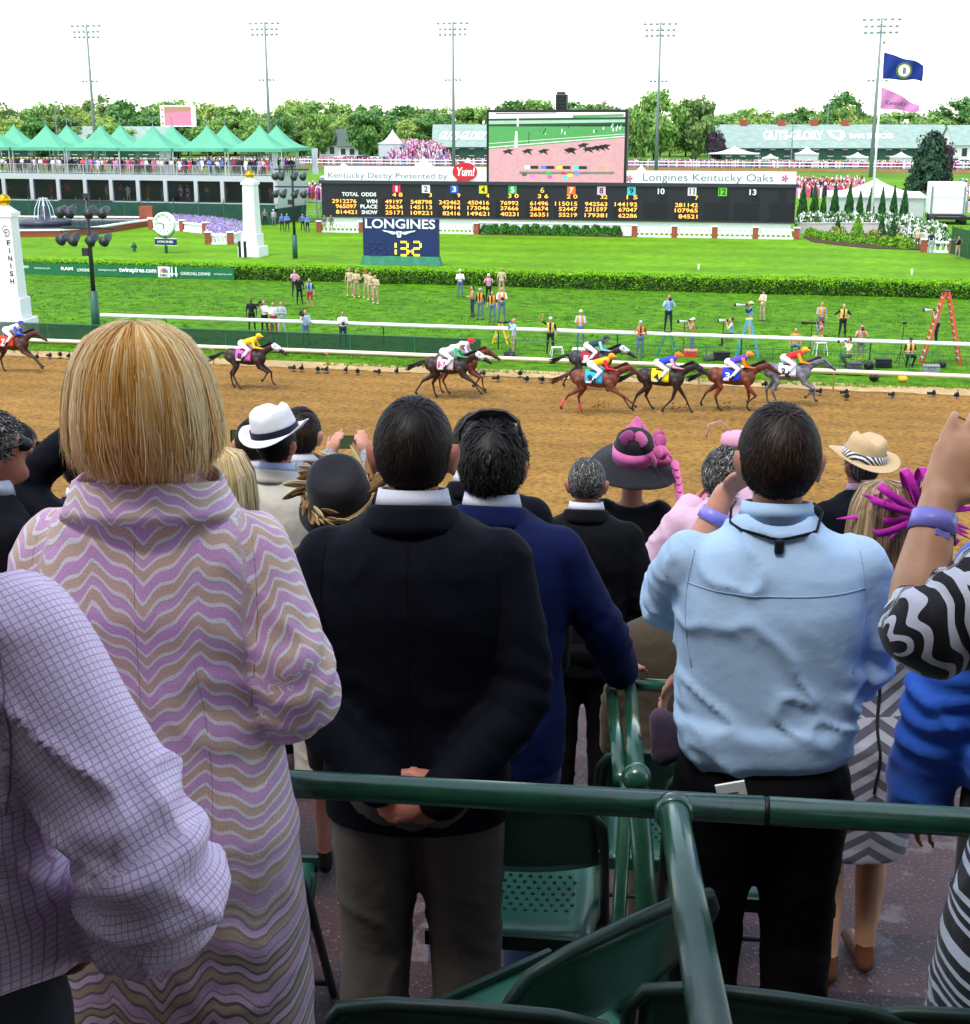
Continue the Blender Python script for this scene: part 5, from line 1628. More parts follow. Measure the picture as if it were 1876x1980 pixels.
pp(580,590,180,'man in black suit with badges standing near the hedge',(BK,BK),ra='face',la='down')
pp(571,576,200,'person in pale pink shirt behind the black suited man',(PK,NV),ra='face',la='fold')
pp(600,597,170,'person in navy top, pale blue bib and red shorts',(NV,RD),vest=LB,bottom='shorts',ra='face',la='down',sleeve='short')
for i,(u,v,lab,k)in enumerate(((677,573,'leftmost khaki uniformed man of the group by the hedge',{}),(690,576,'second khaki uniformed man with folded arms',dict(ra='fold',la='fold')),
		(709,577,'third khaki uniformed man wearing a red cap',dict(hat='cap',ra='face')),(717,581,'fourth khaki uniformed man half hidden in the group',dict(ra='down')),(727,588,'rightmost khaki uniformed man of the group, nearest the rail',dict(ra='face',la='fold')))):
	pp(u,v,180-6*i,lab,(TAN,KH,RD),bottom='shorts',sleeve='short',shoe=WH,**k)
pp(890,576,185,'man in white shirt, white cap and blue jeans alone by the hedge',(WH,JE,WH),hat='cap',ra='hold',la='hold',sleeve='short')
pp(914,614,110,'woman with dark hair, orange bib and dark jeans clapping',(GY,DJ),vest=OR,female=True,hair='long',ra='hold',la='hold')
pp(929,619,150,'man in grey cap, orange bib and jeans beside the dark haired woman',(BK,JE,LG),vest=OR,hat='cap')
pp(945,586,180,'person in pink top and white cap by the hedge',(PK,BK,WH),hat='cap',ra='face',la='face',sleeve='short')
pp(970,572,0,'man in khaki shirt seen from behind by the hedge',(TAN,KH),sleeve='short',hairm=3)
pp(952,625,165,'person in orange bib and jeans left of the yellow ladder',(BK,JE),vest=OR,sleeve='short')
pp(970,664,185,'person in white shirt and orange bib standing on the yellow ladder',(WH,JE),('low',.18,'small black camera held on the yellow ladder'),up=1.05,vest=OR,ra='hold',la='hold',sleeve='short')
pp(994,688,110,'photographer in pale blue shirt and khaki trousers right of the yellow ladder',(SB,KH),('face',.22,'black camera at the eye of the photographer in khaki trousers'),ra='face',la='face',hairm=3)
pp(1064,685,170,'man in white cap and yellow bib raising his fist',(BK,BK,WH),vest=YE,hat='cap',ra='up',la='down',sleeve='short')
pp(1122,682,160,'man in white cap, pale blue shirt and bib standing on a white cooler',(SB,JE,WH),up=.28,vest=OR,hat='cap',ra='hold',la='hold',sleeve='short')
pp(1237,693,180,'photographer in maroon shirt, orange bib and pale cap',(MR,JE,LG),vest=OR,hat='cap',ra='face',la='fold',sleeve='short')
pp(1290,690,180,'photographer in pale blue shirt high on the green ladder',(SB,NV),('face',.2,'black camera at the eye of the photographer on the green ladder'),up=1.15,ra='face',la='face',vest=LB)
pp(1338,687,95,'photographer in grey shirt and orange bib with a long lens on a monopod',(GY,JE,WH),('face',.5,'long white lens on a monopod pointing left',True,1.5),vest=OR,hat='cap',ra='fwd',la='face',sleeve='short')
pp(1412,689,80,'photographer in beige shirt perched on the blue ladder',(TAN,BK),('face',.4,'white lens camera pointing left from the blue ladder',True,1.2),up=.45,legs='sit',ra='face',la='face',sleeve='short',vest=LB)
pp(1448,676,85,'photographer in straw hat, navy shirt and blue bib with white lens',(NV,KH,TAN),('face',.55,'big white lens of the photographer in the straw hat',True),up=.55,hat='brim',ra='face',la='face',vest=LB)
pp(1474,622,120,'man in black cap and yellow bib looking at his camera',(WH,KH,BK),vest=YE,hat='cap',ra='hold',la='hold',sleeve='short')
pp(1586,650,180,'man in sunglasses and orange bib behind the long lens',(LG,GY),vest=OR,ra='hold',la='down',sleeve='short')
pp(1586,688,75,'seated photographer in blue shirt and orange bib with a long black lens',(JE,KH,MR),('face',.7,'long black lens pointing left beside the rail',False,1.1),up=.3,legs='sit',hat='cap',vest=OR,ra='face',la='face')
pp(1628,655,180,'bald man in black shirt and yellow bib with hands on hips',(BK,BK),vest=YE,ra='hip',la='hip',sleeve='short',hairm=3,heavy=1.1)
pp(1662,702,170,'photographer in grey shirt and dark shorts with a camera to his face',(LG,GY),('face',.2,'black camera of the photographer in dark shorts'),bottom='shorts',ra='face',la='face',vest=OR,sleeve='short')
pp(1640,712,100,'crouching photographer in white shirt and grey-green trousers',(WH,hexm('#4d5a4c')),('face',.3,'white lens camera of the crouching photographer',True),legs='crouch',ra='face',la='face',vest=YE)
pp(1536,690,175,'person in orange bib sitting low behind the grey horse',(OR,JE),legs='crouch',vest=OR,sleeve='short')
pp(1757,712,180,'person in dark cap and yellow bib crouching by the fence',(BK,BK,NV),legs='crouch',hat='cap',vest=YE,ra='hold',la='hold',sleeve='short')
pp(1806,704,80,'photographer in pale shirt and navy trousers on the orange ladder',(LG,NV),('face',.42,'white lens camera on the orange ladder',True),up=.85,ra='face',la='face',hairm=1,sleeve='short')
# beyond the hedge
OG='officers and staff beyond the hedge'
def po(u,v,face,label,cols,**k):
	return person(G0(u,v),math.radians(face),label,cols,OG,voxel=.035,**k)
PB=hexm('#4a79c0')
po(546,448,175,'leftmost officer in blue shirt left of the lamp post',(PB,NV),sleeve='short')
po(556,449,185,'officer in blue shirt with folded arms left of the lamp post',(PB,NV),ra='fold',la='fold',sleeve='short',scale=1.05)
po(586,448,180,'officer in blue shirt right of the lamp post, farther back',(PB,NV),sleeve='short',ra='hip')
po(595,451,180,'officer in blue shirt right of the lamp post, nearest the board',(PB,NV),ra='fold',la='fold',sleeve='short')
po(513,437,180,'man in grey jacket in front of the green fence',(GY,BK));po(530,438,170,'man in pale shirt and cap in front of the green fence',(LG,GY,WH),hat='cap',sleeve='short')
po(314,424,180,'man in dark suit behind the clock',(BK,BK));po(334,425,190,'person in white shirt and pale trousers behind the clock',(WH,LG));po(297,423,180,'person in white shirt left of the clock top',(WH,NV))
po(628,451,180,'man in grey-green shirt and khaki trousers, left of the pair by the board',(hexm('#5c6a58'),KH));po(641,451,180,'man in grey-green shirt and khaki trousers, right of the pair by the board',(hexm('#5c6a58'),KH),ra='fold')
po(1773,484,180,'officer in tan shirt and olive trousers by the planted bed',(TAN,hexm('#5a5a44')),ra='hip',sleeve='short',heavy=1.1);po(1799,489,160,'man in navy jacket and grey trousers by the short balustrade',(NV,LG));po(1851,500,180,'man in black shirt photographing beside the green boundary fence',(BK,KH),ra='face',la='face',sleeve='short')
# ------------------------------------------------------------------ ladders, stools, cases
def ladder(u,v,h,w,spread,rz,col,label,top=None):
	t=empty('step_ladder',G0(u,v),rz,label,'ladder')
	m_=P('ladder_'+col.strip('#'),col,.45)
	for side in(-1,1):
		for s in(-1,1):
			b=MB();b.bar((s*spread,side*w/2,0),(s*.07,side*w/2*.72,h),.05,.09);b.build('side_rail',m_,t)
	n=int(h/.3)
	for i in range(1,n):
		k=i/n
		for s,mm in((-1,m_alu),(1,m_)):
			x=s*(spread+(.07-spread)*k);ww=w/2*(1-.28*k)
			b=MB();b.box(x-.05,x+.05,-ww,ww,h*k-.02,h*k+.02);b.build('step',m_alu,t)
	b=MB();b.box(-.16,.16,-w*.36,w*.36,h,h+.05);b.build('top_cap',top or m_black,t)
ladder(970,666,1.05,.5,.42,math.radians(-20),'#e2c21f','yellow step ladder behind the rail')
ladder(1290,691,1.15,.5,.5,math.radians(-15),'#3d8a5f','green step ladder under the photographer in pale blue')
ladder(1445,690,1.75,.5,.52,math.radians(-10),'#4aa0c0','blue step ladder with yellow top among the photographers',P('ladder_top_yellow','#d9c23a',.5))
ladder(1818,706,3.35,.75,.88,math.radians(-6),'#d2502a','tall orange step ladder at the right edge')
def stool(u,v,h,label):
	t=empty('step_stool',G0(u,v),math.radians(10),label,'stool')
	b=MB();b.box(-.25,.25,-.16,.16,h-.03,h);b.build('top',m_white,t)
	for sx in(-1,1):
		for sy in(-1,1):
			b=MB();b.bar((sx*.3,sy*.22,0),(sx*.22,sy*.13,h-.03),.03,.03);b.build('leg',m_white,t)
stool(1077,690,.45,'small white step stool behind the dirt rail');stool(1586,688,.62,'white step stool under the seated photographer')
def case(u,v,w,d,h,m_,label,name='equipment_case',lid=None):
	t=empty(name,G0(u,v),math.radians(random.uniform(-20,10)),label,'case' if 'case' in name else name.split('_')[-1])
	b=MB();b.box(-w/2,w/2,-d/2,d/2,0,h*.72);bevel(b.build('box',m_,t),.03)
	b=MB();b.box(-w/2-.01,w/2+.01,-d/2-.01,d/2+.01,h*.74,h);bevel(b.build('lid',lid or m_,t),.03)
	b=MB();b.tube([(-w*.2,-d/2-.03,h*.6),(-w*.2,-d/2-.06,h*.75),(w*.2,-d/2-.06,h*.75),(w*.2,-d/2-.03,h*.6)],.012,6);b.build('handle',m_black,t)
case(1119,687,.6,.4,.32,m_white,'white cooler under the man in white cap','cooler_box')
case(1335,692,.62,.4,.38,P('cooler_red','#c8402c',.4),'red cooler below the long white lens','cooler_box',P('cooler_pinkish','#d98a78',.5))
case(1395,698,.75,.45,.42,m_black,'black equipment case left of the blue ladder');case(1652,716,.62,.42,.34,P('case_grey','#4a4e54',.5),'grey equipment case beside the crouching photographer')
case(1708,712,.7,.45,.42,m_black,'black equipment case between the crouching people');case(1800,722,.7,.4,.36,P('case_silver','#8a9090',.4),'silver equipment case in front of the orange ladder')
def bag(u,v,s,m_,label):
	me=blob('bag',[ell((0,0,.16),(.3,.2,.17)),ell((.12,.03,.24),(.15,.14,.1)),ell((-.14,-.03,.2),(.16,.15,.14)),cap((-.15,-.1,.3),(.15,-.1,.36),.02,.02)],.03,[m_],2)
	o=link('camera_bag',me,None,G0(u,v),(0,0,random.uniform(0,3)));o.scale=(s,s,s);tag(o,label,'bag')
bag(986,697,1.2,m_camblack,'black camera bag right of the mesh fence end');bag(1680,716,1.2,m_camblack,'black bag left of the dark equipment case');bag(1822,712,.9,m_camblack,'black bag at the foot of the orange ladder');bag(1370,700,1.0,P('bag_grey','#5a564e',.8),'grey bag beside the black equipment case')
bag(1690,738,1.0,m_camblack,'black bag under the dirt rail');bag(1745,740,.8,P('bag_yellow','#d9a42a',.7),'yellow bag under the dirt rail near the right')
# tripod
t=empty('camera_tripod',G0(1740,706),0,'thin black light stand right of the dark case','tripod')
for k in range(3):
	a=k*2.1;b=MB();b.tube([(.3*math.cos(a),.3*math.sin(a),0),(0,0,.6)],.015,6);b.build('leg',m_camblack,t)
b=MB();b.tube([(0,0,.4),(.05,0,1.9)],.018,6);b.build('column',m_camblack,t);b=MB();b.box(-.02,.14,-.05,.05,1.86,1.96);b.build('head',m_camblack,t)
# unattended cameras along the rail
rc=random.Random(9)
spots=[(72,695),(97,692),(117,690),(134,693),(151,695),(569,716),(584,717),(615,719),(632,719),(670,720),(692,723),(733,724),(768,722),(936,727),(963,736),(1006,727),(1019,738),(1049,739),(1586,762),(1570,761),(1636,764),(1637,772),(1726,769),(1805,766),(1850,770),(1095,732),(1480,748),(1500,752)]
spots.sort();CN={}
for i,(u,v)in enumerate(spots):
	p=GZ(u,v+3)
	where='left of the blonde head' if u<200 else 'below the mesh fence' if u<800 else 'left of the blue saddle cloth' if u<1300 else 'at the right end of the rail'
	CN[where]=CN.get(where,-1)+1
	t=empty('remote_camera',(p.x,p.y,.02),rc.uniform(.5,2.6)+TA,'%s unattended camera from the left on the verge %s'%(ORD[CN[where]],where),'camera','unattended cameras along the inside rail')
	b=MB();t.scale=(.72,)*3;b.box(-.14,.14,-.12,.12,0,.03);b.tube([(0,0,.03),(0,0,.14)],.025,6);b.build('ground_plate',m_camblack,t)
	b=MB();b.box(-.11,.11,-.08,.06,.14,.34);b.box(-.05,.05,-.07,.03,.34,.41);b.build('camera_body',m_camblack,t)
	b=MB();b.tube([(0,.06,.24),(0,.16+.1*(i%3),.24)],[.075,.09],10);b.build('lens',m_camblack if i%4 else m_boardgrey,t)
	if i%3==0:b=MB();b.tube([(0,-.05,.36),(.05,-.08,.52),(.14,-.05,.5)],.025,6);b.build('cable',m_camblack,t)
# ------------------------------------------------------------------ crowd on the deck
rp=random.Random(31)
DK=['#d0489c','#e58ab8','#f0c4d4','#8a2f7a','#1b1b22','#23263a','#eeeeee','#e8e0e0','#c02c48','#e05a5a','#6f86c8','#b9a6c8','#3a3a44','#d86a9a','#f2d8e4']
DN={'#d0489c':'magenta','#e58ab8':'pink','#f0c4d4':'pale pink','#8a2f7a':'purple','#1b1b22':'black','#23263a':'navy','#eeeeee':'white','#e8e0e0':'off-white','#c02c48':'crimson','#e05a5a':'coral','#6f86c8':'blue','#b9a6c8':'lilac','#3a3a44':'charcoal','#d86a9a':'rose pink','#f2d8e4':'blush'}
TN_=['leftmost','second','third','fourth','fifth','rightmost']
CK=[dict(ra='down',la='fold'),dict(ra='fold',la='fold'),dict(ra='hold',la='down'),dict(female=True,bottom='dress',hair='long',ra='down',la='hold'),dict(female=True,bottom='dress',ra='fold',la='down',hat='brim'),dict(ra='face',la='down'),dict(female=True,bottom='dress',ra='hip',la='down',hair='long')]
def crowd_person(x,y,where,k=None):
	c=rp.choice(DK);k=k or rp.choice(CK)
	female=k.get('female',False)
	if not female and rp.random()<.55:c=rp.choice(['#1b1b22','#23263a','#3a3a44','#eeeeee','#f2d8e4','#6f86c8'])
	hm=rp.randrange(4)
	tent=min(range(6),key=lambda i:abs(fp[i]-x))
	bot=cloth(c if female else rp.choice(['#23263a','#b5a37c','#1b1b22','#a9adb3']))
	return person(fm.w(x,y,zD+.005),fm.rz+PI+rp.uniform(-.5,.5),'%s spectator in %s %s %s under the %s front tent'%(('brown-haired','black-haired','grey-haired','blond')[hm],DN[c],'dress' if female else 'top',where,TN_[tent]),(cloth(c),bot,cloth(rp.choice(['#eeeeee','#e58ab8','#1b1b22']))),'spectators on the hospitality deck',scale=rp.uniform(.94,1.06),skin=rp.choice([0,0,0,1,2]),hairm=hm,voxel=.045,**k)
xL=fm.at(-8,330)[0];x=xL
while x<W-.5:
	crowd_person(x,rp.uniform(.4,.7),'at the deck rail');x+=rp.uniform(.34,.62)
x=xL
while x<W-.6:
	crowd_person(x,rp.uniform(1.2,2.2),'behind the deck rail');x+=rp.uniform(.45,.85)
x=xL
while x<W-.6:
	crowd_person(x,rp.uniform(3,5.0),'at the deck back');x+=rp.uniform(.6,1.2)
for i in range(10):crowd_person(W-.5,1.2+i*.68,'along the side rail')
x=xL+.6
while x<W-.6:
	k=rp.choice(CK);c=rp.choice(['#c02c48','#b5a37c','#6f86c8','#e58ab8','#eeeeee','#8a2f7a'])
	person(fm.w(x,rp.uniform(.7,2.4),zW+.01),fm.rz+PI,'guest in %s clothes behind the %s lower pane from the left'%({'#b5a37c':'khaki'}.get(c,DN.get(c)),ORD[max(0,sum(1 for q in xsb if q<x)-1)]),(cloth(c),cloth(rp.choice([c,'#23263a']))),'guests behind the lower glazing',voxel=.045,hairm=rp.randrange(4),**k)
	x+=rp.uniform(1.2,2.4)
# far crowds nobody could count
def crowd_mass(name,spots,label,seed,hexes,h=1.7):
	r_=random.Random(seed);b=MB()
	ms=[cloth(x)for x in hexes]
	for(x,y,z)in spots:
		m_=r_.choice(ms);s=r_.uniform(.9,1.1);w=r_.uniform(.2,.26)
		b.lathe([(w*.7,.0),(w*.75,.8*s),(w,1.1*s),(w*.9,1.38*s),(.07,1.46*s)],6,(x,y,z),m_,1,.7)
		b.lathe([(.05,1.44*s),(.1,1.55*s),(.11,1.66*s),(.03,1.75*s)],6,(x,y,z),r_.choice(SKINS[:2]+[m_hair_br,WH]))
	return tag(b.build(name,ms[0]),label,'crowd',kind='stuff')
r_=random.Random(2)
PNK=['#d0489c','#e58ab8','#f0c4d4','#eeeeee','#8a2f7a','#23263a','#c02c48','#6f86c8','#e8e0e0']
crowd_mass('far_crowd',[TL(r_.uniform(357,366),r_.uniform(-75,150))for i in range(1300)],'distant crowd in pink and white along the far rail',3,PNK)
sp=[]
for i in range(420):
	k=r_.random();u=805+r_.uniform(-60,75)*(1-k*.45)
	p=PY(u,292,392+k*8);sp.append((p.x,p.y,k*4.4))
crowd_mass('stand_crowd',sp,'distant crowd packed on a small stand left of the green barn',4,PNK)
b=MB();
for k in range(6):
	pa,pb=PY(748+8*k,292,392+k*1.4),PY(878-10*k,292,392+k*1.4)
	b.box(pa.x,pb.x,392+k*1.4,393.4+k*1.4,0,max(.2,k*.78))
tag(b.build('small_stand',m_alu),'small stepped stand carrying the distant crowd','stand')
crowd_mass('infield_crowd',[(PY(r_.uniform(585,705),325,1).x*(y_:=r_.uniform(200,222))/1,y_,0)for i in range(260)],'infield crowd between the deck and the results board',5,PNK)
crowd_mass('red_crowd',[(PY(r_.uniform(1540,1672),345,1).x*(y_:=r_.uniform(205,245)),y_,0)for i in range(300)],'infield crowd mostly in red beyond the conical shrubs',6,['#c02c48','#d0489c','#e05a5a','#eeeeee','#23263a','#e58ab8'])
crowd_mass('right_crowd',[(PY(r_.uniform(1845,1930),350,1).x*(y_:=r_.uniform(170,240)),y_,0)for i in range(110)],'infield crowd in pink right of the white truck',7,PNK)
# ================================================================== HORSES AND JOCKEYS
LEGS={  # per pose: hind near, hind far, fore near, fore far; joints: hock/stifle chain ... hoof
	'reach':(((-.50,.86),(-.92,.66),(-1.14,.34),(-1.22,.20)),((-.42,.84),(-.62,.54),(-.56,.18),(-.50,.06)),
			 ((.62,.86),(1.02,.70),(1.34,.46),(1.44,.36)),((.60,.86),(.98,.62),(1.16,.34),(1.24,.24))),
	'gather':(((-.36,.84),(-.52,.54),(-.36,.20),(-.28,.08)),((-.46,.84),(-.74,.56),(-.70,.20),(-.64,.07)),
			 ((.58,.84),(.92,.70),(.76,.44),(.64,.38)),((.60,.86),(.96,.66),(.98,.34),(1.04,.22))),
	'drive':(((-.40,.84),(-.56,.52),(-.44,.16),(-.37,.05)),((-.52,.86),(-.90,.62),(-1.06,.30),(-1.10,.18)),
			 ((.58,.84),(.88,.60),(.66,.42),(.56,.40)),((.56,.86),(.62,.48),(.56,.14),(.62,.05))),
	'split':(((-.50,.86),(-.84,.60),(-.98,.24),(-1.0,.10)),((-.44,.86),(-.56,.54),(-.40,.22),(-.32,.12)),
			 ((.54,.84),(.42,.50),(.16,.22),(.06,.08)),((.60,.86),(.86,.52),(1.02,.18),(1.08,.06))),
}
def horse_mesh(pose):
	p=[]
	y=lambda s,v:s*v
	p.append(cap((-.55,0,1.27),(.1,0,1.22),.27,.285,0,(.86,1.02),(0,0,1)));p.append(cap((.1,0,1.22),(.55,0,1.24),.285,.27,0,(.82,1.04),(0,0,1)))
	p.append(ell((-.60,0,1.28),(.30,.255,.29),0));p.append(ell((.58,0,1.2),(.22,.2,.27),0))
	p.append(cap((.52,0,1.36),(.92,0,1.60),.21,.14,0,(.6,1.0),(0,0,1)));p.append(cap((.92,0,1.60),(1.2,0,1.70),.14,.105,0,(.62,1.05),(0,0,1)))
	p.append(cap((1.2,0,1.69),(1.42,0,1.56),.105,.085,0,(.75,1.1),(0,0,1)));p.append(cap((1.42,0,1.56),(1.66,0,1.40),.075,.058,0,(.85,1.0),(0,0,1)))
	for s in(-1,1):p.append(cap((1.15,s*.05,1.78),(1.10,s*.055,1.90),.028,.012,0))
	L=LEGS[pose]
	for k,s in((0,-1),(1,1)):
		a,b,c,d=L[k];yy=s*.15
		p.append(cap((-.58,s*.12,1.18),(a[0],yy,a[1]+.06),.2,.125,0,(.75,1),(0,1,0)if False else None));p.append(cap((a[0],yy,a[1]+.04),(b[0],yy,b[1]),.115,.058,0))
		p.append(cap((b[0],yy,b[1]),(c[0],yy,c[1]),.046,.034,1));p.append(cap((c[0],yy,c[1]),(d[0],yy,d[1]),.036,.038,1));p.append(cap((d[0],yy,d[1]),(d[0]+.05,yy,d[1]-.04),.044,.05,2))
	for k,s in((2,-1),(3,1)):
		a,b,c,d=L[k];yy=s*.13
		p.append(cap((.5,s*.13,1.15),(a[0],yy,a[1]+.05),.15,.095,0));p.append(cap((a[0],yy,a[1]+.05),(b[0],yy,b[1]),.09,.052,0))
		p.append(cap((b[0],yy,b[1]),(c[0],yy,c[1]),.042,.032,1));p.append(cap((c[0],yy,c[1]),(d[0],yy,d[1]),.034,.036,1));p.append(cap((d[0],yy,d[1]),(d[0]+.05,yy,d[1]-.03),.042,.048,2))
	return blob('horse_body',p,.024,[None]*3,4)
HM={k:horse_mesh(k)for k in LEGS}
def tail_mesh():
	b=MB();r_=random.Random(4)
	for i in range(46):
		a=r_.uniform(-1,1);c_=r_.uniform(-1,1)
		b.tube([(-.84,a*.02,1.38+c_*.02),(-1.02,a*.04,1.36+c_*.04),(-1.26,a*.06,1.22+c_*.07),(-1.5-r_.uniform(0,.2),a*.08,1.08+c_*.1)],[.022,.024,.02,.004],5)
	return b
def mane_mesh():
	b=MB();r_=random.Random(5)
	for i in range(60):
		k=i/59;x=.5+.68*k;z=1.5+.31*k;yy=r_.uniform(-.03,.03)
		b.tube([(x,yy,z),(x-.08,yy*2-.03,z+.05+r_.uniform(0,.04)),(x-.2,yy*2-.05,z+.02+r_.uniform(-.04,.04))],[.02,.018,.004],4)
	return b
JK=[]
def jockey_prims():
	"""tags 0 skin 1 silks 2 breeches 3 boots 4 cap 5 sleeve"""
	p=[]
	p.append(cap((-.12,0,1.78),(.36,0,1.92),.125,.145,1,(1.15,.9),(0,0,1)));p.append(ell((-.16,0,1.76),(.16,.155,.15),2))
	p.append(cap((.36,0,1.93),(.50,0,2.0),.06,.055,0));p.append(ell((.58,0,2.05),(.105,.085,.115),0));p.append(ell((.56,0,2.09),(.125,.1,.1),4));p.append(cap((.64,0,2.08),(.72,0,2.06),.06,.05,4,(1.2,.35),(0,0,1)))
	for s in(-1,1):
		p.append(cap((.36,s*.15,1.9),(.44,s*.22,1.66),.062,.05,5));p.append(cap((.44,s*.22,1.66),(.72,s*.1,1.60),.046,.034,5));p.append(cap((.72,s*.1,1.60),(.80,s*.08,1.6),.034,.03,0))
		p.append(cap((-.12,s*.12,1.74),(.22,s*.27,1.56),.1,.07,2));p.append(cap((.22,s*.27,1.56),(-.02,s*.3,1.27),.066,.05,2));p.append(cap((.02,s*.3,1.30),(-.06,s*.3,1.16),.055,.05,3));p.append(cap((-.06,s*.3,1.15),(.08,s*.31,1.13),.045,.04,3))
	return p
JM=blob('jockey',jockey_prims(),.022,[None]*6,3)
m_hoof=P('hoof_dark','#1a1614',.6)
def saddle_cloth(t,hx,num,cnum,white_tab=True):
	m_=cloth(hx)
	q=MB();nx,na=10,16;vs=[];fs=[]
	def pt(x,a,off=0.0):
		ry,rz_=.245+off,.30+off
		if abs(x)>.2:ry-=.012
		z=1.24+rz_*math.cos(a);yy=ry*math.sin(a)
		return(x,yy,z)
	A0,A1=-1.95,1.95
	for j in range(na+1):
		a=A0+(A1-A0)*j/na
		for i in range(nx+1):
			x=-.34+.62*i/nx
			wv=.012*math.sin(i*1.3+j)
			vs.append(pt(x,a,.03+wv*(abs(a)>1)))
	for j in range(na):
		for i in range(nx):
			k=j*(nx+1)+i;fs.append((k,k+1,k+nx+2,k+nx+1))
	q.add(vs,fs);o=q.build('saddle_cloth',m_,t,sm=True)
	so=o.modifiers.new('thick','SOLIDIFY');so.thickness=.015
	if num:
		L_=.9
		def fn(x,z):return pt(x,-(1.02+(1-z/L_)*.72),.065)
		w=.17 if len(num)==1 else .27
		lettering(t,num,-.16-w/2,-.16+w/2,.1,.9,0,cnum,'cloth_number',.03,fn=fn)
	q=MB();vs=[pt(x,a,.052)for x,a in((-.30,-1.62),(-.08,-1.62),(-.08,-1.86),(-.30,-1.86))];q.add(vs,[(0,1,2,3)]);q.build('name_tab',m_white,t)
	q=MB();q.add([(-.2,-.12,1.56),(.12,-.12,1.575),(.12,.12,1.575),(-.2,.12,1.56),(-.2,-.27,1.3),(.1,-.27,1.3),(.1,.27,1.3),(-.2,.27,1.3)],[(0,1,2,3),(4,5,1,0),(3,2,6,7)]);q.build('saddle',m_shoe,t)
def horse(u,v,pose,coat,points,label,cloth_hex,num,cnum,jl,silks,sleeve,capm,breech=None,sz=1.07,sock=None,blinkers=None,skin=1):
	p=GZ(u,v);p.z=.04
	t=empty('racehorse',p,TA,label,'horse','racehorses galloping past the stands')
	t.scale=(sz,sz,sz)
	o=link('body',HM[pose],t)
	if HM[pose].materials[0]is None:
		for i in range(3):HM[pose].materials[i]=coat
	for i,m_ in enumerate((coat,points,m_hoof)):o.material_slots[i].link='OBJECT';o.material_slots[i].material=m_
	tail_mesh().build('tail',points,t,sm=True);mane_mesh().build('mane',points,t,sm=True)
	saddle_cloth(t,cloth_hex,num,cnum)
	q=MB()
	q.tube([(1.22,-.085,1.76),(1.40,-.085,1.60),(1.56,-.066,1.47)],.014,5);q.tube([(1.22,.085,1.76),(1.40,.085,1.60),(1.56,.066,1.47)],.014,5)
	q.tube([(1.52+.075*math.cos(a_)*.5,.07*math.sin(a_),1.49+.08*math.cos(a_))for a_ in[2*PI*k/12 for k in range(12)]],.014,5,closed=True)
	for s in(-1,1):q.tube([(1.58,s*.06,1.45),(1.2,s*.13,1.5),(.8,s*.09,1.6)],.012,5)
	q.build('bridle',m_shoe,t)
	if blinkers is not None:
		me=blob('hood',[cap((1.17,0,1.71),(1.38,0,1.6),.118,.1,0,(.8,1.1),(0,0,1)),ell((1.34,-.09,1.63),(.06,.04,.06)),ell((1.34,.09,1.63),(.06,.04,.06))],.02,[blinkers],2);link('blinker_hood',me,t)
	if sock is not None:
		for k in(0,1):
			a,b_,c,d=LEGS[pose][k];s=(-1,1)[k]*.15
			q=MB();q.tube([(c[0]*.6+b_[0]*.4,s,c[1]*.6+b_[1]*.4),(c[0],s,c[1]),(d[0],s,d[1])],[.052,.048,.052],10);q.build('leg_wrap',sock,t,sm=True)
	j=link('person',JM,None,p,(0,0,TA));j.scale=(sz,sz,sz)
	if JM.materials[0]is None:
		for i in range(6):JM.materials[i]=WH
	for i,m_ in enumerate((SKINS[skin],silks,breech or WH,m_shoe,capm,sleeve)):j.material_slots[i].link='OBJECT';j.material_slots[i].material=m_
	tag(j,jl,'person','jockeys on the racehorses')
	return t
def hide(hx):return M('coat_'+hx.strip('#'),srgb(hx),.5,var=.35,scale=4,spec=.4,bump=.2,bscale=6)
BAY,DBAY,CHES,DGR,GRY,BLK=hide('#4a2416'),hide('#2e1a13'),hide('#6b331b'),hide('#2c2a2c'),hide('#6d6e74'),hide('#1d1716')
horse(26,722,'reach',BAY,hide('#3a1c12'),'bay racehorse with red-orange saddle cloth at the left edge','#d8401c','7',m_white,'jockey in white and blue silks with blue cap at the left edge',cloth('#e4e6ee'),cloth('#2f55c8'),cloth('#2448b8'))
horse(479,753,'gather',DBAY,BLK,'dark bay racehorse with pink saddle cloth right of the blonde head','#e060b0','8',m_black,'jockey in yellow silks and yellow cap on the pink saddle cloth',cloth('#f0c818'),cloth('#f0c818'),cloth('#e8b810'),blinkers=cloth('#d8d8d8'),sock=None)
horse(884,764,'gather',CHES,hide('#5a2a14'),'chestnut racehorse mostly hidden behind the dark bay in midfield','#3aa856','5',m_white,'jockey in pale pink silks and red cap on the half hidden chestnut',cloth('#e8bcd8'),cloth('#efd0e4'),cloth('#e02830'))
horse(866,772,'reach',DBAY,BLK,'dark bay racehorse with grey and pink saddle cloth in midfield','#d8c2cc','11',cloth('#c0407a'),'jockey in green and white silks crouching in midfield',cloth('#eef2ee'),cloth('#35b56a'),cloth('#e8e8ea'),blinkers=cloth('#d8d8dc'))
horse(1142,758,'drive',DGR,BLK,'dark grey racehorse with dark red saddle cloth nearest the rail','#b01c3c','1',m_white,'jockey in teal silks and dark cap nearest the rail',cloth('#2a4450'),cloth('#8fd0d8'),cloth('#23404c'),blinkers=cloth('#c8c8d4'))
horse(1150,801,'reach',CHES,hide('#55240f'),'chestnut racehorse with turquoise saddle cloth and red leg wraps','#2fa8d4','9',m_black,'jockey in red and yellow silks with orange cap on the turquoise cloth',cloth('#f0b818'),cloth('#d8282c'),cloth('#f09a20'),sock=cloth('#e04a4a'))
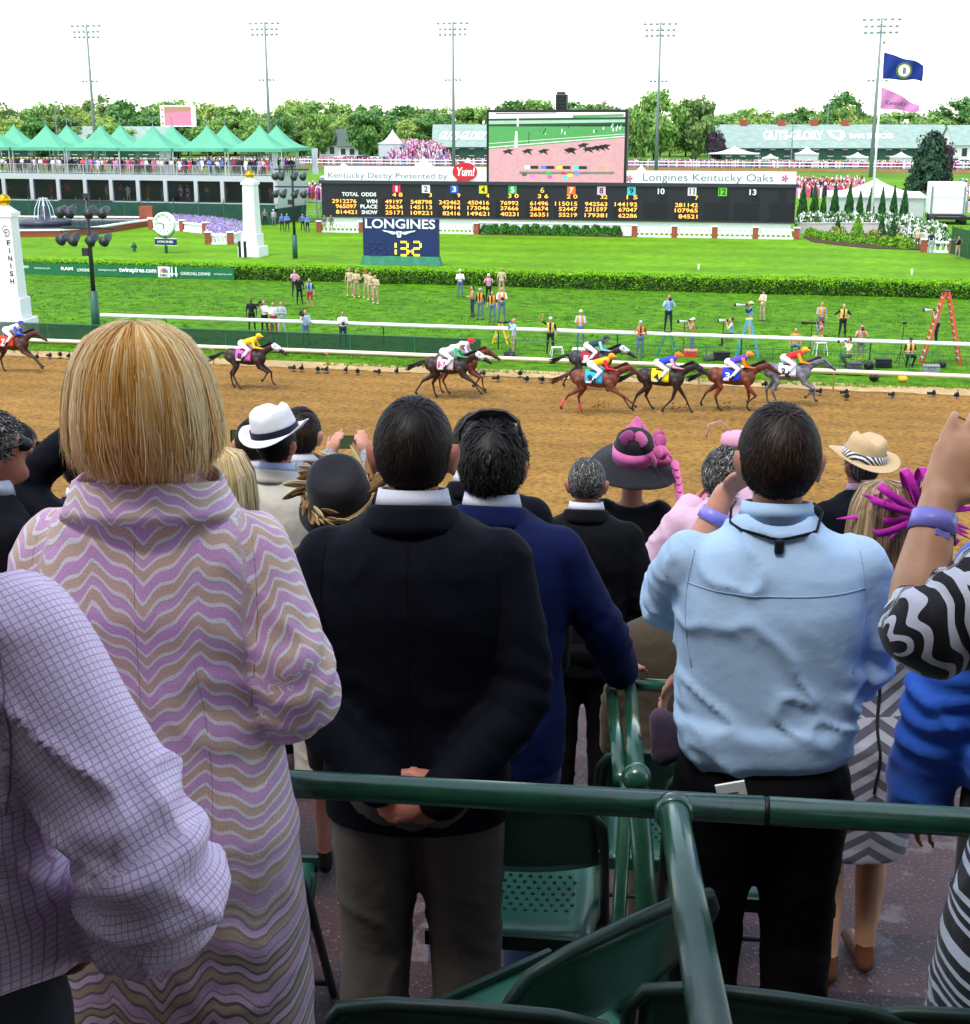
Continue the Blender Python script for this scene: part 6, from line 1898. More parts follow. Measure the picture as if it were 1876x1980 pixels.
horse(1277,798,'split',hide('#2a1a15'),BLK,'black-brown racehorse with yellow saddle cloth','#f0d818','4',m_black,'jockey in blue and pink silks with orange cap on the yellow cloth',cloth('#3048c8'),cloth('#e0a0b8'),cloth('#f0701c'),blinkers=cloth('#26222a'))
horse(1413,796,'drive',hide('#6a2e18'),BLK,'bright bay racehorse with blue saddle cloth','#2038c0','3',m_white,'jockey in orange and purple silks on the blue cloth',cloth('#5a3fc0'),cloth('#f07a20'),cloth('#ee8a3c'),sock=None)
horse(1520,786,'gather',GRY,hide('#4a4a50'),'grey racehorse with white saddle cloth leading the field','#ececf0','2',m_black,'jockey in red silks with yellow and red cap on the grey',cloth('#e02428'),cloth('#f0a020'),cloth('#f0a81c'))
# clods of dirt thrown up behind the hooves
rc=random.Random(6);b=MB()
for(u,v)in((1165,790),(1320,795),(1135,803),(1400,795),(468,752),(880,772)):
	for k in range(26):
		p=GZ(u+rc.uniform(-22,14),v+rc.uniform(-3,3));h=abs(rc.gauss(.0,.14));s=rc.uniform(.015,.045)
		b.ball((p.x,p.y,.05+h),s,3)
tag(b.build('dirt_clods',m_dirt),'loose dirt thrown up behind the galloping hooves','dirt',kind='stuff')
# ================================================================== THE GRANDSTAND
SA=math.radians(-7)
EX,EN=Vector((math.cos(SA),math.sin(SA),0)),Vector((-math.sin(SA),math.cos(SA),0))
# tread edges measured forward of the camera, and floor heights below the camera
TIER=[(-6.4,-.62),(-5.2,-.62),(-4.05,-.85),(-2.9,-1.1),(-1.75,-1.36),(-.6,-1.62),(.95,-1.71),(2.25,-1.98),(3.36,-2.27),(4.1,-2.54),(5.1,-2.81),(6.4,-3.08),(7.6,-3.35),(8.8,-3.62),(10,-3.89)]
def floor_z(n):
	for e,z in TIER:
		if n<e:return CAM_H+z
	return CAM_H-3.89
def paint_mat():
	m=bpy.data.materials.new('worn_maroon_paint');m.use_nodes=True
	N,Lk=m.node_tree.nodes,m.node_tree.links
	b=N['Principled BSDF'];b.inputs['Roughness'].default_value=.62
	tc=N.new('ShaderNodeTexCoord')
	n1=N.new('ShaderNodeTexNoise');n1.inputs['Scale'].default_value=2.2;n1.inputs['Detail'].default_value=9;n1.inputs['Roughness'].default_value=.62
	n2=N.new('ShaderNodeTexNoise');n2.inputs['Scale'].default_value=90;n2.inputs['Detail'].default_value=2
	n3=N.new('ShaderNodeTexNoise');n3.inputs['Scale'].default_value=6;n3.inputs['Detail'].default_value=6
	for n in(n1,n2,n3):Lk.new(tc.outputs['Object'],n.inputs['Vector'])
	r1=N.new('ShaderNodeValToRGB');e=r1.color_ramp.elements
	e[0].position,e[0].color=.57,(*srgb('#382325'),1);e[1].position,e[1].color=.60,(*srgb('#564a4c'),1)  # paint tones darkened to stand in for shade under the crowd
	Lk.new(n1.outputs[0],r1.inputs[0])
	mr=N.new('ShaderNodeMapRange');mr.inputs[1].default_value=.3;mr.inputs[2].default_value=.7;mr.inputs[3].default_value=.7;mr.inputs[4].default_value=1.25
	Lk.new(n3.outputs[0],mr.inputs[0])
	mx=N.new('ShaderNodeMix');mx.data_type='RGBA';mx.blend_type='MULTIPLY';mx.inputs['Factor'].default_value=1
	Lk.new(r1.outputs[0],mx.inputs['A']);Lk.new(mr.outputs[0],mx.inputs['B'])
	mr2=N.new('ShaderNodeMapRange');mr2.inputs[1].default_value=.62;mr2.inputs[2].default_value=.72
	Lk.new(n2.outputs[0],mr2.inputs[0])
	mx2=N.new('ShaderNodeMix');mx2.data_type='RGBA';mx2.inputs['B'].default_value=(*srgb('#75646a'),1)
	Lk.new(mr2.outputs[0],mx2.inputs['Factor']);Lk.new(mx.outputs['Result'],mx2.inputs['A'])
	Lk.new(mx2.outputs['Result'],b.inputs['Base Color'])
	bp=N.new('ShaderNodeBump');bp.inputs['Strength'].default_value=.35;bp.inputs['Distance'].default_value=.01
	Lk.new(n2.outputs[0],bp.inputs['Height']);Lk.new(bp.outputs[0],b.inputs['Normal'])
	return m
m_paint=paint_mat()
st=empty('grandstand_floor',(0,0,0),SA);tag(st,kind='structure')
prev=-9.0
for i,(e,z)in enumerate(TIER):
	b=MB();nxt=TIER[i+1][1]if i+1<len(TIER)else z-.4
	b.box(-26,26,prev,e,CAM_H+min(nxt,z)-.6-.01*i,CAM_H+z);o=b.build('tread',m_paint,st)
	prev=e
b=MB();b.box(-26,26,-9,9.9,.0,CAM_H-4.4);b.build('substructure',M('stand_concrete',(.3,.28,.27),.9),st)
# roof and rear wall that shade the seats
m_roofst=P('stand_roof_paint','#8d9390',.7)
b=MB();b.box(-26,26,-10,.1,CAM_H+3.9,CAM_H+4.3);o=b.build('grandstand_roof',m_roofst,None,(0,0,0),(0,0,SA));tag(o,kind='structure')
b=MB();b.box(-26,26,-9.6,-9.2,CAM_H-5,CAM_H+3.9);o=b.build('rear_wall',P('stand_wall_paint','#6f7672',.8),None,(0,0,0),(0,0,SA));tag(o,kind='structure')
t=empty('roof_columns',(0,0,0),SA);tag(t,kind='structure')
for x in(-8,8):
	b=MB();b.tube([(x,-.1,CAM_H-2.3),(x,-.1,CAM_H+3.9)],.13,12);b.build('column',m_post_green,t,sm=True)
# ------------------------------------------------------------------ pipe rails
m_pipe=M('green_gloss_paint',srgb('#1c4a34'),.26,var=.2,scale=14,bump=.35,bscale=60,bdist=.002,spec=.7,coat=.35)
def S(x,n,z):p=EX*x+EN*n;return Vector((p.x,p.y,CAM_H+z))
L_,R_=PD(600,1517,2.391),PD(1876,1590,2.263)
d=(R_-L_);zR=CAM_H-1.10
def on_rail(k):p=L_+d*k;return Vector((p.x,p.y,zR))
t=empty('pipe_railing',on_rail(.5),0,'dark green pipe rail across the near box with a branch running back','railing')
o0=on_rail(.5)
R0=.0242
k_t=.58
jn=on_rail(.0)
# joint where the two lengths of pipe meet
k_j=(1497-600)/(1876-600)
b=MB();b.tube([on_rail(-1.1)-o0,on_rail(k_j-.004)-o0],R0,20);b.build('pipe',m_pipe,t,sm=True)
b=MB();b.tube([on_rail(k_j+.004)-o0,on_rail(1.9)-o0],R0,20);b.build('pipe',m_pipe,t,sm=True)
b=MB();b.tube([on_rail(k_j-.006)-o0,on_rail(k_j+.006)-o0],R0*.93,20);b.build('pipe_joint',m_black,t,sm=True)
k_b=(1318-600)/(1876-600)
pb=on_rail(k_b)
pe=PD(1392,2090,1.42)
mid=pb+(pe-pb)*.05
b=MB();b.tube([pb-o0,mid-o0,pe-o0],R0*1.02,20);b.build('branch_pipe',m_pipe,t,sm=True)
b=MB();b.lathe([(R0*1.05,-.02),(R0*1.32,-.012),(R0*1.36,0),(R0*1.32,.012),(R0*1.05,.02)],20)
w=b.build('weld_collar',m_pipe,t,pb+(pe-pb).normalized()*.035-o0,(pe-pb).to_track_quat('Z','Y').to_euler(),sm=True)
for k in(-.75,1.55):
	p=on_rail(k);b=MB();b.tube([p-o0,Vector((p.x,p.y,CAM_H-1.98))-o0],R0,16);b.build('post',m_pipe,t,sm=True)
# the box in front: front rail, sloping side rails and post
RR=.0195
pa=PD(1196,1322,4.15);zr2=pa.z
pbx=pa+EX*2.4;pbx.z=zr2
t=empty('box_railing',pa,0,'green pipe railing of the lower box under the hand','railing')
o0=pa
b=MB();b.tube([Vector((0,0,0)),pbx-o0],RR,18);b.build('front_rail',m_pipe,t,sm=True)
kn=PY(1231,1503,2.47);k2=PY(1213,1508,2.62)
b=MB();b.tube([pa+EX*.035+Vector((0,0,-.006))-o0,kn-o0],RR*.95,16);b.build('side_rail',m_pipe,t,sm=True)
b=MB();b.tube([pa-EX*.02+Vector((0,0,-.02))-o0,k2-EX*.012-o0],RR*.9,16);b.build('side_rail',m_pipe,t,sm=True)
b=MB();b.ball(kn-o0,RR*1.5,12);b.build('ball_end',m_pipe,t,sm=True)
cb_=PY(1258,1830,2.5)
b=MB();b.tube([kn-o0+Vector((0,.01,0)),cb_-o0,cb_+(cb_-kn)*.62-o0],R0*.92,16);b.build('post',m_pipe,t,sm=True)
pp_=PY(1178,1560,2.62);b=MB();b.tube([k2-o0,Vector((pp_.x+.01,pp_.y,CAM_H-2.27))-o0],RR*.8,14);b.build('post',m_pipe,t,sm=True)
p=pbx;b=MB();b.tube([p-o0,Vector((p.x,p.y,CAM_H-2.54))-o0],RR,14);b.build('post',m_pipe,t,sm=True)
# ------------------------------------------------------------------ folding chairs
m_chair=M('green_chair_paint',srgb('#29604a'),.36,var=.2,scale=7,bump=.2,bscale=30,bdist=.002,spec=.6,coat=.25)  # this green and the frame's set darker in place of the crowd's shade
m_frame=M('dark_green_frame',srgb('#1b3528'),.4,var=.2,scale=9,spec=.5)
def chair_parts():
	out=[]
	w=.215
	# seat pan with rolled edge
	vs,fs=[],[]
	nx,ny=12,10
	for j in range(ny+1):
		for i in range(nx+1):
			a,c=-1+2*i/nx,-1+2*j/ny
			r=max(abs(a),abs(c))
			x=a*.20*(1-.04*c*c);y=c*.19+.02;z=.445-.014*(1-a*a)*(1-c*c)-(.022 if r>.99 else 0)+.01*c
			vs.append((x,y,z))
	for j in range(ny):
		for i in range(nx):
			k=j*(nx+1)+i;fs.append((k,k+1,k+nx+2,k+nx+1))
	b=MB();b.add(vs,fs);me=b.mesh('seat',m_chair,True);out.append(('seat',me,None))
	# holes: dark discs sunk in the pan
	b=MB()
	for r_ in range(7):
		for c_ in range(11):
			x=-.125+.025*c_+(.0125 if r_%2 else 0);y=-.06+.024*r_
			z=.447-.014*(1-(x/.2)**2)*(1-(y/.19)**2)+.01*(y-.02)/.19
			b.lathe([(.0048,-.001),(.0048,.0012)],8,(x,y,z))
	out.append(('perforations',b.mesh('perforations',m_black),'seat'))
	# front edge apron
	b=MB();b.box(-.2,.2,-.188,-.176,.40,.436);out.append(('seat_rail',b.mesh('seat_rail',m_frame),None))
	b=MB();b.box(-.2,.2,.2,.212,.41,.452);out.append(('seat_rail',b.mesh('seat_rail',m_frame),None))
	# back frame: an arch of tube running down to the front feet
	pts=[(-w,.27,0),(-w,.02,.42),(-w,-.17,.68),(-w*.98,-.195,.735),(-w*.86,-.208,.775),(-w*.55,-.215,.792),(0,-.218,.797),(w*.55,-.215,.792),(w*.86,-.208,.775),(w*.98,-.195,.735),(w,-.17,.68),(w,.02,.42),(w,.27,0)]
	b=MB();b.tube(pts,.0115,10);out.append(('back_frame',b.mesh('back_frame',m_frame,True),None))
	# back panel
	vs,fs=[],[]
	nx,nz=14,8
	for j in range(nz+1):
		for i in range(nx+1):
			a,c=-1+2*i/nx,j/nz
			top=.785-.035*abs(a)**6;bot=.60-.028*(1-a*a)
			z=bot+(top-bot)*c
			x=a*(.205-.01*c);y=-.13-(z-.6)*.42-.018*(1-a*a)+(.006 if c in(0,1)else 0)
			vs.append((x,y,z))
	for j in range(nz):
		for i in range(nx):
			k=j*(nx+1)+i;fs.append((k,k+1,k+nx+2,k+nx+1))
	b=MB();b.add(vs,fs);out.append(('backrest',b.mesh('backrest',m_chair,True),None))
	for s in(-1,1):
		b=MB();b.tube([(s*(w-.02),.16,.43),(s*(w-.02),-.24,0)],.0105,8);out.append(('leg',b.mesh('leg',m_frame,True),None))
	b=MB();b.tube([(-w+.02,-.2,.045),(w-.02,-.2,.045)],.008,8);out.append(('stretcher',b.mesh('stretcher',m_frame,True),None))
	b=MB();b.tube([(-w,.235,.06),(w,.235,.06)],.008,8);out.append(('stretcher',b.mesh('stretcher',m_frame,True),None))
	return out
CH=chair_parts()
def chair(p,rz,label):
	t=empty('folding_chair',p,rz,label,'chair','green folding chairs in the boxes')
	seat=None
	for n_,me,par in CH:
		o=link(n_,me,seat if par else t)
		if n_=='seat':
			seat=o;so=o.modifiers.new('thick','SOLIDIFY');so.thickness=.006
		if n_=='backrest':so=o.modifiers.new('thick','SOLIDIFY');so.thickness=.008
	return t
def at_floor(u,v,n,z=None):p=PY(u,v,n);return Vector((p.x,p.y,CAM_H+z))
chair(at_floor(1000,1775,3.04,-2.27),SA,'green folding chair with perforated seat right of the grey trousers')
chair(at_floor(430,1775,3.0,-2.27),SA+.05,'green folding chair left of the grey trousers, mostly behind the coat')
chair(at_floor(945,1930,1.88,-1.98),SA,'green folding chair with only its back edge showing at the bottom middle')
chair(at_floor(1040,1880,2.05,-1.98),SA+math.radians(44),'green folding chair turned sideways against the branch rail')
chair(at_floor(1500,1930,1.9,-1.98),SA-.1,'green folding chair with only its back edge showing right of the branch rail')
chair(at_floor(1850,1930,1.86,-1.98),SA,'green folding chair at the bottom right corner')
chair(at_floor(1440,1790,3.2,-2.27),SA,'green folding chair beyond the dark trousers')
chair(at_floor(1300,1420,3.85,-2.54),SA,'green folding chair in the lower box beside the pipe rail')
# litter
def bottle(u,v,n,z,label,capm):
	t=empty('water_bottle',at_floor(u,v,n,z),0,label,'bottle')
	b=MB();b.lathe([(.030,0),(.033,.01),(.033,.12),(.03,.14),(.014,.18),(.013,.19)],16)
	m_=bpy.data.materials.get('clear_plastic')
	if m_ is None:
		m_=bpy.data.materials.new('clear_plastic');m_.use_nodes=True;bb=m_.node_tree.nodes['Principled BSDF']
		bb.inputs['Base Color'].default_value=(.8,.86,.88,1);bb.inputs['Roughness'].default_value=.08;bb.inputs['Transmission Weight'].default_value=.8;bb.inputs['IOR'].default_value=1.2
	b.build('bottle_body',m_,t,sm=True)
	b=MB();b.lathe([(.015,.188),(.0155,.21),(.013,.212)],14);b.build('cap',capm,t)
bottle(1158,1975,2.05,-1.98,'small plastic bottle with white cap on the floor',m_white)
bottle(1185,1800,2.72,-2.27,'plastic bottle with blue cap beside the perforated seat',P('cap_blue','#1d3fb0',.4))
b=MB();b.box(-.035,.035,-.03,.03,0,.004);tag(b.build('paper_scrap',m_white,None,at_floor(1163,1583,3.02,-2.268)+Vector((0,0,.004)),(0,0,.3)),'small white scrap of paper on the maroon floor','paper')
# ================================================================== SPECTATORS IN THE STAND
def hair_mat(name,c1,c2,c3,rough=.5):
	m=bpy.data.materials.new(name);m.use_nodes=True
	N,Lk=m.node_tree.nodes,m.node_tree.links
	b=N['Principled BSDF'];b.inputs['Roughness'].default_value=rough;b.inputs['Specular IOR Level'].default_value=.2
	at=N.new('ShaderNodeAttribute');at.attribute_name='tint'
	r=N.new('ShaderNodeValToRGB');e=r.color_ramp.elements
	e[0].position,e[0].color=.05,(*srgb(c1),1);e[1].position,e[1].color=.95,(*srgb(c3),1)
	k=e.new(.5);k.color=(*srgb(c2),1)
	Lk.new(at.outputs['Fac'],r.inputs[0]);Lk.new(r.outputs[0],b.inputs['Base Color'])
	return m
HR={'brown':hair_mat('hair_dark_brown','#0c0806','#19110c','#33261c'),'black':hair_mat('hair_near_black','#080606','#120e0c','#2c2520'),
	 'grey':hair_mat('hair_salt','#1f1f1f','#55534f','#aaa8a2'),'blonde':hair_mat('hair_blonde','#a0661f','#e4aa54','#ffe4ac'),
	 'ash':hair_mat('hair_ash_blonde','#5a452f','#93795a','#cbb58f'),'mid':hair_mat('hair_mid_brown','#120b07','#251911','#443223'),'pale':hair_mat('hair_pale_blonde','#8a7148','#c7ab74','#ead9b0')}
def ribbons(name,Pt,Nr,W,tint,mat,parent,extra=None):
	"""Pt (n,k,3) strand points, Nr (n,k,3) outward normals, W (k,) half widths, tint (n,)"""
	n,k,_=Pt.shape
	T=np.gradient(Pt,axis=1)
	Sd=np.cross(T,Nr);Sd/=np.linalg.norm(Sd,axis=2)[:,:,None]+1e-9
	w=(W[None,:,None]if W.ndim==1 else W[:,:,None])
	V=np.stack([Pt-Sd*w,Pt+Sd*w],2).reshape(-1,3)
	base=np.arange(n)[:,None]*(2*k)+np.arange(k-1)[None,:]*2
	F=np.stack([base,base+1,base+3,base+2],2).reshape(-1,4)
	tv=np.repeat(tint,2*k)
	if extra is not None:
		ev,ef,et=extra
		F=F.tolist()+[tuple(i+len(V)for i in f)for f in ef]
		V=np.concatenate([V,ev]);tv=np.concatenate([tv,np.full(len(ev),et)])
	else:F=F.tolist()
	me=bpy.data.meshes.new(name)
	me.from_pydata(V.tolist(),[],F)
	me.materials.append(mat)
	a=me.attributes.new('tint','FLOAT','POINT');a.data.foreach_set('value',np.clip(tv,0,1).astype(np.float32))
	smooth(me)
	return link(name,me,parent)
HC=np.array([0,.012,1.655]);HRd=np.array([.079,.098,.100])      # skull
def cap_shell(rad,keep,n=22,m=16):
	vs,fs=[],[]
	for i in range(m+1):
		ph=PI*i/m
		for j in range(n):
			t_=2*PI*j/n;vs.append(np.array([math.sin(ph)*math.cos(t_),math.sin(ph)*math.sin(t_),math.cos(ph)]))
	vs=np.array(vs)
	for i in range(m):
		for j in range(n):
			q=(i*n+j,(i+1)*n+j,(i+1)*n+(j+1)%n,i*n+(j+1)%n)
			c=vs[list(q)].mean(0)
			if keep(c[None,:])[0]:fs.append(q)
	return vs,fs
def hairline(nape=-.62,front=.35):
	def keep(d):
		face=(d[:,1]>front)&(d[:,2]<.52)
		ear=(np.abs(d[:,0])>.72)&(d[:,2]<-.12)&(d[:,1]>-.25)
		side=(d[:,1]>.1)&(d[:,2]<-.15)
		return~(face|ear|side|(d[:,2]<nape))
	return keep
def short_hair(parent,mat,n=3400,length=.75,lift=.05,curl=.0,seed=1,nape=-.66,vol=1.03,crown=(0.1,-.45,.9),bald=0.0,wmax=.0022,off=(0,0,0),messy=.14):
	rnd=np.random.default_rng(seed)
	keep=hairline(nape)
	d=rnd.normal(0,1,(n*2,3));d/=np.linalg.norm(d,axis=1)[:,None]
	d=d[keep(d)]
	cr=np.array(crown);cr=cr/np.linalg.norm(cr)
	if bald:d=d[(np.linalg.norm(d-np.array([0.05,-.25,.95]),axis=1)>bald*rnd.uniform(.6,1.1,len(d)))]
	d=d[:n];n=len(d)
	K=6;cen=HC+np.array(off)
	P_,Nn=[],[]
	cur=d.copy();ph=rnd.uniform(0,6.28,n)
	jit=rnd.normal(0,messy,(n,3))
	L=length*rnd.uniform(.6,1.25,n)
	for k in range(K):
		s=k/(K-1)
		lf=vol+lift*s*rnd.uniform(.6,1.3,n)*(1.2 if curl else 1)+.01*rnd.random(n)
		p=cen+cur*HRd*lf[:,None]
		if curl:p=p+curl*s*np.stack([np.sin(ph+s*7),np.cos(ph*1.7+s*6),np.sin(ph*.6+s*8)],1)
		P_.append(p);Nn.append(cur.copy())
		fl=cur-cr*(cur@cr)[:,None];fl/=np.linalg.norm(fl,axis=1)[:,None]+1e-6
		fl=fl+np.array([0,0,-.45])+jit
		fl=fl-cur*(fl*cur).sum(1)[:,None]
		cur=cur+fl*(L/(K-1))[:,None]*.9;cur/=np.linalg.norm(cur,axis=1)[:,None]
	Pt=np.stack(P_,1);Nr=np.stack(Nn,1)
	W=wmax*np.array([.8,1,1,.9,.6,.1])
	tint=np.clip(.35+.3*rnd.normal(0,1,n)+.12*fbm(d*4,2),0,1)
	vs,fs=cap_shell(HRd,keep)
	return ribbons('hair',Pt,Nr,W,tint,mat,parent,(cen+vs*HRd*(vol-.012),fs,.12))
def long_hair(parent,mat,n=5200,seed=2,prof=None,front=.55,crown=(0,-.02),wid=(1.0,1.0),tint_c=.55,wmax=.0023,wob=.05,off=(0,0,0),shade_mid=.0,curl_in=1.0):
	"""strands that fall from the crown round the head: prof = (t, radius, height)"""
	rnd=np.random.default_rng(seed)
	K=18
	t=np.linspace(0,1,K)
	pr=np.array(prof);R=np.interp(t,pr[:,0],pr[:,1]);Z=np.interp(t,pr[:,0],pr[:,2]);F0_=lambda c,q:np.interp(q.ravel(),pr[:,0],pr[:,c]).reshape(q.shape)
	a=rnd.uniform(0,2*PI,n*2)
	a=a[np.sin(a)<front][:n];n=len(a)
	lay=1-.16*rnd.random(n)**1.6
	drift=rnd.normal(0,wob,n)[:,None]*t[None,:]+.03*np.sin(rnd.uniform(0,6.28,n)[:,None]+5*t[None,:])
	lock=.09*np.round(np.sin(a*23)+.6*np.sin(a*41+1),0)*t**2 if False else 0
	clump=(.055*np.sin(a*17+2)+.03*np.sin(a*37))[:,None]*(t[None,:]**1.5)
	A=a[:,None]+drift+clump
	endj=rnd.normal(0,.012,n)[:,None]*(t[None,:]**4)
	tm=t[None,:]*(1-.2*rnd.random(n)**2.2)[:,None]
	r=F0_(1,tm)*lay[:,None]*(1+.035*np.sin(a*19)[:,None]*t[None,:])+endj
	start=rnd.random(n)[:,None]*.0
	X=np.cos(A)*r*wid[0]+crown[0]*(1-t)[None,:];Y=np.sin(A)*r*wid[1]+crown[1]*(1-t)[None,:]
	Zz=F0_(2,tm)+rnd.normal(0,.004,(n,1))+rnd.normal(0,.014,n)[:,None]*(t[None,:]**3)-.004*(1-lay)[:,None]
	c=np.array([0,0,0])+np.array(off)
	Pt=np.stack([X,Y,Zz],2)+c
	Nr=np.stack([np.cos(A),np.sin(A),np.where(t[None,:]<.35,1.2-3*t[None,:],.05)*np.ones((n,1))],2)
	Nr/=np.linalg.norm(Nr,axis=2)[:,:,None]
	W=wmax*np.interp(t,[0,.1,.75,1],[.5,1,.9,.2])
	side=np.abs(np.cos(a))
	tint=np.clip(tint_c+.14*rnd.normal(0,1,n)+.13*np.sin(a*29)+.12*np.sin(a*11+1)+shade_mid*(side-.55),0,1)
	# inner body
	vs,fs=[],[]
	m=28
	for i in range(K):
		for j in range(m):
			aa=2*PI*j/m
			vs.append((math.cos(aa)*R[i]*.86*wid[0]+crown[0]*(1-t[i])+c[0],math.sin(aa)*R[i]*.86*wid[1]+crown[1]*(1-t[i])+c[1],Z[i]-.006+c[2]))
	for i in range(K-1):
		for j in range(m):
			if math.sin(2*PI*(j+.5)/m)<front:fs.append((i*m+j,(i+1)*m+j,(i+1)*m+(j+1)%m,i*m+(j+1)%m))
	return ribbons('hair',Pt,Nr,W,tint,mat,parent,(np.array(vs),fs,.16))
# ------------------------------------------------------------------ bodies
def hand_prims(wr,d,nrm,curl=.35,spread=.0,thumb=1,s=1.0,m=0,fing=None):
	wr,d,nrm=Vector(wr),Vector(d).normalized(),Vector(nrm).normalized()
	sd=d.cross(nrm).normalized()*thumb;nrm=(sd*thumb).cross(d).normalized()
	p=[cap(wr+d*.015*s,wr+d*.065*s,.026*s,.034*s,m,(1.12,.5),nrm)]
	for i,L in enumerate((.070,.080,.075,.058)):
		o=wr+d*.078*s+sd*(.0305-.0205*i)*s
		c=fing[i]if fing else curl
		a=(d+sd*(spread*(1.5-i)/1.5)).normalized();q=o
		r=(.0084,.0088,.0084,.0075)[i]*s
		for j,f_ in enumerate((.5,.3,.22)):
			ang=c*(j*.9+.55)
			dr=(a*math.cos(ang)-nrm*math.sin(ang)).normalized()
			e=q+dr*L*f_*s
			p.append(cap(q,e,r*(1-.07*j),r*(1-.07*(j+1)),m));q=e
	o=wr+d*.022*s+sd*.024*s
	t1=o+(d*.6+sd*.75-nrm*.25).normalized()*.042*s
	t2=t1+(d*.85+sd*.35-nrm*.35).normalized()*.03*s;t3=t2+(d*.95+sd*.05-nrm*.35).normalized()*.024*s
	p+=[cap(o,t1,.0125*s,.0105*s,m),cap(t1,t2,.0105*s,.0095*s,m),cap(t2,t3,.0095*s,.008*s,m)]
	return p
def body_mesh(name,skin,arms,sw=.17,hands=None,legs=True,voxel=.010,foot=m_shoe,tilt=0.0,hip=.09,female=False,feet_pos=None):
	"""one continuous skin: head, neck, trunk, arms with hands, legs"""
	p=[ell((0,.012,1.655),(.075,.095,.096),0),ell((0,.045,1.60),(.058,.066,.075),0),cap((0,.075,1.555),(0,.10,1.56),.03,.025,0),cap((0,.10,1.655),(0,.128,1.625),.011,.016,0)]
	for s in(-1,1):
		p.append(ell((s*.085,-.004,1.632),(.012,.023,.036),0,(0,s*.25,s*-.35)));p.append(ell((s*.084,.004,1.605),(.009,.012,.016),0))
		p.append(ell((s*.033,.096,1.655),(.016,.01,.01),0));p.append(cap((s*.018,.108,1.575),(0,.112,1.576),.008,.008,0))
	p+=[cap((0,-.012,1.44),(0,.0,1.60),.056,.054,0),cap((0,0,1.0),(0,.0,1.34),.115,.13,0,(1,.66)),cap((-sw+.04,0,1.41),(sw-.04,0,1.41),.052,.052,0),cap((-.06,0,.94),(.06,0,.94),.10,.10,0)]
	for k,s in((0,1),(1,-1)):
		e,w=arms[k]
		sh=Vector((s*sw,0,1.40));e=Vector(e);w=Vector(w)
		p+=[cap(sh,e,.048,.038,0),cap(e,e.lerp(w,.35),.038,.042,0),cap(e.lerp(w,.35),w,.042,.026,0)]
		h=hands[k]if hands and hands[k]else dict(d=(w-e),n=(s,0,0),curl=.3,thumb=s)
		hh=dict(h);p+=hand_prims(w,hh.pop('d'),hh.pop('n'),**hh)
	for s in(-1,1):
		fx=feet_pos[0 if s>0 else 1]if feet_pos else(s*.11,0)
		kn=Vector(((s*hip+fx[0])/2,.025+fx[1]*.5,.5));an=Vector((fx[0],fx[1]-.02,.09))
		p+=[cap((s*hip,0,.92),kn,.08,.052,0),cap(kn,kn.lerp(an,.35),.05,.052,0),cap(kn.lerp(an,.35),an,.052,.033,0),cap((an.x,an.y,.05),(an.x,an.y+.16,.035),.036,.032,1,(1.05,.8),(0,0,1)),cap((an.x,an.y,.1),(an.x,an.y-.02,.04),.034,.034,1)]
	return blob(name,p,voxel,[skin,foot],3,factor=.4)
def loft_prims(rings,n=28,e=2.3):
	return('l',rings,n,e)
_pm_old=_prim_mesh
def _prim_mesh(mb,pr,n=16):
	if pr[0]!='l':return _pm_old(mb,pr,n)
	vs,fs=[],[];k=pr[2];e=pr[3]
	for(z,rx,ry,cx,cy)in pr[1]:
		for j in range(k):
			t_=2*PI*j/k;c,s=math.cos(t_),math.sin(t_)
			vs.append((cx+rx*math.copysign(abs(c)**(2/e),c),cy+ry*math.copysign(abs(s)**(2/e),s),z))
	for i in range(len(pr[1])-1):
		for j in range(k):
			j2=(j+1)%k;fs.append((i*k+j,i*k+j2,(i+1)*k+j2,(i+1)*k+j))
	fs.append(tuple(range(k-1,-1,-1)));fs.append(tuple((len(pr[1])-1)*k+j for j in range(k)))
	mb.add(vs,fs)
_pd_old=prim_dist
def prim_dist(prims,X):
	D,T,A=[],[],[]
	for pr in prims:
		if pr[0]=='l':
			r=np.array(pr[1]);z=X[:,2]
			f=lambda c:np.interp(z,r[:,0],r[:,c])
			dx,dy=X[:,0]-f(3),X[:,1]-f(4)
			k=np.sqrt((dx/f(1))**2+(dy/f(2))**2)
			out=np.maximum(0,np.maximum(r[0,0]-z,z-r[-1,0]))
			D.append((k-1)*np.minimum(f(1),f(2))+out);T.append(z.copy());A.append(np.arctan2(dy,dx)*.17)
		else:
			a,b_,c=_pd_old([pr],X);D.append(a[0]);T.append(b_[0]);A.append(c[0])
	return np.array(D),np.array(T),np.array(A)
_blob_src=blob
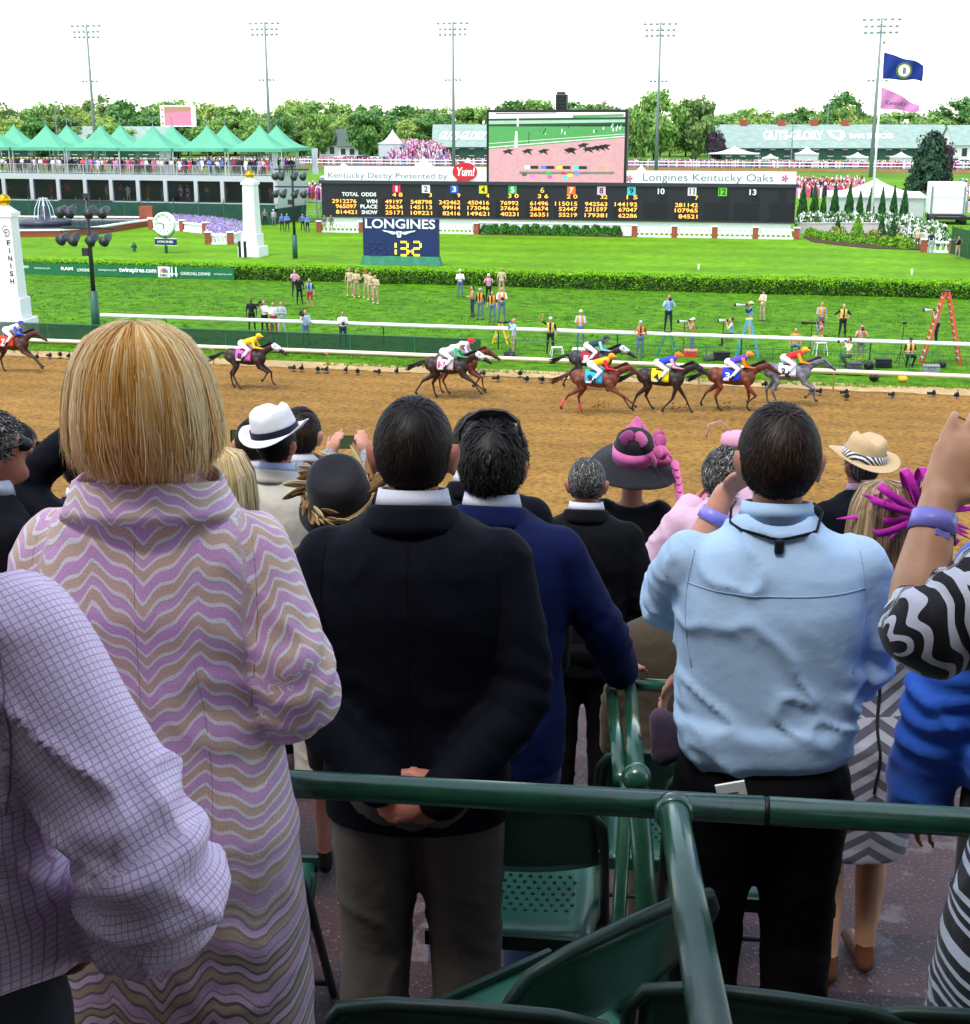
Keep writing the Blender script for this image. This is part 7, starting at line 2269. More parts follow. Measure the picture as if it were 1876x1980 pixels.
def garment(name,mat,parent,loft,sleeves,voxel=.011,wr=(.008,5),cuts=(),sm=4,seed=0,cuff=None,stretch=(1,1,.55),extra=(),uv=False):
	"""cloth made of a body loft and sleeve tubes; wr = fold depth and scale"""
	prims=([('l',loft,32,2.35)]if loft else[])+list(extra)
	nl=len(prims)
	chains=[]
	for ch in sleeves:
		ids=[]
		for i in range(len(ch)-1):
			(p,r0),(q,r1)=ch[i],ch[i+1]
			ids.append(len(prims));prims.append(cap(p,q,r0,r1,0))
		chains.append(ids)
	class _Z:pass
	def wrf(X):
		a,sc=wr
		S_=np.array(stretch)
		n1=fbm(X*sc*S_+seed*3.1,3)
		Q=(X+.3)@np.array([[.8,0,.6],[0,1,0],[-.6,0,.8]])
		n2=np.clip(1-np.abs(fbm(Q*sc*np.array([1.0,1,2.4])+seed,2))*1.6,0,1)**3
		r=a*n1*.45+a*.95*(n2-.2)
		for ch in sleeves:      # drag folds across the elbow
			if len(ch)>=3:
				e=np.array(ch[len(ch)//2][0]);dd=np.linalg.norm(X-e,axis=1)
				ax=np.array(ch[-1][0])-np.array(ch[0][0]);ax=ax/(np.linalg.norm(ax)+1e-9)
				r=r+a*1.1*np.exp(-(dd/.11)**2)*np.sin(((X-e)@ax)*95+3*vnoise(X*9+seed))
		return r
	def uvf(X,D,T,A):
		near=D.argmin(0);n=len(X)
		U=np.stack([X[:,0],X[:,2],np.zeros(n)],1)
		for ids in chains:
			acc=0.0
			for i in ids:
				m_=near==i
				U[m_,0]=A[i][m_];U[m_,1]=1.44-acc-T[i][m_];U[m_,2]=1
				acc+=(prims[i][2]-prims[i][1]).length
		return U
	me=blob(name,prims,voxel,[mat],sm,cuts=cuts,wr=wrf,uvs=uvf if uv else None)
	return link(name,me,parent)
JACKET=[(.78,.205,.135,0,-.01),(.92,.212,.145,0,-.012),(1.08,.196,.132,0,-.008),(1.2,.205,.138,0,-.008),(1.33,.218,.142,0,-.012),(1.415,.216,.126,0,-.012),(1.463,.188,.105,0,-.012),(1.498,.125,.085,0,-.012),(1.525,.08,.072,0,-.008)]
SHIRT=[(.93,.185,.13,0,-.005),(1.0,.2,.142,0,-.008),(1.08,.198,.14,0,-.006),(1.2,.202,.138,0,-.006),(1.33,.208,.134,0,-.01),(1.41,.204,.116,0,-.01),(1.456,.172,.096,0,-.012),(1.49,.112,.08,0,-.01),(1.528,.077,.07,0,-.006)]
def widen(loft,kx=1.0,ky=1.0):return[(z,rx*kx,ry*ky,cx,cy)for z,rx,ry,cx,cy in loft]
def sleeve(s,e,w,r=(.074,.063,.056,.05),sw=.182,frac=1.0,zs=1.41):
	sh=Vector((s*sw,-.008,zs));e=Vector(e);w=Vector(w)
	q=e.lerp(w,frac)
	a,c=e+(sh-e).normalized()*.055,e+(q-e).normalized()*min(.055,(q-e).length*.4)
	return[(sh,r[0]),(sh.lerp(e,.5),(r[0]+r[1])/2),(a,r[1]),(a.lerp(c,.5).lerp(e,.45),r[1]),(c,r[1]*.5+r[2]*.5),(q,r[2])]
def trousers(parent,mat,feet=None,waist=1.02,hipw=.09,seat=.155,hem=.075,knee=.085,seed=0,voxel=.013,name='trousers'):
	ext=[]
	for s in(-1,1):
		fx=feet[0 if s>0 else 1]if feet else(s*.115,0)
		kn=((s*hipw+fx[0])/2,.02+fx[1]*.5,.5)
		ext+=[cap((s*hipw,-.02,.90),kn,.112,knee,0,(1,1.05)),cap(kn,(fx[0],fx[1]-.01,.06),knee,hem,0)]
	lf=[(.84,.175,.13,0,-.02),(.92,.182,seat,0,-.02),(1.0,.168,.125,0,-.008),(waist+.02,.16,.115,0,0)]
	return garment(name,mat,parent,lf,[],voxel,(.006,6),((Vector((0,0,.045)),Vector((0,0,-1))),),4,seed,extra=ext,stretch=(1,1,.35))
def collar_ring(parent,mat,z0,z1,rx,ry,cy=-.004,name='collar',th=.006,tilt=-.18,open_front=True):
	"""band round the neck, lower in front"""
	b=MB();n=30;vs,fs=[],[]
	for j in range(n+1):
		a=-PI/2+(2*PI)*(j/n-.5)*(.9 if open_front else 1)
		c,s=math.cos(a),math.sin(a)
		for(r,z)in((1.17,z0-.008),(1.02,z1),(1.0-th/rx,z1),(1.02,z0)):
			y=cy+ry*r*s;vs.append((rx*r*c,y,z+(y-cy)*tilt))
	for j in range(n):
		for k in range(4):fs.append((j*4+k,(j+1)*4+k,(j+1)*4+(k+1)%4,j*4+(k+1)%4))
	b.add(vs,fs)
	return b.build(name,mat,parent,sm=True)
def lapel_collar(parent,mat):
	"""jacket collar folded over at the back of the neck"""
	b=MB();n=30;vs,fs=[],[]
	for j in range(n+1):
		a=-PI/2+(2*PI)*(j/n-.5)*.8
		c,s=math.cos(a),math.sin(a);dr=.02*max(0,s)
		for(r,z)in((.090,1.552),(.097,1.544),(.112,1.514),(.121,1.496),(.111,1.494),(.086,1.525)):
			vs.append((r*c,-.008+r*.86*s,z-.05*max(0,s)-.02*(1-abs(s))))
	for j in range(n):
		for k in range(6):fs.append((j*6+k,(j+1)*6+k,(j+1)*6+(k+1)%6,j*6+(k+1)%6))
	b.add(vs,fs)
	return b.build('jacket_collar',mat,parent,sm=True)
def fabric(name,hx,hx2=None,fine=260,rough=.8,sheen=.12,fold=.3):
	"""woven cloth: fine thread relief over soft creases"""
	m=bpy.data.materials.new(name);m.use_nodes=True
	N,Lk=m.node_tree.nodes,m.node_tree.links
	b=N['Principled BSDF'];b.inputs['Roughness'].default_value=rough;b.inputs['Sheen Weight'].default_value=sheen;b.inputs['Sheen Roughness'].default_value=.5;b.inputs['Specular IOR Level'].default_value=.12
	tc=N.new('ShaderNodeTexCoord')
	n1=N.new('ShaderNodeTexNoise');n1.inputs['Scale'].default_value=fine;n1.inputs['Detail'].default_value=2
	n2=N.new('ShaderNodeTexNoise');n2.inputs['Scale'].default_value=9;n2.inputs['Detail'].default_value=5
	for n in(n1,n2):Lk.new(tc.outputs['Object'],n.inputs['Vector'])
	mx=N.new('ShaderNodeMix');mx.data_type='RGBA';c=srgb(hx);c2=srgb(hx2)if hx2 else tuple(x*.8 for x in c)
	mx.inputs['A'].default_value=(*c2,1);mx.inputs['B'].default_value=(*c,1)
	Lk.new(n1.outputs[0],mx.inputs['Factor']);Lk.new(mx.outputs['Result'],b.inputs['Base Color'])
	ad=N.new('ShaderNodeMath');ad.operation='MULTIPLY_ADD';ad.inputs[1].default_value=.025
	Lk.new(n1.outputs[0],ad.inputs[0]);Lk.new(n2.outputs[0],ad.inputs[2])
	bp=N.new('ShaderNodeBump');bp.inputs['Strength'].default_value=fold;bp.inputs['Distance'].default_value=.03
	Lk.new(ad.outputs[0],bp.inputs['Height']);Lk.new(bp.outputs[0],b.inputs['Normal'])
	return m
from mathutils.bvhtree import BVHTree
def on_cloth(o,xz,off=.002):
	"""points of the back of a garment at given x, z"""
	me=o.data;bv=BVHTree.FromPolygons([v.co for v in me.vertices],[p.vertices for p in me.polygons])
	out=[]
	for x,z in xz:
		h=bv.ray_cast(Vector((x,-.6,z)),Vector((0,1,0)))[0]
		if h is not None:out.append(h+Vector((0,-off,0)))
	return out
def seam(name,o,xz,r,mat,off=.001):
	b=MB();b.tube(on_cloth(o,xz,off),r,6);return b.build(name,mat,o,sm=True)
def root(label,u,v,n,hgt_extra=0.0,rz=0.0,group='spectators standing in the boxes',floor=None):
	"""stand a figure so that the top of its head is seen at u, v, n metres ahead"""
	p=PY(u,v,n);fz=floor if floor is not None else floor_z(n)
	H=p.z-fz-hgt_extra
	t=empty('person',(p.x,p.y,fz),rz+SA*.5,label,'person',group)
	s=H/1.765
	t.scale=(s,s,s)
	return t
SK1=M('skin_close_fair',srgb('#b87f68'),.48,c2=srgb('#c79079'),scale=14,bump=.12,bscale=120,bdist=.002,spec=.35)
SK2=M('skin_close_ruddy',srgb('#a8644f'),.48,c2=srgb('#bb7a66'),scale=14,bump=.12,bscale=120,bdist=.002,spec=.35)
SK3=M('skin_close_tan',srgb('#bd8a68'),.48,c2=srgb('#cc9c7a'),scale=14,bump=.12,bscale=120,bdist=.002,spec=.35)
F_NAVY,F_BLUE,F_DARK,F_CREAM=fabric('suit_navy','#060914',sheen=.0),fabric('suit_royal_blue','#091440',sheen=.0),fabric('suit_charcoal','#080a10',sheen=.0),fabric('jacket_cream','#cfcabc')
F_LBLUE,F_KHAKI,F_BLACKT,F_WHITE,F_PINKS=fabric('shirt_pale_blue','#aecbe8','#a2c0e0',400,.7,.1,.25),fabric('trousers_khaki_grey','#5c554f',sheen=.03),fabric('trousers_black','#070709',sheen=.0),fabric('shirt_white','#d8dce8',None,300),fabric('shirt_pale_pink','#d6b4c8','#cba6bd',300)
DOWN=(((.27,-.02,1.12),(.27,.06,.87)),((-.27,-.02,1.12),(-.27,.06,.87)))
ALL_FIG=[]
def suit_man(label,u,v,n,jm,tm,hair,skin=SK1,arms=DOWN,hands=None,rz=0.0,shirtm=None,seed=1,hairkw=None,extra_h=0.0,kx=1.0,voxel=.012,jacket_hem=None,with_hair=True,feet=None):
	t=root(label,u,v,n,extra_h,rz)
	link('body',body_mesh('body',skin,arms,hands=hands,voxel=max(.0095,voxel*.85),feet_pos=feet),t)
	sl=[sleeve(1,*arms[0]),sleeve(-1,*arms[1])]
	j=garment('jacket',jm,t,widen(JACKET,kx),sl,voxel,(.0045,5),((Vector((0,0,jacket_hem or .79)),Vector((0,0,-1))),),5,seed)
	lapel_collar(j,jm)
	collar_ring(t,shirtm or F_WHITE,1.525,1.567,.072,.068,name='shirt_collar')
	trousers(t,tm,seed=seed,feet=feet)
	if with_hair:short_hair(t,HR[hair],seed=seed,**(hairkw or{}))
	return t
# ------------------------------------------------------------------ patterned cloths
def nodes_of(name,rough=.8,sheen=.2):
	m=bpy.data.materials.new(name);m.use_nodes=True
	N,Lk=m.node_tree.nodes,m.node_tree.links
	b=N['Principled BSDF'];b.inputs['Roughness'].default_value=rough;b.inputs['Sheen Weight'].default_value=sheen;b.inputs['Specular IOR Level'].default_value=.25
	return m,N,Lk,b
def mth(N,Lk,op,a,b=None,c=None):
	n=N.new('ShaderNodeMath');n.operation=op
	for i,x in enumerate((a,b,c)):
		if x is None:continue
		if isinstance(x,(int,float)):n.inputs[i].default_value=x
		else:Lk.new(x,n.inputs[i])
	return n.outputs[0]
def ramp(N,Lk,fac,stops,interp='CONSTANT'):
	r=N.new('ShaderNodeValToRGB');r.color_ramp.interpolation=interp
	e=r.color_ramp.elements
	e[0].position,e[0].color=stops[0][0],(*srgb(stops[0][1]),1);e[1].position,e[1].color=stops[-1][0],(*srgb(stops[-1][1]),1)
	for p_,c in stops[1:-1]:
		k=e.new(p_);k.color=(*srgb(c),1)
	Lk.new(fac,r.inputs[0]);return r.outputs[0]
def fold_bump(N,Lk,b,vec,fine=300,amt=.3,sc=8,dist=.03):
	n1=N.new('ShaderNodeTexNoise');n1.inputs['Scale'].default_value=fine
	n2=N.new('ShaderNodeTexNoise');n2.inputs['Scale'].default_value=sc;n2.inputs['Detail'].default_value=4
	Lk.new(vec,n1.inputs['Vector']);Lk.new(vec,n2.inputs['Vector'])
	h=mth(N,Lk,'MULTIPLY_ADD',n1.outputs[0],.08,n2.outputs[0])
	bp=N.new('ShaderNodeBump');bp.inputs['Strength'].default_value=amt;bp.inputs['Distance'].default_value=dist
	Lk.new(h,bp.inputs['Height']);Lk.new(bp.outputs[0],b.inputs['Normal'])
def coat_mat():
	m,N,Lk,b=nodes_of('brocade_wave_cloth',.62,.2)
	at=N.new('ShaderNodeAttribute');at.attribute_name='cloth'
	sp=N.new('ShaderNodeSeparateXYZ');Lk.new(at.outputs['Vector'],sp.inputs[0])
	x,z=sp.outputs[0],sp.outputs[1]
	tri=mth(N,Lk,'PINGPONG',mth(N,Lk,'ADD',x,5.07),.082)
	sc=mth(N,Lk,'PINGPONG',mth(N,Lk,'ADD',x,5.0),.0185)
	sc2=mth(N,Lk,'MULTIPLY',mth(N,Lk,'SINE',mth(N,Lk,'MULTIPLY',x,128.0)),.0045)
	nz=N.new('ShaderNodeTexNoise');nz.inputs['Scale'].default_value=7;nz.inputs['Detail'].default_value=2;Lk.new(at.outputs['Vector'],nz.inputs['Vector'])
	v=mth(N,Lk,'MULTIPLY_ADD',tri,-.72,z)
	v=mth(N,Lk,'ADD',v,sc2)
	nz2=N.new('ShaderNodeTexNoise');nz2.inputs['Scale'].default_value=2.6;Lk.new(at.outputs['Vector'],nz2.inputs['Vector'])
	v=mth(N,Lk,'MULTIPLY_ADD',nz2.outputs[0],.1,mth(N,Lk,'MULTIPLY_ADD',nz.outputs[0],.05,v))
	f=mth(N,Lk,'FRACT',mth(N,Lk,'MULTIPLY',mth(N,Lk,'ADD',v,3.0),11.0))
	col=ramp(N,Lk,f,[(0,'#e2b0da'),(.2,'#f6eaee'),(.28,'#dcbca6'),(.46,'#f6ecee'),(.52,'#e2b0da'),(.66,'#ccb8b0'),(.69,'#f4eaee'),(.76,'#e0c0a8'),(.9,'#d4beb0'),(.93,'#f8eef2')])
	col2=ramp(N,Lk,f,[(0,'#dcb0d0'),(.18,'#8a7c7a'),(.24,'#c4a48e'),(.40,'#857a7a'),(.46,'#e6c4da'),(.60,'#7c7272'),(.66,'#bca08a'),(.80,'#786e6e'),(.86,'#e4c2d6'),(.97,'#857878')])
	mr=N.new('ShaderNodeMapRange');mr.inputs[1].default_value=1.0;mr.inputs[2].default_value=.72;Lk.new(z,mr.inputs[0])
	# glitter thread in the gold bands
	g=N.new('ShaderNodeTexNoise');g.inputs['Scale'].default_value=420;Lk.new(at.outputs['Vector'],g.inputs['Vector'])
	mx=N.new('ShaderNodeMix');mx.data_type='RGBA';Lk.new(mr.outputs[0],mx.inputs['Factor']);Lk.new(col,mx.inputs['A']);Lk.new(col2,mx.inputs['B'])
	mg=N.new('ShaderNodeMix');mg.data_type='RGBA';mg.blend_type='MULTIPLY';mg.inputs['Factor'].default_value=1
	mr3=N.new('ShaderNodeMapRange');mr3.inputs[1].default_value=.35;mr3.inputs[2].default_value=.65;mr3.inputs[3].default_value=.82;mr3.inputs[4].default_value=1.12
	Lk.new(g.outputs[0],mr3.inputs[0]);Lk.new(mx.outputs['Result'],mg.inputs['A']);Lk.new(mr3.outputs[0],mg.inputs['B'])
	Lk.new(mg.outputs['Result'],b.inputs['Base Color'])
	fold_bump(N,Lk,b,at.outputs['Vector'],380,.3,9)
	return m
def check_mat(name,base,l1,l2,pitch=.0125,wd=.16):
	m,N,Lk,b=nodes_of(name,.7,.15)
	at=N.new('ShaderNodeAttribute');at.attribute_name='cloth'
	sp=N.new('ShaderNodeSeparateXYZ');Lk.new(at.outputs['Vector'],sp.inputs[0])
	def lines(o,ph):
		f=mth(N,Lk,'FRACT',mth(N,Lk,'ADD',mth(N,Lk,'DIVIDE',o,pitch),100.0+ph))
		return mth(N,Lk,'LESS_THAN',f,wd)
	a,c=lines(sp.outputs[0],0),lines(sp.outputs[1],.3)
	m1=N.new('ShaderNodeMix');m1.data_type='RGBA';m1.inputs['A'].default_value=(*srgb(base),1);m1.inputs['B'].default_value=(*srgb(l1),1);Lk.new(mth(N,Lk,'MULTIPLY',a,.8),m1.inputs['Factor'])
	m2=N.new('ShaderNodeMix');m2.data_type='RGBA';m2.inputs['B'].default_value=(*srgb(l2),1);Lk.new(m1.outputs['Result'],m2.inputs['A']);Lk.new(mth(N,Lk,'MULTIPLY',c,.8),m2.inputs['Factor'])
	Lk.new(m2.outputs['Result'],b.inputs['Base Color'])
	tc=N.new('ShaderNodeTexCoord');fold_bump(N,Lk,b,tc.outputs['Object'],400,.4,7)
	return m
def chevron_mat():
	m,N,Lk,b=nodes_of('chevron_dress_cloth',.75)
	tc=N.new('ShaderNodeTexCoord');sp=N.new('ShaderNodeSeparateXYZ');Lk.new(tc.outputs['Object'],sp.inputs[0])
	ax=mth(N,Lk,'ABSOLUTE',sp.outputs[0])
	up=mth(N,Lk,'MULTIPLY_ADD',ax,-.75,sp.outputs[2]);dn=mth(N,Lk,'MULTIPLY_ADD',ax,.7,sp.outputs[2])
	sel=mth(N,Lk,'GREATER_THAN',sp.outputs[2],1.03)
	mx=N.new('ShaderNodeMix');Lk.new(sel,mx.inputs['Factor']);Lk.new(dn,mx.inputs['A']);Lk.new(up,mx.inputs['B'])
	f=mth(N,Lk,'FRACT',mth(N,Lk,'MULTIPLY',mth(N,Lk,'ADD',mx.outputs['Result'],3.0),15.5))
	Lk.new(ramp(N,Lk,f,[(0,'#54535e'),(.5,'#a3a3ac'),(.99,'#a3a3ac')]),b.inputs['Base Color'])
	fold_bump(N,Lk,b,tc.outputs['Object'])
	return m
def print_mat():
	m,N,Lk,b=nodes_of('black_white_print',.6)
	at=N.new('ShaderNodeAttribute');at.attribute_name='cloth'
	sp=N.new('ShaderNodeSeparateXYZ');Lk.new(at.outputs['Vector'],sp.inputs[0])
	w=N.new('ShaderNodeTexWave');w.wave_type='RINGS';w.inputs['Scale'].default_value=12;w.inputs['Distortion'].default_value=8;w.inputs['Detail'].default_value=.4;w.inputs['Detail Scale'].default_value=1.4
	Lk.new(at.outputs['Vector'],w.inputs['Vector'])
	sw=mth(N,Lk,'GREATER_THAN',w.outputs['Fac'],.64)
	st=mth(N,Lk,'LESS_THAN',mth(N,Lk,'FRACT',mth(N,Lk,'MULTIPLY',sp.outputs[1],58.0)),.5)
	band=mth(N,Lk,'MULTIPLY',mth(N,Lk,'LESS_THAN',sp.outputs[1],1.22),sp.outputs[2])
	mx=N.new('ShaderNodeMix');Lk.new(band,mx.inputs['Factor']);Lk.new(sw,mx.inputs['A']);Lk.new(st,mx.inputs['B'])
	Lk.new(ramp(N,Lk,mx.outputs['Result'],[(0,'#111114'),(.5,'#d6d8e2'),(1,'#d6d8e2')]),b.inputs['Base Color'])
	tc=N.new('ShaderNodeTexCoord');fold_bump(N,Lk,b,tc.outputs['Object'])
	return m
M_COAT,M_CHECK,M_CHEV,M_PRINT=coat_mat(),check_mat('pink_check_cotton','#f3e6fa','#d08fc0','#c896cc',.0088,.2),chevron_mat(),print_mat()
M_PLAID=check_mat('grey_plaid_wool','#8b919b','#666d78','#727986',.03,.2)
def wrap(name,parent,mat,p,q,r0,r1,ovl=.0,n=20):
	b=MB();p,q=Vector(p),Vector(q);b.tube([p,q],[r0,r1],n,caps=False)
	o=b.build(name,mat,parent,sm=True);so=o.modifiers.new('t','SOLIDIFY');so.thickness=.0012;so.offset=1
	return o
# ================================================================== NEAREST ROW
# woman in the wave-patterned coat
arms=(((.245,-.06,1.17),(.10,.13,1.13)),((-.24,-.05,1.16),(-.10,.14,1.10)))
t=root('woman with blonde bob in a pink and gold wave-patterned coat',286,616,2.05,.02,math.radians(2),floor=CAM_H-1.98)
t.location.x-=.012
link('body',body_mesh('body',SK1,arms,sw=.155,female=True,voxel=.0095),t)
COAT=[(.42,.232,.19,0,-.01),(.6,.228,.185,0,-.012),(.8,.222,.175,0,-.015),(.95,.212,.165,0,-.018),(1.08,.195,.142,0,-.012),(1.2,.186,.132,0,-.01),(1.34,.19,.132,0,-.014),(1.42,.188,.116,0,-.012),(1.468,.16,.1,0,-.012),(1.50,.116,.088,0,-.01),(1.525,.09,.078,0,-.006)]
sl=[sleeve(1,*arms[0],r=(.068,.072,.076,.072),sw=.158,frac=.62,zs=1.412),sleeve(-1,*arms[1],r=(.068,.072,.076,.072),sw=.158,frac=.62,zs=1.412)]
c=garment('coat',M_COAT,t,COAT,sl,.0095,(.0055,4),((Vector((0,0,.44)),Vector((0,0,-1))),),5,3,uv=True)
# stand collar
b=MB();n=40;vs,fs=[],[]
for j in range(n+1):
	a=-PI/2+2*PI*(j/n-.5)*.86;cs,sn=math.cos(a),math.sin(a)
	for r,z in((.130,1.488),(.122,1.506),(.113,1.527),(.107,1.548),(.100,1.549),(.104,1.525),(.115,1.497)):
		vs.append((r*cs*1.12,-.012+r*.92*sn,z-.018*(1-abs(sn))))
for j in range(n):
	for k in range(7):fs.append((j*7+k,j*7+(k+1)%7,(j+1)*7+(k+1)%7,(j+1)*7+k))
b.add(vs,fs);o=b.build('coat_collar',M_COAT,c,sm=True)
at=o.data.attributes.new('cloth','FLOAT_VECTOR','POINT')
at.data.foreach_set('vector',np.array([(v[0]*1.2+.05,v[2]*1.4+.03,0)for v in vs],np.float32).ravel())
m_seam=fabric('coat_seam_thread','#a88a90')
seam('back_seam',c,[(0,1.48-i*.03)for i in range(34)],.0006,m_seam,-.0002)
for s in(-1,1):seam('dart_seam',c,[(s*(.085+.02*math.sin(i*.2)),1.27-i*.03)for i in range(22)],.0005,m_seam,-.0002)
seam('sleeve_seam',c,[(.168+.012*math.sin(i*.25),1.47-i*.02)for i in range(16)],.0006,m_seam,-.0002)
seam('sleeve_seam',c,[(-.168-.012*math.sin(i*.25),1.47-i*.02)for i in range(12)],.0006,m_seam,-.0002)
PB_=[(0,.006,1.776),(.06,.042,1.773),(.15,.080,1.754),(.26,.105,1.718),(.38,.117,1.677),(.5,.1225,1.64),(.64,.1215,1.608),(.78,.113,1.588),(.9,.099,1.576),(1,.082,1.572)]
long_hair(t,HR['blonde'],28000,5,PB_,.62,(.0,-.03),(1.0,1.02),.66,.00085,.085,(0,-.005,0),.42)
# loose flyaway hairs
rnd=np.random.default_rng(8)
n=12;a=rnd.uniform(-PI,PI,n);K=9;tt=np.linspace(0,1,K)
base=np.stack([np.cos(a)*.09,np.sin(a)*.08-.02,np.full(n,1.738)],1)
dr=np.stack([np.cos(a)*.09+rnd.normal(0,.02,n),np.sin(a)*.06,rnd.uniform(-.02,.06,n)],1)
Pt=base[:,None,:]+dr[:,None,:]*.8*tt[None,:,None]+np.array([0,0,-.16])[None,None,:]*(tt**2)[None,:,None]*rnd.uniform(.3,1,n)[:,None,None]
ribbons('flyaway_hair',Pt,np.tile(np.array([0,-1.0,.3]),(n,K,1)),np.full(K,.00032),np.full(n,.95),HR['blonde'],t)
# man in the pink checked shirt, lower left corner
arms=(((.375,-.10,1.14),(.21,.10,.975)),((-.3,-.05,1.12),(-.2,.15,1.0)))
t=empty('person',(PY(-248,1100,1.55).x,1.55,CAM_H-1.98),math.radians(-6),'man in a pink checked shirt with hand in pocket, lower left corner','person','spectators standing in the boxes')
t.scale=(.985,.985,.985)
link('body',body_mesh('body',SK2,arms,voxel=.011),t)
sl=[sleeve(1,*arms[0],r=(.08,.078,.076,.062),frac=.86),sleeve(-1,*arms[1],r=(.09,.09,.08,.06),frac=.9)]
c=garment('shirt',M_CHECK,t,widen(SHIRT,1.1,1.12),sl,.0095,(.013,5.5),((Vector((.1,0,.955)),Vector((.25,-.3,-1)).normalized()),),4,5,uv=True)
e,w=Vector(arms[0][0]),Vector(arms[0][1])
seam('yoke_seam',c,[(.02+.011*i,1.385-.0015*i)for i in range(15)],.0011,fabric('seam_mauve','#8a7f98'));seam('armhole_seam',c,[(.185+.018*math.sin(i*.22),1.46-.017*i)for i in range(14)],.0011,fabric('seam_mauve_b','#9a8fa8'))
trousers(t,fabric('trousers_slate','#33353c'),seed=4,waist=1.06)
short_hair(t,HR['brown'],seed=3,n=1200)
# central man in the navy suit, hands clasped behind
arms=(((.25,-.075,1.13),(.075,-.215,.965)),((-.25,-.075,1.13),(-.06,-.20,.985)))
hands=(dict(d=(-1,-.12,-.25),n=(0,-1,.2),curl=.45,thumb=1),dict(d=(.9,-.2,-.5),n=(0,-1,.1),curl=.3,thumb=-1))
t=suit_man('man in a dark navy suit with hands clasped behind his back',797,764,2.78,F_NAVY,F_KHAKI,'brown',SK2,arms,hands,0,None,7,dict(n=6500,length=.8,lift=.05,messy=.16,vol=1.02,nape=-.74,wmax=.0019),kx=1.0,voxel=.0105,jacket_hem=.83)
j=[ch for ch in t.children if ch.name.startswith('jacket')][0]
seam('back_seam',j,[(0,z)for z in np.linspace(1.48,.9,30)],.0009,F_DARK)
for s in(-1,1):seam('armhole_seam',j,[(s*(.175+.012*math.sin(i*.25)),1.49-.02*i)for i in range(14)],.001,F_DARK)
# man in the pale blue shirt
arms=(((.232,.03,1.15),(-.15,.17,1.10)),((-.215,.15,1.25),(-.10,.2,1.515)))
hands=(dict(d=(-.75,-.1,-.75),n=(-.3,.5,.8),curl=.4,thumb=1),dict(d=(.75,-.15,.7),n=(-.5,.7,.5),curl=.7,thumb=1))
t=root('man in a pale blue shirt with arms crossed and dark trousers',1514,782,2.82,0,math.radians(-3))
link('body',body_mesh('body',SK1,arms,hands=hands,voxel=.0095),t)
sl=[sleeve(1,*arms[0],r=(.072,.066,.062,.056),frac=.8),sleeve(-1,*arms[1],r=(.072,.068,.068,.064),frac=.22)]
SH2=[(.955,.178,.132,0,-.01),(.985,.196,.15,0,-.018),(1.05,.204,.152,0,-.018)]+widen(SHIRT,1.02,1.04)[2:]
c=garment('shirt',F_LBLUE,t,SH2,sl,.0095,(.012,5.5),(),3,9)
collar_ring(c,F_LBLUE,1.516,1.552,.073,.069,name='shirt_collar')
m_sb=fabric('seam_blue','#98b6d6')
seam('yoke_seam',c,[(-.19+.38*i/24,1.385-.008*math.sin(PI*i/24))for i in range(25)],.0011,m_sb)
for s in(-1,1):seam('armhole_seam',c,[(s*(.172+.02*math.sin(i*.22)),1.475-.02*i)for i in range(15)],.0011,m_sb)
cord=fabric('black_cord','#0e0e10')
b=MB();b.tube([(.085,.05,1.535),(.098,.0,1.53)]+on_cloth(c,[(.1,1.508),(.08,1.506),(.05,1.503),(.02,1.497),(0,1.494),(-.02,1.496),(-.05,1.502),(-.08,1.506),(-.1,1.508)],.004)+[(-.098,.0,1.53),(-.085,.05,1.535)],.0032,8);b.build('neck_cord',cord,t,sm=True)
b=MB();kp=on_cloth(c,[(0,1.475)],0)[0];b.box(-.011,.009,kp.y-.014,kp.y-.001,1.464,1.496);bevel(b.build('cord_clip',m_black,t),.005)
e,w=Vector(arms[1][0]),Vector(arms[1][1]);dv=(w-e).normalized()
m_band=P('wristband_violet','#8c86dc',.35,var=.03)
wrap('wristband',t,m_band,w-dv*.075,w-dv*.045,.036,.034,n=24)
trousers(t,F_BLACKT,seed=6,waist=1.0)
short_hair(t,HR['mid'],n=6500,seed=11,length=.75,lift=.06,messy=.2,vol=1.075,nape=-.68,wmax=.0019)
b=MB();b.box(-.032,.032,-.003,.003,-.045,.04);o=b.build('paper_tag',m_white,t,(-.075,-.178,.925),(math.radians(8),math.radians(-14),0))
b=MB()
for k in range(4):b.box(-.022,.02-.006*(k%2),-.0045,-.0035,-.025+.013*k,-.022+.013*k)
b.build('printed_lines',m_boardgrey,o)
me=blob('pouch',[cap((0,0,0),(0,.01,-.1),.026,.03,0,(1,.6)),cap((.012,-.005,.0),(.02,0,-.09),.02,.026,0,(1,.6))],.008,[fabric('pouch_mauve','#55465a')],3)
o=link('rolled_programme',me,None);o.matrix_world=Matrix.Translation(t.location+Vector((-.225,.09,1.0))*t.scale[0])@Matrix.Rotation(-.12,4,'Y')
tag(o,'rolled mauve programme held at the pale blue shirt\'s left side','programme')
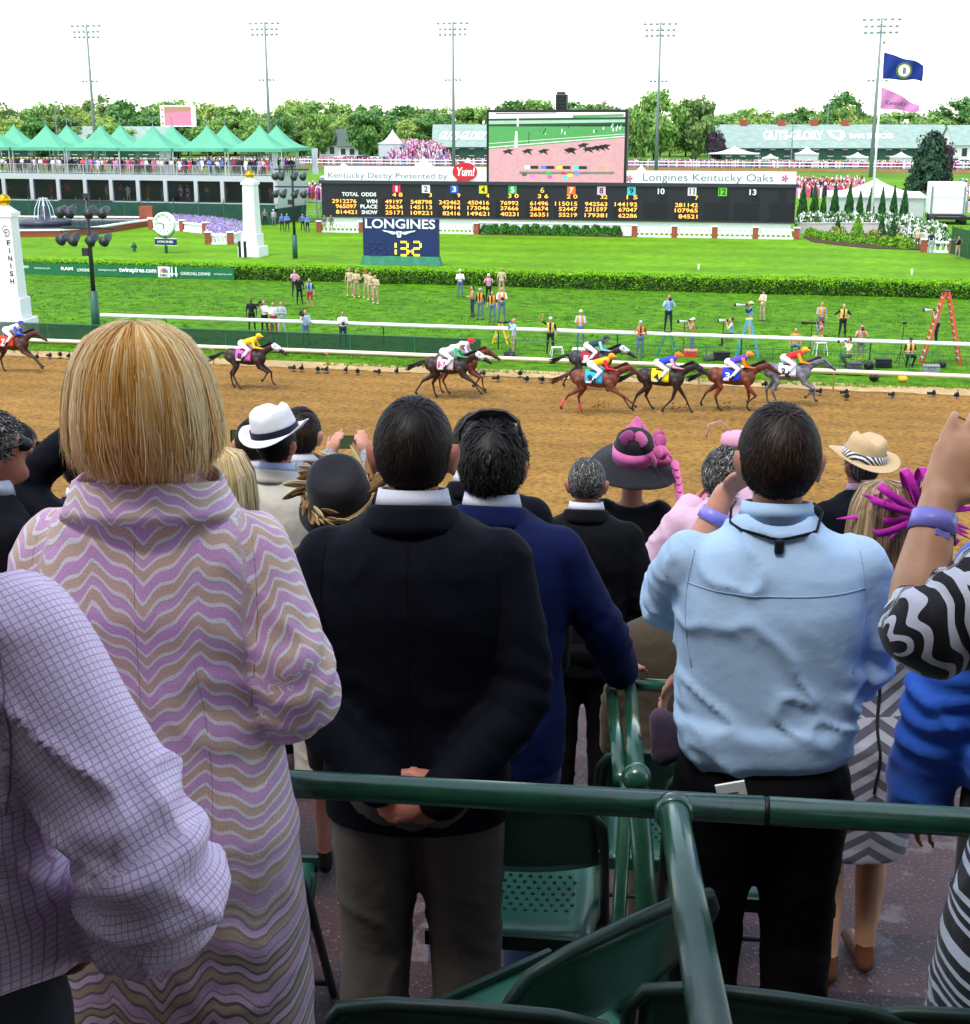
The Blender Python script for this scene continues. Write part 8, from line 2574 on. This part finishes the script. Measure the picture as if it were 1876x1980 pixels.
# raised arm with wristband at the right edge
t=empty('person',(PY(2185,1200,1.83).x,1.83,CAM_H-1.98),math.radians(4),'woman in a black and white print dress raising her arm at the right edge','person','spectators standing in the boxes')
sc=.98;t.scale=(sc,sc,sc)
o3=Vector(t.location)
Rz=Matrix.Rotation(-math.radians(4),3,'Z')
def loc_(u,v,n):return Rz@((PY(u,v,n)-o3)/sc)
el,wr_=loc_(1762,1225,1.80),loc_(1814,968,1.90)
arms=(((.27,-.02,1.12),(.27,.06,.87)),(tuple(el),tuple(wr_)))
hd=loc_(1925,770,1.98)-wr_
hands=(None,dict(d=hd,n=(-.35,-1,.25),curl=.4,thumb=1,s=1.16,spread=.04))
link('body',body_mesh('body',SK3,arms,sw=.16,hands=hands,voxel=.0062),t)
shp=loc_(1990,1235,1.83)
DRS=[(.5,.23,.18,0,0),(.8,.22,.17,0,0),(1.05,.17,.13,0,0),(1.25,.185,.135,0,0),(1.37,.19,.12,0,0),(1.43,.15,.09,0,0),(1.47,.08,.07,0,0)]
sl=[[(Vector((-.15,0,1.385)),.085),(Vector((-.15,0,1.385)).lerp(Vector(el),.5),.074),(Vector((-.15,0,1.385)).lerp(Vector(el),.84),.07)],sleeve(1,*arms[0],r=(.085,.085,.08,.07),frac=.2)]
garment('dress',M_PRINT,t,DRS,sl,.0095,(.007,5),((Vector((0,0,.52)),Vector((0,0,-1))),),4,12,uv=True)
dv=(wr_-el).normalized()
bd=wrap('wristband',t,m_band,wr_-dv*.052,wr_-dv*.022,.0345,.0325,n=28)
b=MB();sdv=dv.cross(Vector((0,-1,0))).normalized()
b.bar(wr_-dv*.045+Vector((0,-.036,0)),wr_-dv*.028+Vector((0,-.035,0)),.022,.003,up=(0,1,0));b.build('wristband_tab',m_band,bd)
hdn=hd.normalized();sdh=hdn.cross(Vector((-.35,-1,.25)).normalized()).normalized()
rp_=wr_+hdn*.098*1.12+sdh*.028
b=MB();b.tube([rp_+Vector((.011*math.cos(a),0,.011*math.sin(a)))for a in[2*PI*k/16 for k in range(16)]],.0025,6,closed=True);b.ball(rp_+Vector((-.006,-.013,.004)),.008,6)
b.build('ring',P('silver_ring','#d8d8da',.15,metal=.9),t,sm=True)
long_hair(t,HR['mid'],1200,15,[(0,.006,1.77),(.16,.08,1.755),(.38,.11,1.69),(.6,.115,1.6),(1,.12,1.35)],.5)
# person in the bright blue shirt beyond, right edge
arms=DOWN
t=root('person in a bright blue shirt and dark trousers at the right edge',2125,800,2.7,0,0)
link('body',body_mesh('body',SK1,arms,voxel=.012),t)
c=garment('shirt',fabric('shirt_bright_blue','#2f62c8','#2a58b8',300,.6),t,widen(SHIRT,1.12,1.1),[sleeve(1,*arms[0],r=(.09,.085,.075,.06)),sleeve(-1,*arms[1],r=(.09,.085,.075,.06))],.012,(.011,4.5),(),4,21)
trousers(t,fabric('trousers_dark_blue','#10121a'),seed=8)
short_hair(t,HR['black'],seed=17,n=900)
# ================================================================== SECOND AND THIRD ROW
# royal blue suit, hand on the rail
hp=PD(1236,1311,4.12)
def to_local(u,v,n,rz,q):
	p=PY(u,v,n);fz=floor_z(n);s=(p.z-fz)/1.765
	return Matrix.Rotation(-(rz+SA*.5),3,'Z')@((q-Vector((p.x,p.y,fz)))/s)
hw_=to_local(952,812,3.62,math.radians(-8),hp);hw_=hw_+Vector((-.05,-.06,.045))
eh_=Vector((.185,0,1.4)).lerp(hw_,.52)+Vector((.045,-.05,-.03))
t=suit_man('man in a royal blue suit with sunglasses pushed up, hand on the rail',952,812,3.62,F_BLUE,fabric('trousers_blue','#16264f'),'black',SK2,
			 ((tuple(eh_),tuple(hw_)),((-.28,-.02,1.12),(-.26,.08,.88))),(dict(d=(.35,1,-.18),n=(.1,.15,1),curl=.35,thumb=-1),None),math.radians(-8),None,13,
			 dict(n=5200,length=1.15,lift=.12,curl=.006,messy=.25,vol=1.04,nape=-.95,wmax=.0026),kx=1.0,voxel=.012)
b=MB()
for s in(-1,1):
	b.add([(s*(.01+.062*math.cos(a))if True else 0,.02+.03*abs(math.sin(a*.5))-.012*abs(s),1.768+.022*math.sin(a)-.01*abs(math.cos(a)))for a in[PI*k/8 for k in range(9)]],[tuple(range(9))])
b.tube([(-.082,-.03,1.735),(-.07,.0,1.765),(-.035,.015,1.785),(0,.02,1.787),(.035,.015,1.785),(.07,.0,1.765),(.082,-.03,1.735)],.005,8)
b.tube([(-.082,-.03,1.735),(-.088,-.0,1.70),(-.086,.05,1.66)],.003,6);b.tube([(.082,-.03,1.735),(.088,.0,1.70),(.086,.05,1.66)],.003,6)
b.build('sunglasses',m_black,t,sm=True)
# taller man just beyond him
suit_man('dark suited man standing beyond the royal blue suit',922,798,4.7,F_NAVY,F_DARK,'mid',SK1,seed=19,hairkw=dict(n=1800,length=.7,lift=.09),kx=1.04,voxel=.016)
# grey haired man in dark suit
suit_man('grey haired man in a black pinstripe suit with slicked hair',1136,884,5.7,F_DARK,F_BLACKT,'grey',SK2,seed=23,hairkw=dict(n=3000,length=.75,lift=.04,messy=.12,crown=(0,.75,.75),nape=-.6),voxel=.016,rz=math.radians(-4))
# chevron dress
arms=(((.22,.06,1.14),(.1,.24,1.12)),((-.22,.06,1.14),(-.1,.24,1.12)))
t=root('woman in a grey chevron dress with magenta feather headpiece',1706,936,3.75,.0,math.radians(6))
link('body',body_mesh('body',SK3,arms,sw=.15,voxel=.0105,foot=P('heel_tan','#5f3a26',.4),feet_pos=((.075,.04),(-.07,-.02))),t)
DRS=[(.50,.168,.135,0,-.01),(.62,.178,.145,0,-.015),(.8,.19,.155,0,-.02),(.92,.19,.16,0,-.02),(1.05,.152,.12,0,-.01),(1.12,.146,.112,0,-.008),(1.25,.162,.12,0,-.01),(1.36,.168,.11,0,-.01),(1.42,.14,.088,0,-.01),(1.455,.09,.07,0,-.006)]
c=garment('dress',M_CHEV,t,DRS,[sleeve(1,*arms[0],r=(.07,.06,.055,.05),sw=.145,frac=.1),sleeve(-1,*arms[1],r=(.07,.06,.055,.05),sw=.145,frac=.1)],.011,(.004,5),((Vector((0,0,.51)),Vector((0,0,-1))),),5,25)
zs=np.linspace(1.40,.78,22)
seam('zip',c,[(.004*math.sin(z*30),z)for z in zs],.0055,m_black)
for s,(fx,fy)in((1,(.075,.04)),(-1,(-.07,-.02))):
	b=MB();b.tube([(fx,fy-.045,.075),(fx,fy-.06,.0)],[.012,.005],8);b.build('heel',P('heel_tan','#5f3a26',.4),t)
long_hair(t,HR['ash'],3600,33,[(0,.006,1.775),(.12,.07,1.762),(.28,.098,1.70),(.45,.106,1.62),(.65,.108,1.5),(.85,.104,1.37),(1,.085,1.25)],.5,(0,-.02),(1.0,1.0),.45,.0025,.05,(0,0,0),.2)
m_mag=fabric('magenta_feather','#e040cc','#b82aa4',120,.6);m_mag2=fabric('magenta_satin','#c42aa8','#9c1c88',120,.45)
def feather(parent,p,d,L,w,mat,bend=.25,name='feather'):
	p,d=Vector(p),Vector(d).normalized();sd=d.cross(Vector((0,-1,.3))).normalized();up=sd.cross(d)
	n=10;vs,fs=[],[]
	for i in range(n+1):
		s=i/n;c_=p+d*L*s+up*bend*L*s*s;ww=w*math.sin(PI*min(1,.08+s*.92))**.7
		vs+=[c_-sd*ww+up*ww*.3,c_,c_+sd*ww+up*ww*.3]
	for i in range(n):
		for k in(0,1):a=i*3+k;fs.append((a,a+1,a+4,a+3))
	b=MB();b.add(vs,fs);o=b.build(name,mat,parent,sm=True);so=o.modifiers.new('t','SOLIDIFY');so.thickness=.002
	return o
fc=Vector((.095,-.075,1.695))
rr=random.Random(5)
for k in range(11):
	a=rr.uniform(-.8,PI+.6);L=rr.uniform(.12,.19)
	b=MB();ax=Vector((math.cos(a),-.35,math.sin(a))).normalized();sd=ax.cross(Vector((0,1,0))).normalized();n=14;vs,fs=[],[]
	for i in range(n+1):
		th=2*PI*i/n;c_=fc+ax*(L*.5*(1-math.cos(th)))+ax.cross(sd)*(L*.26*math.sin(th))
		vs+=[c_-sd*.012,c_+sd*.012]
	for i in range(n):fs.append((2*i,2*i+1,2*i+3,2*i+2))
	b.add(vs,fs);o=b.build('ribbon_loop',m_mag2,t,sm=True);so=o.modifiers.new('t','SOLIDIFY');so.thickness=.002
for k,(d_,L)in enumerate((((.35,0,1),.26),((-.9,0,.25),.24),((-1,-.1,-.05),.27),((.9,-.1,.35),.2),((.8,-.2,-.3),.2),((.5,-.2,-.9),.3),((-.15,0,1),.14),((1,0,.05),.24),((.2,-.3,-.6),.2))):
	feather(t,fc,d_,L*.9,.009,m_mag,.3 if k%2 else-.25)
for k in range(26):
	a=rr.uniform(0,2*PI);feather(t,fc,(math.cos(a),rr.uniform(-.6,.1),math.sin(a)*.8),rr.uniform(.07,.19),rr.uniform(.003,.008),m_mag,rr.uniform(-.4,.4))
feather(t,fc+Vector((.06,0,.16)),(.9,0,.42),.1,.02,m_mag,.1)
# ================================================================== FARTHER SPECTATORS
def hat(parent,mat,band,brim=.165,crown=.105,ch=.115,z=1.70,tilt=(0,0),up=.03,pinch=True,bandh=.032,name='hat',crown_top=.8,droop=0.0):
	h=empty(name,(0,.0,z),0);h.parent=parent;h.rotation_euler=(tilt[0],tilt[1],0)
	n=40;vs,fs=[],[]
	rings=[(crown*.99,0,0),(crown*1.05,-.002,0),((crown+brim)/2,-.004,.4),(brim*.93,0,.8),(brim,.003,1)]
	for r,z_,k in rings:
		for j in range(n):
			a=2*PI*j/n
			vs.append((r*math.cos(a)*.93,r*math.sin(a)*1.08,z_+k*(up*abs(math.cos(a))**2-up*.55*abs(math.sin(a)))-droop*k))
	for i in range(len(rings)-1):
		for j in range(n):fs.append((i*n+j,i*n+(j+1)%n,(i+1)*n+(j+1)%n,(i+1)*n+j))
	b=MB();b.add(vs,fs);o=b.build('brim',mat,h,sm=True);so=o.modifiers.new('t','SOLIDIFY');so.thickness=.004
	vs,fs=[],[]
	prof=[(1.0,0),(.985,.3),(.95,.65),(.88,.88),(.7,1.0),(.4,.97),(.05,.92)]
	for k,(r,zz)in enumerate(prof):
		for j in range(n):
			a=2*PI*j/n;x,y=crown*r*.92*math.cos(a),crown*r*1.08*math.sin(a)
			dz=0
			if pinch and zz>.6:dz=-.022*math.exp(-(x/.028)**2)*(1 if y>-.09 else .6);
			if pinch and zz>.4 and y>.02:x*=1-.22*zz*min(1,y/.08)
			vs.append((x,y,ch*zz+dz))
	for i in range(len(prof)-1):
		for j in range(n):fs.append((i*n+j,i*n+(j+1)%n,(i+1)*n+(j+1)%n,(i+1)*n+j))
	fs.append(tuple((len(prof)-1)*n+j for j in range(n)))
	b=MB();b.add(vs,fs);b.build('crown',mat,h,sm=True)
	if band is not None:
		b=MB();vs,fs=[],[]
		for zz,rr_ in((.002,1.03),(bandh,1.02)):
			for j in range(n):
				a=2*PI*j/n;vs.append((crown*rr_*.92*math.cos(a),crown*rr_*1.08*math.sin(a),zz))
		for j in range(n):fs.append((j,(j+1)%n,n+(j+1)%n,n+j))
		b.add(vs,fs);o=b.build('hat_band',band,h,sm=True);so=o.modifiers.new('t','SOLIDIFY');so.thickness=.003;so.offset=1
	return h
F_HATW,F_HATBK,F_STRAW=fabric('panama_straw','#e4e4e6',None,300,.6),fabric('black_hat_felt','#1b1b1f',None,200,.7),fabric('tan_straw','#c9b18a','#b49a72',240,.7)
t=suit_man('man in a white panama hat and cream jacket',530,793,6.1,F_CREAM,fabric('trousers_cream','#b9b3a4'),'black',SK2,seed=31,hairkw=dict(n=1200,nape=-.75),extra_h=.035,voxel=.016,rz=math.radians(-12),shirtm=fabric('shirt_ice_blue','#b9c4e4'))
hat(t,F_HATW,fabric('hat_band_navy','#15182a'),.165,.108,.12,1.70,(math.radians(6),math.radians(-9)),.035)
# man photographing with a phone
arms=(((.32,.13,1.2),(.215,.36,1.46)),((-.16,.2,1.2),(.035,.38,1.45)))
hands=(dict(d=(-.35,.15,1),n=(.5,-.8,0),curl=.5,thumb=1),dict(d=(.3,.1,1),n=(-.6,-.75,0),curl=.5,thumb=-1))
t=suit_man('man in a grey plaid jacket photographing with a phone',578,786,6.5,M_PLAID,F_DARK,'mid',SK1,arms,hands,math.radians(-3),None,37,dict(n=2200,length=.6,lift=.06),voxel=.016)
me=t.children
for ch in t.children:
	if ch.name.startswith('jacket'):
		X=np.empty(len(ch.data.vertices)*3);ch.data.vertices.foreach_get('co',X);X=X.reshape(-1,3)
		a=ch.data.attributes.new('cloth','FLOAT_VECTOR','POINT');a.data.foreach_set('vector',X[:,[0,2,1]].astype(np.float32).ravel())
		for cc in ch.children:
			X=np.empty(len(cc.data.vertices)*3);cc.data.vertices.foreach_get('co',X);X=X.reshape(-1,3)
			a=cc.data.attributes.new('cloth','FLOAT_VECTOR','POINT');a.data.foreach_set('vector',X[:,[0,2,1]].astype(np.float32).ravel())
def phone(pos,rz,label,scr):
	t=empty('phone',pos,rz,label,'phone')
	b=MB();b.box(-.068,.068,-.004,.004,-.035,.035);bevel(b.build('case',m_black,t),.004)
	b=MB();b.box(-.056,.056,-.0052,-.0042,-.03,.03);b.build('screen',scr,t)
	return t
W4=Matrix.Translation(t.location)@Matrix.Rotation(t.rotation_euler.z,4,'Z')@Matrix.Scale(t.scale[0],4)
m_phs=P('phone_screen_image','#4a5a34',.15,emit=.25)
phone(W4@Vector((.125,.41,1.525)),t.rotation_euler.z+.1,'black phone held sideways by the plaid jacket man',m_phs)
# person with phone left of the panama hat
arms=(((.2,.2,1.25),(.06,.36,1.52)),((-.2,.2,1.25),(-.08,.36,1.5)))
t=suit_man('person in a beige jacket just left of the panama hat',487,808,6.8,fabric('jacket_beige','#9a8d7a'),F_DARK,'mid',SK1,arms,None,math.radians(6),None,41,dict(n=1200),voxel=.018)
W4=Matrix.Translation(t.location)@Matrix.Rotation(t.rotation_euler.z,4,'Z')@Matrix.Scale(t.scale[0],4)
phone(W4@Vector((-.1,.4,1.59)),t.rotation_euler.z-.2,'dark phone raised beside the blonde bob',m_phs)
# pale blonde woman half hidden by the coat
t=root('woman with pale blonde hair between the patterned coat and cream jacket',428,878,4.6,.0,math.radians(-10))
link('body',body_mesh('body',SK1,DOWN,sw=.15,voxel=.014),t)
garment('dress',fabric('dress_sand','#b8a68c'),t,DRS,[sleeve(1,*DOWN[0],sw=.145),sleeve(-1,*DOWN[1],sw=.145)],.016,(.005,5),(),4,43)
long_hair(t,HR['pale'],2400,44,[(0,.006,1.79),(.16,.085,1.77),(.38,.118,1.70),(.6,.124,1.6),(.85,.11,1.5),(1,.09,1.45)],.55,wmax=.003)
# woman in the black feathered hat
t=root('woman in a round black hat trimmed with brown feathers',655,893,4.85,.05,math.radians(10))
link('body',body_mesh('body',SK1,DOWN,sw=.15,voxel=.014),t)
garment('dress',fabric('dress_black_b','#17161a'),t,DRS,[sleeve(1,*DOWN[0],sw=.145),sleeve(-1,*DOWN[1],sw=.145)],.016,(.005,5),(),4,47)
h=hat(t,F_HATBK,None,.185,.14,.15,1.665,(math.radians(26),math.radians(-8)),.0,False,droop=.05)
short_hair(t,HR['brown'],seed=49,n=900,nape=-.9)
m_f1,m_f2=fabric('pheasant_feather','#b08a54','#5a4028',60,.7),fabric('straw_quill','#dcc998','#b09a68',90,.6)
rr=random.Random(15)
for k in range(54):
	a=math.radians(rr.uniform(-30,250));p=Vector((.135*math.cos(a),.15*math.sin(a),.012+rr.uniform(0,.06)))
	feather(h,p,(-math.sin(a)*(1 if k%2 else .6)+.4*math.cos(a),math.cos(a)*.5+.4*math.sin(a),rr.uniform(.0,.5)),rr.uniform(.06,.13),rr.uniform(.007,.015),m_f1 if k%3 else m_f2,.1)
for k in range(5):
	b=MB();b.tube([((.132+.004*k)*math.cos(a),(.153+.004*k)*math.sin(a),.015+.007*k+.008*math.sin(3*a+k))for a in[2*PI*i/28 for i in range(28)]],.0038,5,closed=True);b.build('straw_cord',m_f2 if k%2 else m_f1,h,sm=True)
# woman in the wide black hat with pink ribbon
t=root('woman in a wide black hat with pink ribbon and flowers',1226,828,6.9,.09,math.radians(-6))
link('body',body_mesh('body',SK1,DOWN,sw=.15,voxel=.016),t)
garment('dress',fabric('dress_black_c','#131316'),t,DRS,[sleeve(1,*DOWN[0],sw=.145,frac=.1),sleeve(-1,*DOWN[1],sw=.145,frac=.1)],.018,(.005,5),(),4,53)
short_hair(t,HR['brown'],seed=55,n=700,nape=-.9)
m_pink=fabric('hat_ribbon_pink','#e07ab4','#c9639f',120,.5)
h=hat(t,F_HATBK,m_pink,.25,.112,.135,1.70,(math.radians(14),math.radians(4)),-.03,False,.075,droop=.055)
rr=random.Random(25)
for k in range(17):
	a=math.radians(-40+150*k/16);r=.118;p=Vector((r*math.cos(a),r*math.sin(a),.04+.05*math.sin(k)))
	feather(h,p,(math.cos(a),math.sin(a),rr.uniform(.1,.9)),rr.uniform(.05,.1),rr.uniform(.022,.036),m_pink,.5,'petal')
for s in(-1,1):feather(h,(0,-.05,.14),(s*.8,-.5,.25),.11,.04,m_pink,.3,'bow')
for k in range(7):feather(h,(.2+.01*k,.05-.04*k,-.02-.02*k),(.5,-.5,-.3),.07,.022,m_pink,.4,'petal')
# grey curly man in pink shirt
arms=(((.2,.2,1.28),(.08,.3,1.5)),((-.34,.02,1.16),(-.16,.22,1.42)))
t=root('curly grey haired man in a pale pink shirt raising both hands',1402,872,5.95,.0,math.radians(-8))
link('body',body_mesh('body',SK2,arms,voxel=.014),t)
c=garment('shirt',F_PINKS,t,widen(SHIRT,1.05),[sleeve(1,*arms[0]),sleeve(-1,*arms[1],r=(.085,.085,.075,.055))],.016,(.010,5),(),4,57)
collar_ring(c,F_PINKS,1.485,1.545,.076,.072,name='shirt_collar');trousers(t,fabric('trousers_tan','#8c7c66'),seed=9,voxel=.018)
short_hair(t,HR['grey'],seed=59,n=3200,length=.4,lift=.12,curl=.013,messy=.6,vol=1.1,nape=-.75,wmax=.003)
suit_man('person in a tan raincoat mostly hidden by the pale blue shirt',1322,1076,4.4,fabric('raincoat_tan','#4a4034'),fabric('trousers_tan_b','#4a4034'),'brown',SK1,seed=97,hairkw=dict(n=700),voxel=.018,kx=1.2)
# pink headpiece behind the pale blue shirt
t=root('woman with a pink pillbox headpiece beyond the brown haired man',1427,838,7.0,.03,0)
link('body',body_mesh('body',SK1,DOWN,sw=.15,voxel=.016),t)
garment('dress',fabric('dress_rose','#c77f9c'),t,DRS,[sleeve(1,*DOWN[0],sw=.145),sleeve(-1,*DOWN[1],sw=.145)],.02,(.005,5),(),4,61)
short_hair(t,HR['brown'],seed=63,n=700,nape=-.9)
b=MB();b.lathe([(.085,0),(.09,.02),(.085,.055),(.06,.07),(.01,.074)],24,(0,-.02,1.735));b.build('headpiece',fabric('headpiece_pink','#e2a2b8'),t,sm=True)
b=MB();b.tube([(-.03,0,1.8),(-.09,0,1.86),(-.15,0,1.84),(-.16,.0,1.77)],.004,6);b.build('headpiece_loop',fabric('headpiece_pink2','#e2a2b8'),t,sm=True)
# straw hat man
t=suit_man('man in a tan straw hat with zebra band and navy jacket',1674,838,6.8,F_NAVY,F_DARK,'grey',SK2,seed=67,hairkw=dict(n=900,nape=-.7),extra_h=.05,voxel=.018,rz=math.radians(14),shirtm=F_PINKS)
def zebra():
	m,N,Lk,b=nodes_of('zebra_band',.6);tc=N.new('ShaderNodeTexCoord');w=N.new('ShaderNodeTexWave');w.inputs['Scale'].default_value=26;w.inputs['Distortion'].default_value=2;w.bands_direction='DIAGONAL'
	Lk.new(tc.outputs['Object'],w.inputs['Vector']);Lk.new(ramp(N,Lk,w.outputs['Fac'],[(0,'#1c1e2a'),(.5,'#e0e2e8'),(1,'#e0e2e8')]),b.inputs['Base Color']);return m
hat(t,F_STRAW,zebra(),.185,.108,.12,1.69,(math.radians(6),math.radians(7)),.025,True,.042)
# brown head low between them, and edge figures
suit_man('brown haired person low between the pale blue shirt and the blonde in magenta',1614,996,6.9,F_DARK,F_DARK,'mid',SK1,seed=71,hairkw=dict(n=1500,lift=.1),voxel=.02)
t=suit_man('grey haired man in sunglasses turned to the right at the left edge',-38,792,3.9,F_DARK,F_DARK,'grey',SK2,seed=73,rz=math.radians(-52),hairkw=dict(n=2400,length=.5,lift=.08,curl=.006,messy=.4),voxel=.014)
def shades(t,mat=m_black):
	b=MB()
	for s in(-1,1):
		b.ball((s*.034,.105,1.655),.026,8,sz=.8);b.tube([(s*.05,.1,1.662),(s*.082,.06,1.662),(s*.088,-.01,1.655)],.005,6)
	b.tube([(-.02,.116,1.662),(.02,.116,1.662)],.004,6)
	b.build('sunglasses',mat,t,sm=True)
shades(t)
t=suit_man('man in a navy suit and dark glasses beyond the grey haired man',10,812,4.9,F_NAVY,F_DARK,'brown',SK2,seed=79,rz=math.radians(-40),hairkw=dict(n=1500),voxel=.016,kx=1.1);shades(t)
arms=(((.27,-.02,1.12),(.27,.06,.87)),((-.36,.05,1.52),(-.12,.15,1.72)))
suit_man('man in a navy jacket with raised elbow, hidden behind the blonde bob',232,806,4.3,F_NAVY,F_DARK,'brown',SK1,arms,None,0,None,83,dict(n=900),voxel=.015)
suit_man('man in a bright blue jacket low at the left beyond the raised elbow',158,850,5.6,F_BLUE,F_DARK,'brown',SK1,DOWN,None,.1,None,89,dict(n=900),voxel=.018,kx=1.25)
